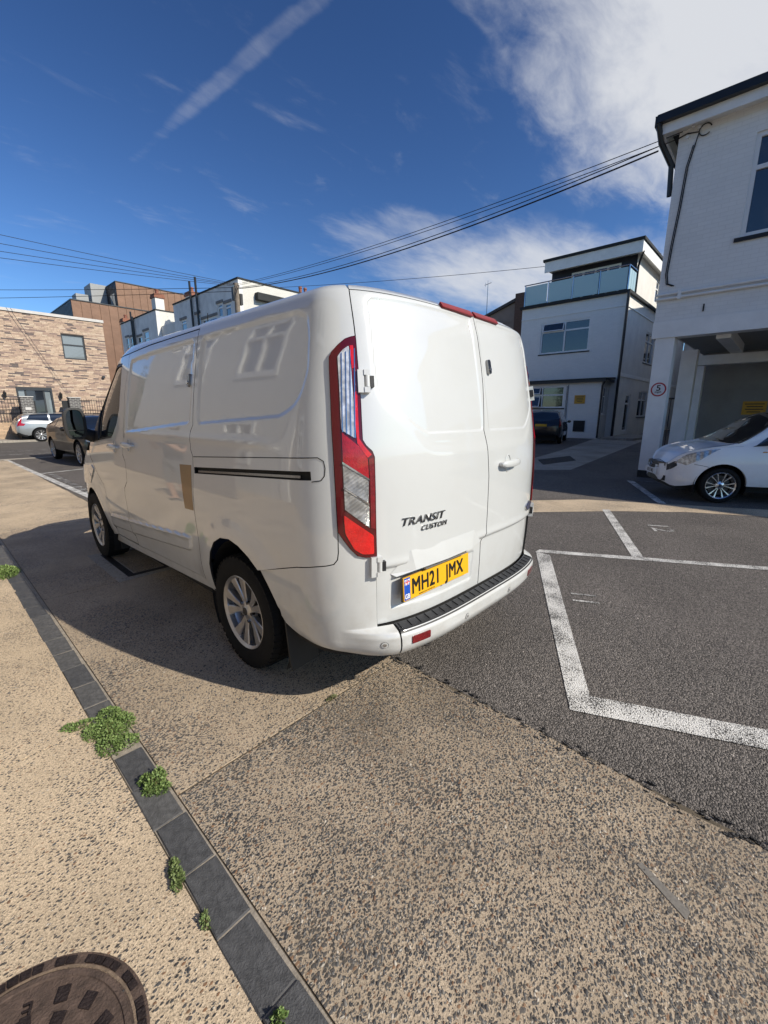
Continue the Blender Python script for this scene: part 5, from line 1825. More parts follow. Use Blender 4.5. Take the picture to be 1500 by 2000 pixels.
# speed sign on the first pillar
SG = thing('speed_sign', 'round red-ringed 5 mph sign on the front carport pillar', 'sign', (X0 - 0.01, 1.10, 1.97))
def disc(nm, r0, r1, d0, d1, mt):
    n = 48
    out = [(X0 - d1, 1.10 + r1 * math.cos(a), 1.985 + r1 * math.sin(a)) for a in np.linspace(0, 2 * PI, n, endpoint=False)]
    MB().prism(out, (d1 - d0, 0, 0)).build(nm, mt, SG)
disc('red_disc', 0, 0.150, 0.001, 0.006, 'sign_red')
disc('white_disc', 0, 0.122, 0.006, 0.009, 'sign_white')
me = text_mesh('numeral', '5', 0.17, 0.001, 1.15, 1.0, 'CENTER', 0.003)
xform(me, (X0 - 0.0105, 1.10, 1.960), (0, -1, 0), (0, 0, 1), (-1, 0, 0))
link('numeral', me, SG, 'plate_black')
me = text_mesh('unit', 'mph', 0.062, 0.001, 1.2, 1.0, 'CENTER', 0.001)
xform(me, (X0 - 0.0105, 1.10, 1.912), (0, -1, 0), (0, 0, 1), (-1, 0, 0))
link('unit', me, SG, 'plate_black')
# passage behind the carport: gate and door
GT = thing('passage_gate', 'dark metal gate in the passage behind the carport pillars', 'gate', (17.5, 2.0, 0))
mb = MB()
for k in range(9):
    y_ = 1.45 + 0.13 * k
    mb.tube([(17.5, y_, 0.05), (17.5, y_, 2.0)], 0.012, 6)
mb.build('bars', 'black_pipe', GT)
MB().box((17.47, 1.40, 0.05), (17.53, 1.44, 2.1)).box((17.47, 2.55, 0.05), (17.53, 2.59, 2.1)).box((17.47, 1.44, 1.96), (17.53, 2.55, 2.02)).box((17.47, 1.44, 0.12), (17.53, 2.55, 0.18)).build('gate_frame', 'black_pipe', GT)

# --- unseen block added behind the carport house, sized to shade balcony house and yard
TB = thing('shade_block', 'unseen pale block added behind the carport house to cast shade', 'building', (38, -6, 0))
box('walls', (28.0, -14, 0), (46, 1.2, 11.0), 'white_render', TB)
MB().prism([(27.7, -14, 11.0), (46.3, -14, 11.0), (42, -14, 11.9), (32, -14, 11.9)], (0, 15.4, 0)).build('roof', 'slate_roof', TB)

# --- white house with the roof balcony
MBd = thing('balcony_house', 'white rendered house with a glass roof balcony and navy top storey', 'house', (31, 9, 0))
XM = 26.0
YR, YL = 6.50, 12.5
wall_x(MBd, XM, 0.3, YR, YL + 0.15, 0.0, 7.95, 'white_brick_x', [(8.30, 11.28, 5.10, 6.95)])
wall_y(MBd, YR, 0.3, XM + 0.3, 44.0, 0.0, 7.95, 'white_render', [(31.2, 33.4, 4.7, 6.6), (35.5, 36.4, 4.9, 6.4), (28.2, 29.3, 0.3, 2.6), (31.3, 33.6, 1.2, 2.9)])
box('rear_part', (XM + 0.4, YR + 0.4, 0), (43.9, YL + 0.1, 7.9), 'white_render_shade', MBd)
window_x(MBd, XM + 0.05, 8.30, 11.28, 5.10, 6.95, 2, 0.30, sill='dark', bar=0.09, opened=((9.85, 11.15, 6.42, 6.90),))
window_y(MBd, YR + 0.05, 31.2, 33.4, 4.7, 6.6, 2, 0.3, sill='dark', bar=0.08)
window_y(MBd, YR + 0.05, 35.5, 36.4, 4.9, 6.4, 1, 0.3, sill='dark', bar=0.08)
window_y(MBd, YR + 0.05, 28.2, 29.3, 0.3, 2.6, 1, 0.25, bar=0.10, name='door', sill=False, glass='pane')
window_y(MBd, YR + 0.05, 31.3, 33.6, 1.2, 2.9, 2, 0.35, sill='dark', bar=0.08)
box('string_course', (XM - 0.05, YR - 0.05, 7.30), (44.0, YR - 0.002, 7.36), 'white_timber', MBd)
box('string_course', (XM - 0.05, YR - 0.05, 3.55), (44.0, YR - 0.002, 3.75), 'white_timber', MBd)
box('string_course', (XM - 0.04, YR - 0.05, 7.28), (XM - 0.002, YL + 0.15, 7.33), 'white_timber', MBd)
MB().box((XM - 0.16, YR - 0.16, 7.951), (44, YL + 0.25, 8.10)).build('balcony_edge', 'felt', MBd)
# top storey set back behind the balcony
XT = XM + 1.6
wall_x(MBd, XT, 0.25, YR + 0.12, 11.55, 8.10, 10.3, 'navy_clad', [(7.45, 10.3, 8.15, 10.02)])
window_x(MBd, XT + 0.03, 7.45, 10.3, 8.15, 10.02, 4, 0.0, sill=False, bar=0.11, name='patio_doors', glass='pane')
wall_y(MBd, YR + 0.10, 0.25, XT + 0.02, 44.0, 8.101, 10.30, 'white_render', [(32.5, 33.3, 8.6, 9.9)])
window_y(MBd, YR + 0.15, 32.5, 33.3, 8.6, 9.9, 1, 0.35, bar=0.08, sill=False)
MB().box((XT - 0.75, YR - 0.28, 10.15), (XT - 0.68, 11.75, 10.75)).box((XT - 0.68, YR - 0.28, 10.15), (44, YR - 0.22, 10.72)).build('fascia', 'white_timber', MBd)
box('soffit', (XT - 0.68, YR - 0.22, 10.301), (44, 11.7, 10.36), 'white_timber', MBd)
MB().prism([(XT - 0.85, YR - 0.36, 10.76), (44, YR - 0.36, 10.76), (44, 11.85, 10.76), (XT - 0.85, 11.85, 10.76)], (0, 0, 0.14)).build('roof', 'felt', MBd)
MB().tube([(XT - 0.6, YR - 0.30, 10.2), (XT - 0.2, YR - 0.05, 9.8), (XT - 0.05, YR + 0.02, 9.6), (XT - 0.05, YR + 0.02, 8.15)], 0.06, 8).build('downpipe', 'black_pipe', MBd, True)
MB().tube([(XM - 0.12, YR - 0.10, 8.0), (XM - 0.10, YR - 0.08, 0.1)], 0.075, 8).build('downpipe', 'black_pipe', MBd, True)
# balcony glass, every panel on its own
for k in range(4):
    a = YR + 0.05 + 1.50 * k
    box('glass_panel', (XM - 0.02, a + 0.05, 8.16), (XM + 0.0, a + 1.44, 9.28), 'balcony_glass', MBd)
for k in range(5):
    a = YR + 0.03 + 1.50 * k
    box('balcony_post', (XM - 0.035, a - 0.02, 8.10), (XM + 0.015, a + 0.02, 9.36), 'chrome', MBd)
for k in range(3):
    a = XM + 0.06 + 0.44 * k
    box('glass_panel', (a, YR + 0.01, 8.16), (a + 0.40, YR + 0.03, 9.22), 'balcony_glass', MBd)
MB().tube([(XM - 0.01, YL + 0.1, 9.37), (XM - 0.01, YR + 0.02, 9.37), (XT, YR + 0.02, 9.37)], 0.035, 8).build('handrail', 'chrome', MBd, True)
# single-storey front with the big window
XL = 24.5
wall_x(MBd, XL, 0.25, 6.86, YL + 0.3, 0.0, 3.20, 'white_brick_x', [(8.90, 11.6, 1.75, 3.02)])
wall_y(MBd, 6.86, 0.25, XL + 0.25, XM, 0.0, 3.20, 'white_brick_y', [(24.95, 25.5, 1.4, 2.9)])
window_x(MBd, XL + 0.05, 8.90, 11.6, 1.75, 3.02, 2, 0.40, sill='dark', bar=0.08, opened=((10.35, 11.5, 1.82, 2.45), (10.35, 11.5, 2.58, 2.98)))
window_y(MBd, 6.91, 24.95, 25.5, 1.4, 2.9, 1, 0.35, bar=0.06)
MB().prism([(XL - 0.25, 6.60, 3.30), (XL - 0.25, YL + 0.3, 3.30), (XM, YL + 0.3, 3.40), (XM, 6.60, 3.40)], (0, 0, 0.07)).build('lean_to_roof', 'felt', MBd)
MB().box((XL - 0.24, 6.62, 3.16), (XL - 0.18, YL + 0.3, 3.295)).box((XL - 0.18, 6.62, 3.16), (XM, 6.68, 3.295)).build('gutter', 'black_pipe', MBd)
MB().tube([(XL - 0.10, 6.68, 3.2), (XL - 0.06, 6.80, 2.95), (XL - 0.06, 6.80, 0.05)], 0.055, 8).build('downpipe', 'black_pipe', MBd, True)
s2 = box('warning_sign', (XL - 0.025, 7.67, 1.98), (XL - 0.004, 8.27, 2.46), 'sign_yellow', MBd)
for k, (ya, yb) in enumerate(((7.74, 8.2), (7.78, 8.15), (7.75, 8.18), (7.82, 8.1))):
    box('sign_line', (XL - 0.028, ya, 2.35 - k * 0.085), (XL - 0.0255, yb, 2.38 - k * 0.085), 'plate_black', s2)
box('access_hatch', (XL - 0.03, 7.55, 0.38), (XL - 0.003, 8.2, 1.02), 'felt', MBd)
MB().tube([(XL - 0.02, 8.75, 3.0), (XL - 0.02, 8.75, 0.9), (XL - 0.02, 9.2, 0.85)], 0.012, 6).tube([(XL - 0.02, 8.68, 3.05), (XL - 0.02, 8.68, 0.8), (XL - 0.02, 9.2, 0.76)], 0.012, 6).build('wall_cable', 'cable', MBd, True)
box('step', (24.0, 4.8, 0), (29.5, 6.5, 0.12), 'concrete_old', MBd)
# wing closing the yard
WG = thing('yard_wing', 'pale rendered wing closing the yard beside the balcony house', 'house', (46, 4, 0))
wall_x(WG, 44.05, 0.3, 1.25, 6.45, 0, 8.2, 'white_render_shade', [(2.6, 4.4, 4.9, 6.8), (2.6, 4.2, 0.1, 2.6)])
window_x(WG, 44.1, 2.6, 4.4, 4.9, 6.8, 2, 0.3, sill='dark', bar=0.09)
window_x(WG, 44.1, 2.6, 4.2, 0.1, 2.6, 1, 0.0, sill=False, bar=0.1, frame='dark_frame', name='door')
box('roof', (43.8, 1.25, 8.2), (52, 6.5, 8.45), 'felt', WG)

# --- brown gabled house left of it
GH = thing('gabled_house', 'brown rendered house with a slate gable roof behind the van', 'house', (30, 16, 0))
box('wall', (27.2, 13.73, 0), (36, 18.6, 7.6), 'brown_render', GH)
MB().prism([(27.0, 13.7, 9.05), (27.0, 19.0, 7.3), (27.0, 19.0, 7.15), (27.0, 13.7, 8.85)], (9, 0, 0)).build('roof', 'slate_roof', GH)
MB().prism([(27.19, 13.73, 7.6), (27.19, 13.73, 8.90), (27.19, 18.6, 7.27), (27.19, 18.6, 7.6)], (8.8, 0, 0)).build('gable', 'brown_render', GH)
box('parapet', (27.0, 13.0, 0), (36, 13.72, 9.30), 'brown_brick', GH)
MB().tube([(27.15, 15.0, 7.5), (27.02, 15.0, 7.5)], 0.22, 20).build('alarm_box', 'sign_yellow', GH)
AE = thing('tv_aerial', 'thin television aerial mast rising behind the van roof', 'aerial', (28.5, 16.9, 8.0))
MB().tube([(28.5, 16.75, 7.6), (28.5, 16.75, 10.75)], 0.025, 6).build('mast', 'chrome_dark', AE)
MB().tube([(28.2, 16.3, 10.7), (28.8, 17.2, 10.8)], 0.018, 6).tube([(28.4, 16.7, 10.58), (28.4, 16.7, 10.95)], 0.014, 6).tube([(28.6, 17.0, 10.62), (28.6, 17.0, 10.9)], 0.014, 6).build('boom', 'chrome_dark', AE)

# --- long brick building across the street
BB = thing('brick_building', 'two-storey buff brick building with dark-framed window across the street', 'building', (0, 33, 0.1))
YB = 30.5
cols_b = [(0.56, 0.425, 0.31), (0.49, 0.36, 0.265), (0.42, 0.30, 0.23), (0.29, 0.21, 0.175), (0.155, 0.125, 0.115), (0.60, 0.475, 0.355)]
for i, c in enumerate(cols_b):
    simple('brick_%d' % i, c, 0.85, var=0.18, vscale=9, bump=0.4, bscale=40)
simple('mortar_dark', (0.17, 0.135, 0.11), 0.95, var=0.15, vscale=8)
bx0, bx1 = -14.0, 6.69
wins = [(4.47, 5.60, 4.55, 5.93), (2.0, 3.62, 0.10, 2.86)]
bwall = wall_y(BB, YB, 0.35, bx0, bx1, 0.0, 6.80, 'mortar_dark', wins)
box('side_wall', (bx1 - 0.35, YB + 0.36, 0), (bx1 - 0.01, 42, 6.80), 'mortar_dark', BB)
box('body', (bx0, YB + 0.6, 0), (bx1 - 0.4, 42, 6.7), 'mortar_dark', BB)
box('coping', (bx0, YB - 0.07, 6.80), (bx1 + 0.05, YB + 0.5, 6.95), 'coping', BB)
rb = random.Random(11)
bh, jh = 0.060, 0.012
brick_meshes = {}
singles = 0
mbs_b = [MB() for _ in cols_b]
z = 0.01
row = 0
weights = [26, 24, 20, 13, 11, 8]
while z + bh < 6.80:
    x = bx1 - 0.0
    x_end = -2.0
    off_ = rb.uniform(0, 0.4)
    first = True
    prevc = 0
    while x > x_end:
        L = rb.choice((0.30, 0.34, 0.38, 0.26)) if not first else 0.15 + off_
        first = False
        a, b = x - L, x
        x = a - 0.010
        segs = [(a, b)]
        for (wx0, wx1, wz0, wz1) in wins:
            if z + bh > wz0 - 0.005 and z < wz1 + 0.005:
                ns = []
                for (p0, p1) in segs:
                    if p1 <= wx0 or p0 >= wx1:
                        ns.append((p0, p1))
                    else:
                        if p0 < wx0 - 0.03:
                            ns.append((p0, wx0 - 0.004))
                        if p1 > wx1 + 0.03:
                            ns.append((wx1 + 0.004, p1))
                segs = ns
        for (p0, p1) in segs:
            c = prevc if rb.random() < 0.08 else rb.choices(range(6), weights)[0]
            prevc = c
            pr_ = rb.uniform(0.008, 0.016)
            if singles < 300 and len(segs) == 1 and abs((p1 - p0) - L) < 1e-6 and 2.6 < z < 4.6 and -0.5 < p0 and not first and L >= 0.25 and round(L, 2) in (0.30, 0.34, 0.38, 0.26):
                key = (round(L, 2), c)
                if key not in brick_meshes:
                    me = MB().box((0, -0.012, 0), (L, 0.02, bh), 0.0).mesh('brick')
                    me.materials.append(MATS['brick_%d' % c])
                    brick_meshes[key] = me
                o = bpy.data.objects.new('brick', brick_meshes[key])
                COL.objects.link(o)
                o.parent = bwall
                o.location = (p0, YB - rb.uniform(0, 0.004), z)
                singles += 1
            else:
                mbs_b[c].box((p0, YB - pr_, z), (p1, YB + 0.02, z + bh))
    z += bh + jh
    row += 1
V_, F_, M_ = [], [], []
for c, mb in enumerate(mbs_b):
    base = len(V_)
    V_ += mb.v
    F_ += [tuple(i + base for i in f) for f in mb.f]
    M_ += [c] * len(mb.f)
me = mesh_from('brick_courses', V_, F_)
me.polygons.foreach_set('material_index', M_)
for c in range(6):
    me.materials.append(MATS['brick_%d' % c])
o = link('brick_courses', me, bwall)
o['kind'] = 'stuff'
window_y(BB, YB + 0.06, 4.47, 5.60, 4.55, 5.93, 1, 0.42, 'dark_frame', 'pane_pale', False, 0.07)
box('blind', (4.56, YB + 0.115, 4.62), (5.51, YB + 0.125, 5.60), 'blind', BB)
dr_ = MB().box((2.0, YB - 0.03, 2.70), (3.62, YB + 0.10, 2.86)).box((2.0, YB - 0.03, 0.1), (2.08, YB + 0.1, 2.70)).box((3.54, YB - 0.03, 0.1), (3.62, YB + 0.1, 2.70)).box((2.36, YB + 0.02, 0.1), (2.44, YB + 0.1, 2.70)).box((3.18, YB + 0.02, 0.1), (3.26, YB + 0.1, 2.70)).build('entrance', 'dark_frame', BB)
box('side_light', (2.08, YB + 0.06, 0.1), (2.36, YB + 0.07, 2.70), 'pane_pale', dr_)
box('side_light', (3.26, YB + 0.06, 0.1), (3.54, YB + 0.07, 2.70), 'pane_pale', dr_)
box('door', (2.44, YB + 0.06, 0.1), (3.18, YB + 0.08, 2.70), 'door_glass', dr_)
for lx in (1.48, 3.98):
    L_ = thing('wall_lantern', 'black wall lantern %s the dark entrance of the brick building' % ('left of' if lx < 3 else 'right of'), 'lantern', (lx, YB - 0.1, 2.4))
    MB().tube([(lx, YB - 0.012, 2.62), (lx, YB - 0.16, 2.66), (lx, YB - 0.16, 2.56)], 0.015, 6).build('bracket', 'black_pipe', L_)
    MB().lathe([(0.02, 2.26), (0.06, 2.30), (0.075, 2.50), (0.09, 2.52), (0.02, 2.60)], 10, 'z', (lx, YB - 0.16, 0)).build('lamp', 'black_pipe', L_)
MB().tube([(6.32, YB - 0.02, 3.62), (6.32, YB - 0.15, 3.62)], 0.08, 12).build('vent_cowl', 'dark_frame', BB)
# forecourt fence: dark brick piers, low wall, railings
FN = thing('forecourt_fence', 'black railings on a low brick wall between dark brick piers', 'fence', (2, 29.4, 0.1))
brick_mat('pier_brick', 'y', (0.085, 0.08, 0.08), (0.30, 0.29, 0.27), (0.24, 0.085), 0.018, 0.5, 0.2, 0.85, 0.1)
brick_mat('low_wall_brick', 'y', (0.55, 0.385, 0.25), (0.28, 0.22, 0.17), (0.42, 0.072), 0.012, 0.5, 0.18, 0.85, 0.3)
YFn = 29.4
for xa, xb in ((1.95, 2.50), (4.13, 4.68), (-3.2, -2.65)):
    p_ = box('pier', (xa, YFn - 0.1, 0.0), (xb, YFn + 0.35, 2.30), 'pier_brick', FN)
    box('pier_cap', (xa - 0.03, YFn - 0.13, 2.301), (xb + 0.03, YFn + 0.38, 2.34), 'coping', p_)
for xa, xb in ((-12.0, -3.21), (-2.64, 1.94), (4.69, 6.6)):
    box('low_wall', (xa, YFn, 0.0), (xb, YFn + 0.22, 0.95), 'low_wall_brick', FN)
    mb = MB()
    x = xa + 0.08
    while x < xb:
        mb.box((x - 0.009, YFn + 0.09, 0.951), (x + 0.009, YFn + 0.11, 2.24))
        x += 0.125
    b_ = mb.build('railing_bars', 'black_pipe', FN)
    b_['kind'] = 'stuff'
    for zz in (1.00, 1.60, 2.15):
        box('rail', (xa, YFn + 0.112, zz), (xb, YFn + 0.13, zz + 0.03), 'black_pipe', FN)
box('pier_plaque', (2.10, YFn - 0.115, 1.62), (2.36, YFn - 0.102, 1.76), 'coping', FN)
box('gate_leaf', (2.52, YFn + 0.1, 0.1), (2.60, YFn + 0.9, 2.1), 'black_pipe', FN)
box('gate_leaf', (3.80, YFn + 0.1, 0.1), (4.10, YFn + 0.14, 2.15), 'black_pipe', FN)

# --- bronze-clad apartment block
BZ = thing('bronze_building', 'bronze metal-clad apartment block with two stepped upper storeys', 'building', (18, 68, 0))
for (x0, x1, y, y2, z1, nm) in ((12.04, 40, 60, 74, 13.83, 0), (18.66, 42, 66, 80, 18.1, 1)):
    box('core', (x0 + 0.1, y + 0.1, 0), (x1, y2, z1 - 0.05), 'dark_clad', BZ)
    k = 0
    x = x0 + 0.02
    while x < x1 - 1 and k < 26:
        box('cladding_panel', (x + 0.012, y, 0.0 if not nm else 12.0), (x + 0.90, y + 0.09, z1), 'bronze_clad', BZ)
        box('standing_seam', (x - 0.02, y - 0.05, 0.0 if not nm else 12.0), (x + 0.008, y + 0.08, z1), 'bronze_clad', BZ)
        x += 0.93
        k += 1
    yy = y + 0.15
    while yy < y2:
        box('dark_cladding_strip', (x0 - 0.03, yy, z1 - 5), (x0 + 0.098, yy + 0.38, z1 - 0.06), 'dark_clad', BZ)
        yy += 0.55
    MB().box((x0 - 0.06, y - 0.08, z1), (x1, y + 0.2, z1 + 0.10)).box((x0 - 0.06, y + 0.2, z1), (x0 + 0.2, y2, z1 + 0.10)).build('parapet_trim', 'dark_frame', BZ)
w_ = MB().box((18.60, 66.6, 14.3), (18.625, 68.6, 16.9)).build('window', 'dark_frame', BZ)
for a in (66.72, 67.68):
    box('pane', (18.575, a, 14.4), (18.597, a + 0.82, 16.8), 'pane_pale', w_)
box('plant_box', (16.8, 70, 13.9), (19.2, 73, 18.3), 'grey_box', BZ)
box('plant_box', (15.0, 70, 13.9), (16.4, 72, 16.75), 'grey_box', BZ)


# --- white houses in shade with lit end walls
def white_house(name, label, x, ya, yb, zt, endx, chim, wins_, pipes, step=None):
    H = thing(name, label, 'house', (x + 4, (ya + yb) / 2, 0), group=None)
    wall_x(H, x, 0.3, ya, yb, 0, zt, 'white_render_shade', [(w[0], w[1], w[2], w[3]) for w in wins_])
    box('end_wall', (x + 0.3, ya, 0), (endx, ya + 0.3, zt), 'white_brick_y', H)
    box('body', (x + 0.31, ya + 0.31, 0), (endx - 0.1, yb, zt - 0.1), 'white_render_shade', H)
    MB().box((x - 0.06, ya - 0.05, zt), (x + 0.35, yb, zt + 0.10)).box((x + 0.35, ya - 0.05, zt), (endx, ya + 0.35, zt + 0.09)).build('parapet_coping', 'felt', H)
    for w in wins_:
        window_x(H, x + 0.05, w[0], w[1], w[2], w[3], w[4], 0.3, sill=True, bar=0.09, opened=w[5] if len(w) > 5 else ())
        box('lintel', (x - 0.05, w[0] - 0.15, w[3] + 0.02), (x - 0.002, w[1] + 0.15, w[3] + 0.20), 'lintel_grey', H)
    for yy, z0_, z1_ in pipes:
        MB().tube([(x - 0.14, yy, z0_), (x - 0.14, yy, z1_)], 0.085, 8).build('soil_pipe', 'black_pipe', H)
    for cx, cy, z0_, z1_, s_ in chim:
        c_ = box('chimney', (cx, cy, z0_), (cx + s_, cy + s_ * 1.2, z1_), 'white_render', H)
        MB().box((cx - 0.08, cy - 0.08, z1_ + 0.001), (cx + s_ + 0.08, cy + s_ * 1.2 + 0.08, z1_ + 0.18)).box((cx - 0.04, cy - 0.04, z1_ + 0.182), (cx + s_ + 0.04, cy + s_ * 1.2 + 0.04, z1_ + 0.34)).build('chimney_cap', 'red_brick_plain', c_)
        MB().lathe([(0.16, z1_ + 0.34), (0.14, z1_ + 0.65), (0.17, z1_ + 0.67), (0.16, z1_ + 0.75), (0.02, z1_ + 0.75)], 12, 'z', (cx + s_ / 2, cy + s_ * .6, 0)).build('chimney_pot', 'terracotta', c_, True)
    return H


white_house('white_house', 'white rendered house with pole at its corner and windows part open', 14.0, 27.0, 37.6, 10.1, 24.0, [(15.6, 37.8, 8.0, 11.2, 0.8)],
            [(28.15, 29.0, 7.95, 8.85, 1), (29.35, 30.05, 8.1, 9.0, 1), (30.3, 32.6, 7.0, 8.3, 2, ((30.3, 31.4, 7.1, 8.2),)), (35.4, 36.4, 7.9, 8.75, 1), (32.9, 33.6, 7.9, 8.8, 1)],
            [(33.9, 6, 11.2), (32.9, 6, 11.3)])
white_house('white_house', 'farther white rendered house with chimneys and twin black soil pipes', 14.0, 41.4, 51.0, 10.3, 17.0, [(14.15, 41.6, 9.5, 11.4, 0.75), (14.2, 50.6, 9.5, 10.6, 0.75)],
            [(43.6, 44.9, 6.8, 8.9, 1), (45.4, 46.6, 6.8, 8.6, 1), (47.9, 48.7, 6.8, 8.8, 1), (49.1, 49.9, 6.6, 8.9, 1)],
            [(47.3, 5, 11.0), (46.9, 5, 10.5)])
MB().box((14.35, 38.0, 0), (17.5, 41.35, 9.0)).build('linking_wall', 'white_render', [o for o in bpy.data.objects if o.name.startswith('white_house')][-1])
# dark shopfront roof against the near end wall of the first white house
box('eaves_band', (15.2, 26.6, 9.0), (23.0, 26.99, 9.45), 'felt', [o for o in bpy.data.objects if o.name == 'white_house'][0])
CH = thing('chimney_stack', 'pair of red chimney pots just above the van roofline', 'chimney', (26.1, 36, 11))
MB().box((25.4, 35.6, 0), (26.9, 36.4, 12.6)).build('stack', 'red_brick_plain', CH)
for cx in (25.8, 26.4):
    MB().lathe([(0.17, 12.6), (0.15, 13.3), (0.19, 13.35), (0.15, 13.5), (0.02, 13.5)], 12, 'z', (cx, 36, 0)).build('chimney_pot', 'terracotta', CH, True)

# --- utility pole and overhead wires
PO = thing('utility_pole', 'weathered wooden utility pole in front of the white house corner', 'pole', (9.55, 19.4, 0))
PX, PY, PZ = 9.55, 19.4, 7.55
MB().tube([(PX, PY, 0), (PX, PY, PZ)], [0.15, 0.12], 14).build('shaft', 'pole_wood', PO, True)
MB().box((PX - 0.22, PY - 0.08, 6.75), (PX - 0.13, PY + 0.08, 7.35)).box((PX + 0.13, PY - 0.1, 6.6), (PX + 0.26, PY + 0.1, 7.1)).build('junction_box', 'black_plastic', PO)
MB().tube([(PX - 0.15, PY, 7.4), (PX + 0.15, PY, 7.45)], 0.05, 8).build('insulator', 'chrome_dark', PO)


def wire(label, a, b, sag, r=0.012):
    a, b = Vector(a), Vector(b)
    pts = []
    for i in range(25):
        t = i / 24
        p_ = a.lerp(b, t)
        p_.z -= sag * 4 * t * (1 - t)
        pts.append(p_)
    o = MB().tube(pts, r, 6).build('overhead_wire', 'cable', None, True)
    tag(o, label, 'wire', 'overhead wires')


for k, (ya, za, dz) in enumerate(((1.30, 6.95, 0.0), (1.34, 6.85, 0.06))):
    wire(('upper' if k == 0 else 'lower') + ' of the thin wire pair from the white eaves to the pole', (X0 - 0.05, ya, za), (PX, PY, 7.50 - dz), 0.25, 0.008)
wire('thicker double wire sagging from the white house eaves to the pole', (X0 - 0.35, 1.62, 6.62), (PX, PY, 7.30), 0.45, 0.016)
wire('wire just above the thickest one from the white house eaves to the pole', (X0 - 0.35, 1.64, 6.70), (PX, PY, 7.34), 0.42, 0.010)
wire('single wire crossing low behind the balcony house roof', (30.0, 6.0, 10.75), (16.0, 34.0, 11.0), 0.3, 0.014)
for lab, zb, zs in (('highest of the wires fanning left from the pole', 7.90, 7.52), ('second of the wires fanning left from the pole', 7.35, 7.48),
                    ('third of the wires fanning left from the pole', 6.85, 7.46), ('lowest of the wires fanning left from the pole', 6.45, 7.42)):
    wire(lab, (PX, PY, zs), (-8.0, 21.1, zb), 0.12, 0.009)
wire('upper of the two level wires running off behind the brick building', (PX, PY, 7.36), (-4.5, 40.0, 8.35), 0.12, 0.012)
wire('lower of the two level wires running off behind the brick building', (PX, PY, 7.20), (-4.5, 40.0, 7.75), 0.12, 0.012)

# ------------------------------------------------------------------ the house reflected in the van's side, left of the picture
OH = thing('opposite_house', 'white painted brick house with bay window on the left beside the pavement', 'house', (-7, 9, 0))
XO = -4.7
simple('buff_render', (0.42, 0.385, 0.345), 0.85, var=0.12, vscale=2, bump=0.3, bscale=60)
brick_mat('old_white_x', 'x', (0.66, 0.65, 0.62), (0.58, 0.57, 0.54), (0.235, 0.078), 0.006, 0.5, 0.03, 0.7, 0.3)
def wall_xr(x, y0, y1, z0, z1, mat, holes=()):
    return wall_x(OH, x - 0.25, 0.25, y0, y1, z0, z1, mat, holes)
wall_xr(XO, -3.0, 6.0, 0.0, 6.2, 'buff_render', [(3.4, 4.8, 1.2, 2.5), (0.0, 1.8, 3.7, 5.3)])
wall_xr(XO, 6.0, 15.0, 0.0, 6.2, 'old_white_x', [(7.0, 8.8, 3.7, 5.3), (7.2, 8.6, 1.0, 2.4), (10.6, 12.4, 3.7, 5.3)])
box('side_wall', (-11, 6.0, 0), (XO - 0.251, 6.25, 6.2), 'white_brick_y', OH)
box('quoin_strip', (XO - 0.24, 5.72, 0), (XO + 0.03, 5.99, 6.2), 'white_brick_x', OH)
for ya, yb, za, zb in ((7.0, 8.8, 3.7, 5.3), (7.2, 8.6, 1.0, 2.4), (10.6, 12.4, 3.7, 5.3), (3.4, 4.8, 1.2, 2.5), (0.0, 1.8, 3.7, 5.3)):
    f_ = MB().box((XO - 0.08, ya, za), (XO + 0.03, ya + 0.12, zb)).box((XO - 0.08, yb - 0.12, za), (XO + 0.03, yb, zb)).box((XO - 0.08, ya + .12, za), (XO + 0.03, yb - .12, za + 0.12)).box((XO - 0.08, ya + .12, zb - 0.12), (XO + 0.03, yb - .12, zb)).box((XO - 0.08, (ya + yb) / 2 - .05, za + .12), (XO + 0.02, (ya + yb) / 2 + .05, zb - .12)).box((XO - 0.08, ya + .12, za + (zb - za) * .6), (XO + 0.018, (ya + yb) / 2 - .05, za + (zb - za) * .6 + .09)).box((XO - 0.08, (ya + yb) / 2 + .05, za + (zb - za) * .6), (XO + 0.018, yb - .12, za + (zb - za) * .6 + .09)).build('window', 'white_upvc', OH)
    box('pane', (XO - 0.07, ya + 0.06, za + 0.06), (XO - 0.05, yb - 0.06, zb - 0.06), 'pane', f_)
MB().prism([(XO + 0.3, -3.3, 6.2), (XO - 6.2, -3.3, 6.2), (XO - 3.0, -3.3, 9.4)], (0, 18.7, 0)).build('roof', 'slate_roof', OH)
OF = thing('boundary_wall', 'low white wall with timber fence on the left beside the pavement', 'wall', (-3.6, 5, 0))
box('wall', (-4.3, -6, 0), (-4.15, -3.2, 1.6), 'white_brick_x', OF)
for k in range(44):
    box('fence_board', (-3.96, 6.4 + k * 0.20, 0.02), (-3.93, 6.58 + k * 0.20, 1.55 + 0.01 * (k % 3)), 'brown_render', OF)

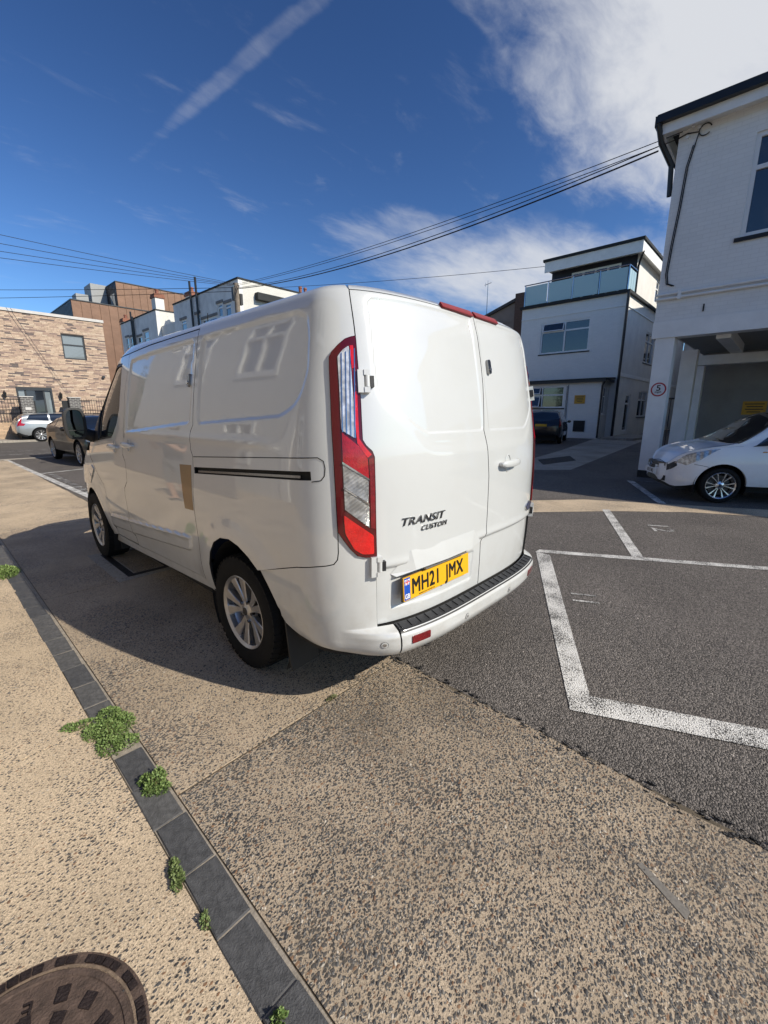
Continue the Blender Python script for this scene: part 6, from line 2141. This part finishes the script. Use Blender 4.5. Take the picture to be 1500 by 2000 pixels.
# leafy tree beyond the house, seen only mirrored in the van
TR = thing('leafy_tree', 'dark leafy tree left of the picture, mirrored in the van window', 'tree', (-7.5, 20.5, 0))
MB().tube([(-7.5, 20.5, 0), (-7.45, 20.5, 1.6), (-7.5, 20.6, 3.2)], [0.22, 0.17, 0.10], 10).tube([(-7.45, 20.5, 1.5), (-6.7, 20.0, 3.0)], [0.10, 0.04], 8).tube([(-7.45, 20.5, 1.7), (-8.3, 20.9, 3.2)], [0.10, 0.04], 8).build('trunk', 'pole_wood', TR, True)
weed_mat('tree_leaf', (0.020, 0.045, 0.012), (0.07, 0.12, 0.03))
rt_ = random.Random(3)
mb = MB()
for k in range(5200):
    c_ = rt_.choice(((-7.5, 20.5, 3.6, 1.9), (-6.6, 19.8, 3.0, 1.3), (-8.4, 21.0, 3.2, 1.4), (-7.2, 20.9, 4.9, 1.2), (-6.9, 20.8, 2.0, 1.1)))
    d_ = Vector((rt_.gauss(0, 1), rt_.gauss(0, 1), rt_.gauss(0, .8))).normalized() * (rt_.random() ** 0.4) * c_[3]
    p_ = Vector(c_[:3]) + d_
    u_ = Vector((rt_.gauss(0, 1), rt_.gauss(0, 1), rt_.gauss(0, 1))).normalized()
    w_ = u_.cross(Vector((rt_.gauss(0, 1), rt_.gauss(0, 1), rt_.gauss(0, 1)))).normalized()
    l_ = rt_.uniform(0.09, 0.17)
    mb.add([p_, p_ + u_ * l_ * .5 + w_ * l_ * .3, p_ + u_ * l_, p_ + u_ * l_ * .5 - w_ * l_ * .3], [(0, 1, 2, 3)])
mb.build('crown', 'tree_leaf', TR)

# PERSON on the pavement left of the picture, mirrored in the sliding door
simple('skin', (0.42, 0.24, 0.16), 0.55, var=0.08)
simple('navy_cloth', (0.020, 0.026, 0.042), 0.85, var=0.15, bump=0.3, bscale=90)
simple('grey_cloth', (0.085, 0.09, 0.10), 0.85, var=0.12, bump=0.3, bscale=90)
simple('shoe', (0.03, 0.03, 0.03), 0.6)
simple('hair', (0.04, 0.025, 0.015), 0.6, var=0.2, vscale=30)


def person(label, loc, rz):
    root = thing('person', label, 'person', loc, rz, world=False)
    J = {'pelvis': (0, 0, 0.95, .155, .11), 'waist': (0, 0, 1.10, .145, .10), 'chest': (0, 0.01, 1.32, .175, .115), 'neck0': (0, 0, 1.47, .075, .075), 'neck': (0, 0.015, 1.54, .055, .055),
         'head': (0, 0.03, 1.63, .078, .092), 'crown': (0, 0.02, 1.73, .062, .075)}
    for s, n in ((1, 'l'), (-1, 'r')):
        J.update({'sh' + n: (s * .17, 0, 1.43, .062, .062), 'el' + n: (s * .27, 0.06, 1.17, .043, .043), 'wr' + n: (s * .12, 0.30, 1.28, .030, .030), 'ha' + n: (s * .05, 0.36, 1.33, .036, .022),
                  'hi' + n: (s * .095, 0, 0.90, .10, .10), 'kn' + n: (s * .115, 0.02, 0.50, .060, .060), 'ca' + n: (s * .12, -0.015, 0.33, .054, .058), 'an' + n: (s * .125, 0, 0.09, .037, .040), 'to' + n: (s * .14, 0.15, 0.045, .045, .032)})
    E_ = [('pelvis', 'waist'), ('waist', 'chest'), ('chest', 'neck0'), ('neck0', 'neck'), ('neck', 'head'), ('head', 'crown')]
    for n in 'lr':
        E_ += [('chest', 'sh' + n), ('sh' + n, 'el' + n), ('el' + n, 'wr' + n), ('wr' + n, 'ha' + n), ('pelvis', 'hi' + n), ('hi' + n, 'kn' + n), ('kn' + n, 'ca' + n), ('ca' + n, 'an' + n), ('an' + n, 'to' + n)]
    ks = list(J)
    me = bpy.data.meshes.new('body')
    me.from_pydata([J[k][:3] for k in ks], [(ks.index(a), ks.index(b)) for a, b in E_], [])
    ob = bpy.data.objects.new('body_skeleton', me)
    COL.objects.link(ob)
    sk = ob.modifiers.new('skin', 'SKIN')
    for i, k in enumerate(ks):
        me.skin_vertices[0].data[i].radius = J[k][3:5]
        me.skin_vertices[0].data[i].use_root = (k == 'pelvis')
    ob.modifiers.new('sub', 'SUBSURF').levels = 2
    bpy.context.view_layer.update()
    bm_ = bpy.data.meshes.new_from_object(ob.evaluated_get(bpy.context.evaluated_depsgraph_get()))
    bpy.data.objects.remove(ob)
    for q_ in ('skin', 'navy_cloth', 'grey_cloth', 'shoe', 'hair'):
        bm_.materials.append(MATS[q_])
    for p_ in bm_.polygons:
        x_, y_, z_ = p_.center
        p_.use_smooth = True
        i_ = 0
        if z_ < 0.085:
            i_ = 3
        elif 0.48 < z_ < 0.98 and y_ < 0.2:
            i_ = 2
        elif z_ >= 0.98 and z_ < 1.50 and y_ < 0.12 and abs(x_) < 0.28 and not (abs(x_) > 0.22 and z_ < 1.22):
            i_ = 1
        elif z_ > 1.66 or (z_ > 1.58 and y_ < 0.0):
            i_ = 4
        p_.material_index = i_
    link('body', bm_, root)
    for s in (1, -1):
        for f_ in range(4):
            a_ = Vector((s * 0.045, 0.372, 1.315 + f_ * 0.018))
            MB().tube([a_, a_ + Vector((-s * 0.02, 0.03, 0.004)), a_ + Vector((-s * 0.045, 0.03, 0.006))], [0.009, 0.008, 0.006], 6).build('finger', 'skin', root, True)
        a_ = Vector((s * 0.04, 0.35, 1.36))
        MB().tube([a_, a_ + Vector((-s * 0.02, -0.012, 0.02)), a_ + Vector((-s * 0.035, -0.01, 0.03))], [0.010, 0.009, 0.007], 6).build('thumb', 'skin', root, True)
    for s in (1, -1):
        MB().lathe([(0.002, 0), (0.012, 0.004), (0.002, 0.008)], 8, 'y', (s * 0.032, 0.105, 1.645)).build('eye', 'shoe', root)
    MB().tube([(0, 0.112, 1.645), (0, 0.135, 1.61), (0, 0.112, 1.60)], [0.008, 0.014, 0.010], 6).build('nose', 'skin', root, True)
    MB().tube([(-0.025, 0.112, 1.575), (0, 0.120, 1.573), (0.025, 0.112, 1.575)], [0.004, 0.007, 0.004], 6).build('mouth', 'terracotta', root, True)
    for s in (1, -1):
        MB().tube([(s * 0.080, 0.02, 1.60), (s * 0.092, 0.015, 1.63), (s * 0.082, 0.02, 1.66)], [0.008, 0.012, 0.008], 6).build('ear', 'skin', root, True)
    return root


person('person in navy top and grey shorts standing on the pavement left of the picture', (-2.55, 5.75, 0), R(-115))

# ------------------------------------------------------------------ cars
paint_body('car_white', (0.82, 0.83, 0.84), 0.35, dirt=0.15)
paint_body('car_silver', (0.38, 0.40, 0.41), 0.30, 0.55, dirt=0.1)
paint_body('car_brown', (0.010, 0.008, 0.007), 0.45, 0.0, 0.55, dirt=0.0)
paint_body('car_black', (0.010, 0.010, 0.012), 0.30, 0.2, dirt=0.05)
paint_body('car_blue', (0.012, 0.035, 0.075), 0.30, 0.4, dirt=0.05)
glass_mat('car_glass', (0.010, 0.012, 0.014))
glass_mat('car_glass_teal', (0.06, 0.17, 0.19))
ribbed('head_lamp', (0.50, 0.51, 0.53), 60.0, 0.6, 0)
simple('amber', (0.55, 0.20, 0.01), 0.2, coat=1.0)


def car(name, label, loc, heading, K):
    """x forward. K: length, half width, sill height, tables of shoulder line, roof line, plan width"""
    root = thing(name, label, 'car', loc, heading, world=False)
    Lh = K['L'] / 2
    fs, fr_, fw, fb = hermite(*zip(*K['shoulder'])), hermite(*zip(*K['roof'])), hermite(*zip(*K['plan'])), hermite(*zip(*K['base']))
    wmax = K['w']
    wr_ = K.get('wroof', 0.70)
    Hc = K['H']
    GB_ = 1.7

    def F(x, b):
        x = np.asarray(x, float)
        t = np.asarray(b, float) / GB_
        sg = np.where(t > 1, -1.0, 1.0)
        t = np.where(t > 1, 2 - t, t)
        zs, zr, w, zb = fs(x), fr_(x), fw(x) * wmax, fb(x)
        zr = np.maximum(zr, zs + 0.055)
        g = np.clip((zr - zs - 0.055) / (Hc - 1.0), 0, 1)
        wt = w * (0.93 * (1 - g) + wr_ * g)
        zm = zb + (zs - zb) * 0.52
        ctrl = [(w * 0.93, zb), (w * 0.985, zb + (zs - zb) * .22), (w, zm), (w * 0.985, zb + (zs - zb) * .80), (w * 0.955, zs),
                (w * .955 + (wt - w * .955) * 0.55, zs + (zr - zs) * 0.45), (wt, zs + (zr - zs) * 0.86), (wt * 0.80, zr - 0.015 * (1 + g)), (wt * 0.42, zr), (0 * w, zr + 0.012)]
        n = len(ctrl)
        C_ = np.stack([np.stack(np.broadcast_arrays(a, c), -1) for a, c in ctrl], -2)
        u = np.clip(t, 0, 1) * (n - 1)
        i = np.clip(np.floor(u).astype(int), 0, n - 2)
        f = (u - i)[..., None]
        def pick(k):
            k2 = np.clip(k, 0, n - 1)
            q_ = np.take_along_axis(C_, k2[..., None, None].repeat(2, -1), -2)[..., 0, :]
            return q_
        p0, p1, p2, p3 = pick(i - 1), pick(i), pick(i + 1), pick(i + 2)
        # reflect at the centre line
        m = (i + 2 > n - 1)
        p3 = np.where(m[..., None], pick(np.full_like(i, n - 2)) * np.array([-1, 1]), p3)
        q_ = 0.5 * (2 * p1 + (p2 - p0) * f + (2 * p0 - 5 * p1 + 4 * p2 - p3) * f ** 2 + (3 * p1 - p0 - 3 * p2 + p3) * f ** 3)
        return np.stack([x + 0 * q_[..., 0], sg * q_[..., 0], q_[..., 1]], -1)

    def b_of_z(x, z, side):
        lo, hi = 0.0, 4.0 / 9 * GB_
        for _ in range(30):
            m = (lo + hi) / 2
            if F(np.array([x]), np.array([m]))[0, 2] < z:
                lo = m
            else:
                hi = m
        return m if side > 0 else 2 * GB_ - m
    wr, wc = K['wheel_r'], K['axles']
    ar = wr + 0.065
    zc = wr

    def edge(side):
        xs = [(-Lh, None)]
        out = []
        for xc in sorted(wc):
            a0 = math.asin(max(-1, min(1, (fb(xc) - zc) / ar)))
            for a in np.linspace(PI - max(a0, 0.0), max(a0, 0.0), 18):
                out.append((xc + ar * math.cos(a), zc + ar * math.sin(a)))
        pts = [(-Lh, 0.0 if side > 0 else 2 * GB_)]
        for x, z in out:
            zb = float(fb(x))
            pts.append((x, (b_of_z(x, z, side) if z > zb + 0.004 else (0.0 if side > 0 else 2 * GB_))))
        pts.append((Lh, 0.0 if side > 0 else 2 * GB_))
        return pts
    outl = edge(1) + edge(-1)[::-1]
    ctr = (0, 0, 0.6)
    body = patch('body', F, outl, K['paint'], root, h=0.07, flange=0.05, centre=ctr)
    # end caps
    for e_, nm in ((Lh, 'front_panel'), (-Lh, 'rear_panel')):
        P_ = F(np.full(41, e_), np.linspace(0, 2 * GB_, 41))
        c_ = P_.mean(0)
        mb = MB()
        n = len(P_)
        bul = 0.09 if e_ > 0 else -0.04
        ring2 = c_ + (P_ - c_) * 0.86 + np.array([bul * .8, 0, 0])
        ring3 = c_ + (P_ - c_) * 0.5 + np.array([bul * 1.1, 0, 0])
        mb.add(np.concatenate([P_, ring2, ring3, [c_ + np.array([bul * 1.15, 0, 0])]]).tolist(),
               [(i, (i + 1) % n, n + (i + 1) % n, n + i) for i in range(n)] + [(n + i, n + (i + 1) % n, 2 * n + (i + 1) % n, 2 * n + i) for i in range(n)] + [(2 * n + i, 2 * n + (i + 1) % n, 3 * n) for i in range(n)])
        mb.build(nm, K['paint'], root, True)
    box('underbody', (-Lh * .93, -wmax * .72, 0.18), (Lh * .93, wmax * .72, 0.45), 'gap_dark', root)
    for xc in wc:
        for sd in (1, -1):
            mb = MB()
            pr = [(xc + (ar + 0.02) * math.cos(a), zc + (ar + 0.02) * math.sin(a)) for a in np.linspace(-0.4, PI + 0.4, 22)]
            n = len(pr)
            mb.add([(x, sd * wmax * .93, z) for x, z in pr] + [(x, sd * wmax * .58, z) for x, z in pr] + [(xc, sd * wmax * .58, zc)], [(i, i + 1, n + i + 1, n + i) for i in range(n - 1)] + [(n + i, n + i + 1, 2 * n) for i in range(n - 1)])
            mb.build('wheel_arch_liner', 'gap_dark', root)
            wheel('wheel', root, (xc, sd * (wmax * .985 - 0.10), wr), sd, wr, 0.195, wr * K.get('rimf', .68), K.get('spokes', 10), False, K.get('rim_mat', 'alloy'), K.get('twin', True), 'y', K.get('sw', 1.0))
    tb = lambda k: k / 9 * GB_
    zone = K['glass']            # side glass: list of outlines (x, knot)
    for poly in zone:
        for sd in (1, -1):
            pl = [(x, tb(k) if sd > 0 else 2 * GB_ - tb(k)) for x, k in poly]
            patch('side_window', F, rounded(pl, 0.05, 4), K.get('gmat', 'car_glass'), root, h=0.06, off=0.004, flange=0.004, centre=ctr)
    for nm, (x0b, x0t) in (('windscreen', K['screen']), ('rear_window', K['rear'])):
        k0, k1 = (6.2, 6.6)
        pl = [(x0b, tb(5.7)), (x0t, tb(6.7)), (x0t + (0.02 if x0t < 0 else -0.02), GB_), (x0t, 2 * GB_ - tb(6.7)), (x0b, 2 * GB_ - tb(5.7)), (x0b + (0.10 if nm == 'windscreen' else -0.08), GB_)]
        patch(nm, F, pl, K.get('gmat', 'car_glass'), root, h=0.06, off=0.004, flange=0.004, centre=ctr)
    for nm, poly, mt, of in K['patches']:
        for sd in (1, -1):
            pl = [(x, tb(k) if sd > 0 else 2 * GB_ - tb(k)) for x, k in poly]
            patch(nm, F, rounded(pl, 0.02, 3), mt, root, h=0.05, off=of, flange=of + 0.006, centre=ctr)
    for poly, w_ in K.get('seams', ()):
        pts = dens([(x, tb(k)) for x, k in poly], 0.05, False)
        patch('panel_seam', F, ribbon(pts, w_), 'gap_dark', root, h=0.03, off=0.0015, flange=0, centre=ctr)
        patch('panel_seam', F, ribbon(pts * np.array([1, -1]) + np.array([0, 2 * GB_]), w_), 'gap_dark', root, h=0.03, off=0.0015, flange=0, centre=ctr)
    for sd in (1, -1):
        mx, my, mz = K['mirror'][0], sd * (wmax + 0.09), K['mirror'][1]
        mb = MB()
        n = 14
        S_ = []
        for xx, k in ((-0.05, .8), (-0.04, 1.0), (0.03, .95), (0.07, .6), (0.085, .1)):
            S_ += [(mx + xx, my + 0.095 * k * math.cos(a), mz + 0.065 * k * math.sin(a)) for a in np.linspace(0, 2 * PI, n, endpoint=False)]
        mb.add(S_, [(i * n + k, i * n + (k + 1) % n, (i + 1) * n + (k + 1) % n, (i + 1) * n + k) for i in range(4) for k in range(n)] + [tuple(range(n))])
        mb.tube([(mx + 0.02, sd * (wmax - 0.06), mz - 0.05), (mx + 0.01, my - sd * 0.05, mz - 0.02)], 0.025, 8)
        mb.build('wing_mirror', K.get('mirror_mat', K['paint']), root, True)
    return root, F, tb, GB_


# white hatchback, nose left, in the shade of the carport
hx, hy = -0.470, 0.883
ang = math.atan2(hy, hx)
KW = dict(L=3.60, w=0.80, H=1.54, paint='car_white', wheel_r=0.295, axles=(1.09, -1.335), rimf=0.72, spokes=12, twin=True, sw=0.42, rim_mat='alloy_bright', wroof=0.72,
          shoulder=[(-1.80, 0.80), (-1.72, 0.93), (-1.2, 0.985), (0.0, 0.955), (0.80, 0.93), (1.10, 0.905), (1.45, 0.83), (1.68, 0.72), (1.80, 0.56)],
          roof=[(-1.80, 0.86), (-1.70, 1.16), (-1.45, 1.44), (-0.9, 1.515), (-0.2, 1.54), (0.25, 1.47), (0.62, 1.20), (0.95, 1.00), (1.10, 0.96), (1.5, 0.86), (1.80, 0.60)],
          plan=[(-1.80, 0.80), (-1.70, 0.92), (-1.3, 0.985), (0, 1.0), (1.1, 0.995), (1.45, 0.93), (1.65, 0.80), (1.76, 0.64), (1.80, 0.50)],
          base=[(-1.80, 0.36), (-1.5, 0.24), (1.4, 0.22), (1.70, 0.22), (1.80, 0.28)],
          glass=[[(-0.22, 4.15), (0.72, 4.15), (0.30, 5.9), (-0.05, 6.15), (-0.22, 6.2)], [(-0.30, 4.15), (-1.10, 4.25), (-1.20, 5.9), (-0.30, 6.2)]],
          screen=(0.93, 0.22), rear=(-1.70, -1.45),
          patches=[('headlight', [(1.735, 3.55), (1.60, 2.62), (1.42, 3.0), (1.16, 4.05), (1.30, 4.15), (1.60, 4.35)], 'head_lamp', 0.004),
                   ('fog_lamp', [(1.70, 1.05), (1.62, 1.0), (1.60, 1.6), (1.68, 1.75)], 'car_white', 0.010),
                   ('side_repeater', [(0.60, 3.35), (0.53, 3.35), (0.52, 3.5), (0.59, 3.5)], 'amber', 0.004),
                   ('door_handle', [(-0.10, 3.55), (0.08, 3.52), (0.08, 3.70), (-0.10, 3.72)], 'car_white', 0.022),
                   ('tail_light', [(-1.78, 3.0), (-1.60, 3.2), (-1.58, 4.6), (-1.72, 4.6)], 'red_lens', 0.004),
                   ('mirror_base', [(0.74, 4.1), (0.45, 4.15), (0.52, 4.8)], 'black_plastic', 0.007)],
          seams=[([(0.46, 4.0), (0.44, 2.5), (0.42, 1.2), (0.30, 0.6), (-0.2, 0.55)], 0.008), ([(-0.26, 4.1), (-0.27, 1.2), (-0.35, 0.6)], 0.008),
                 ([(0.86, 4.25), (1.10, 4.55), (1.45, 4.6), (1.62, 4.5)], 0.007), ([(1.30, 2.2), (1.50, 2.6)], 0.006)],
          mirror=(0.45, 1.02))
simple('alloy_bright', (0.70, 0.70, 0.70), 0.25, metal=0.9)
# front wheel meets the ground at (6.95, -0.45)
cxw, cyw = 6.95 - hx * 1.09 + hy * 0.70, -0.45 - hy * 1.09 - hx * 0.70
root, Fw, tbw, GBw = car('hatchback', 'small white hatchback parked in front of the carport pillar', (cxw, cyw, 0), ang, KW)
ctr = (0, 0, 0.6)
patch('grille', Fw, [(1.795, tbw(2.7)), (1.70, tbw(2.9)), (1.72, tbw(3.8)), (1.79, tbw(4.6)), (1.79, 2 * GBw - tbw(4.6)), (1.72, 2 * GBw - tbw(3.8)), (1.70, 2 * GBw - tbw(2.9)), (1.795, 2 * GBw - tbw(2.7))], 'black_plastic', root, h=0.04, off=0.003, flange=0.005, centre=ctr)
mb = MB()
mb.prism([(1.81, -0.38, 0.50), (1.885, -0.27, 0.50), (1.920, 0, 0.50), (1.885, 0.27, 0.50), (1.81, 0.38, 0.50)], (0, 0, 0.12))
mb.build('upper_grille', 'black_plastic', root)
for zz in (0.525, 0.565, 0.600):
    MB().prism([(1.81, -0.385, zz), (1.891, -0.275, zz), (1.927, 0, zz), (1.891, 0.275, zz), (1.81, 0.385, zz)], (0, 0, 0.008)).build('grille_bar', 'chrome', root)
MB().tube([(1.90, 0, 0.56), (1.935, 0, 0.56)], 0.045, 16).build('badge', 'chrome', root)
MB().prism([(1.80, -0.42, 0.30), (1.880, -0.28, 0.30), (1.912, 0, 0.30), (1.880, 0.28, 0.30), (1.80, 0.42, 0.30)], (0, 0, 0.09)).build('lower_grille', 'black_plastic', root)
pl_ = box('number_plate', (1.895, -0.26, 0.395), (1.925, 0.26, 0.498), 'sign_white', root)
me = text_mesh('characters', 'EK15 HKJ', 0.085, 0.001, 0.9, 1.0, 'CENTER', 0.001)
xform(me, (1.9262, 0, 0.418), (0, 1, 0), (0, 0, 1), (1, 0, 0))
link('characters', me, pl_, 'plate_black')

# silver estate across the street
KS = dict(L=4.80, w=0.93, H=1.47, paint='car_silver', wheel_r=0.34, axles=(1.42, -1.45), rimf=0.70, spokes=10, wroof=0.70,
          shoulder=[(-2.40, 0.80), (-2.30, 0.96), (-1.5, 0.99), (0.6, 0.95), (1.2, 0.92), (1.9, 0.82), (2.25, 0.72), (2.40, 0.58)],
          roof=[(-2.40, 0.86), (-2.28, 1.12), (-2.02, 1.38), (-1.4, 1.45), (-0.3, 1.47), (0.3, 1.42), (0.9, 1.12), (1.15, 0.99), (1.9, 0.88), (2.40, 0.62)],
          plan=[(-2.40, 0.84), (-2.28, 0.93), (-1.6, 1.0), (1.2, 1.0), (1.9, 0.94), (2.25, 0.80), (2.40, 0.60)],
          base=[(-2.40, 0.42), (-2.1, 0.26), (2.0, 0.22), (2.40, 0.32)],
          glass=[[(0.05, 4.2), (0.92, 4.2), (0.40, 5.9), (0.05, 6.2)], [(-0.03, 4.2), (-0.95, 4.25), (-0.95, 6.2), (-0.03, 6.2)], [(-1.03, 4.3), (-1.95, 4.7), (-1.75, 6.1), (-1.03, 6.2)]],
          screen=(1.12, 0.30), rear=(-2.26, -2.04),
          patches=[('tail_light', [(-2.37, 2.9), (-2.10, 2.9), (-2.02, 3.5), (-2.18, 3.9), (-2.10, 5.6), (-2.17, 5.9), (-2.29, 4.2)], 'red_lens', 0.006),
                   ('rear_valance', [(-2.39, 0.1), (-2.0, 0.1), (-2.0, 0.6), (-2.39, 0.9)], 'black_plastic', 0.004),
                   ('headlight', [(2.30, 3.2), (2.05, 3.2), (1.85, 4.0), (2.15, 4.2)], 'head_lamp', 0.004)],
          seams=[([(0.0, 4.1), (0.0, 1.0), (-0.1, 0.4)], 0.012), ([(-1.0, 4.1), (-1.1, 2.4)], 0.012)],
          mirror=(0.75, 1.02))
car('estate_car', 'silver estate car parked along the far kerb by the brick building', (3.75, 28.3, 0.0), 0.0, KS)

# blue car ahead of it
KB = dict(KS, paint='car_blue', gmat='car_glass_teal')
car('parked_car', 'dark blue car parked ahead of the silver estate, seen past the van mirror', (9.3, 28.3, 0.0), 0.0, KB)

# dark brown fastback parked in a bay beyond the van
KD = dict(L=4.70, w=0.92, H=1.42, paint='car_brown', wheel_r=0.34, axles=(1.42, -1.42), rimf=0.76, spokes=10, wroof=0.68,
          shoulder=[(-2.35, 0.80), (-2.28, 0.98), (-1.5, 1.02), (0.6, 0.96), (1.2, 0.93), (1.9, 0.83), (2.22, 0.72), (2.35, 0.58)],
          roof=[(-2.35, 0.86), (-2.25, 1.05), (-1.7, 1.17), (-1.0, 1.36), (-0.3, 1.42), (0.3, 1.37), (0.9, 1.10), (1.15, 1.0), (1.9, 0.88), (2.35, 0.62)],
          plan=[(-2.35, 0.80), (-2.22, 0.92), (-1.6, 1.0), (1.2, 1.0), (1.9, 0.94), (2.2, 0.80), (2.35, 0.60)],
          base=[(-2.35, 0.42), (-2.1, 0.26), (2.0, 0.20), (2.35, 0.30)],
          glass=[[(0.05, 4.2), (0.92, 4.2), (0.40, 5.9), (0.05, 6.2)], [(-0.03, 4.2), (-0.90, 4.25), (-0.90, 6.15), (-0.03, 6.2)], [(-0.97, 4.3), (-1.55, 4.6), (-1.20, 5.9), (-0.97, 6.1)]],
          screen=(1.12, 0.30), rear=(-1.85, -0.95),
          patches=[('tail_light', [(-2.34, 3.4), (-2.05, 3.6), (-2.03, 4.1), (-2.30, 4.2)], 'red_lens', 0.004),
                   ('headlight', [(2.24, 3.2), (2.0, 3.2), (1.82, 4.0), (2.1, 4.2)], 'head_lamp', 0.004)],
          seams=[([(0.0, 4.1), (0.0, 1.0), (-0.1, 0.4)], 0.010), ([(-0.95, 4.1), (-1.05, 2.4)], 0.010)],
          mirror=(0.75, 1.02))
car('fastback_car', 'dark brown fastback car parked in a bay beyond the van mirror', (1.78, 14.9, 0.0), R(-88), KD)

# black car in the deep shade by the balcony house
KK = dict(KS, L=4.4, H=1.60, paint='car_black',
          shoulder=[(-2.20, 0.85), (-2.10, 1.02), (-1.5, 1.05), (0.6, 1.0), (1.2, 0.95), (1.9, 0.85), (2.20, 0.60)],
          roof=[(-2.20, 0.90), (-2.08, 1.22), (-1.85, 1.50), (-1.2, 1.58), (-0.3, 1.60), (0.3, 1.54), (0.9, 1.20), (1.15, 1.04), (1.9, 0.90), (2.20, 0.65)],
          plan=[(-2.20, 0.86), (-2.08, 0.95), (-1.6, 1.0), (1.2, 1.0), (1.9, 0.94), (2.20, 0.62)],
          base=[(-2.20, 0.40), (-1.9, 0.28), (1.9, 0.24), (2.20, 0.34)], axles=(1.30, -1.30),
          rear=(-2.07, -1.86), screen=(1.12, 0.30),
          glass=[[(0.05, 4.2), (0.92, 4.2), (0.40, 5.9), (0.05, 6.2)], [(-0.03, 4.2), (-0.95, 4.25), (-0.95, 6.2), (-0.03, 6.2)], [(-1.03, 4.3), (-1.75, 4.6), (-1.60, 6.1), (-1.03, 6.2)]],
          patches=[('tail_light', [(-2.18, 3.0), (-1.95, 3.0), (-1.90, 3.6), (-1.98, 5.4), (-2.09, 5.4), (-2.12, 4.2)], 'red_lens', 0.006)])
rk, Fk, tbk, GBk = car('black_car', 'black car parked tail-out in the shade by the balcony house', (20.3, 8.07, 0.0), R(16), KK)
box('number_plate', (-2.262, -0.26, 0.84), (-2.240, 0.26, 0.95), 'plate_yellow', rk)
box('rear_reflector', (-2.262, 0.62, 0.52), (-2.21, 0.78, 0.57), 'red_lens_bright', rk)

for o in bpy.data.objects:
    if o.get('_world'):
        del o['_world']
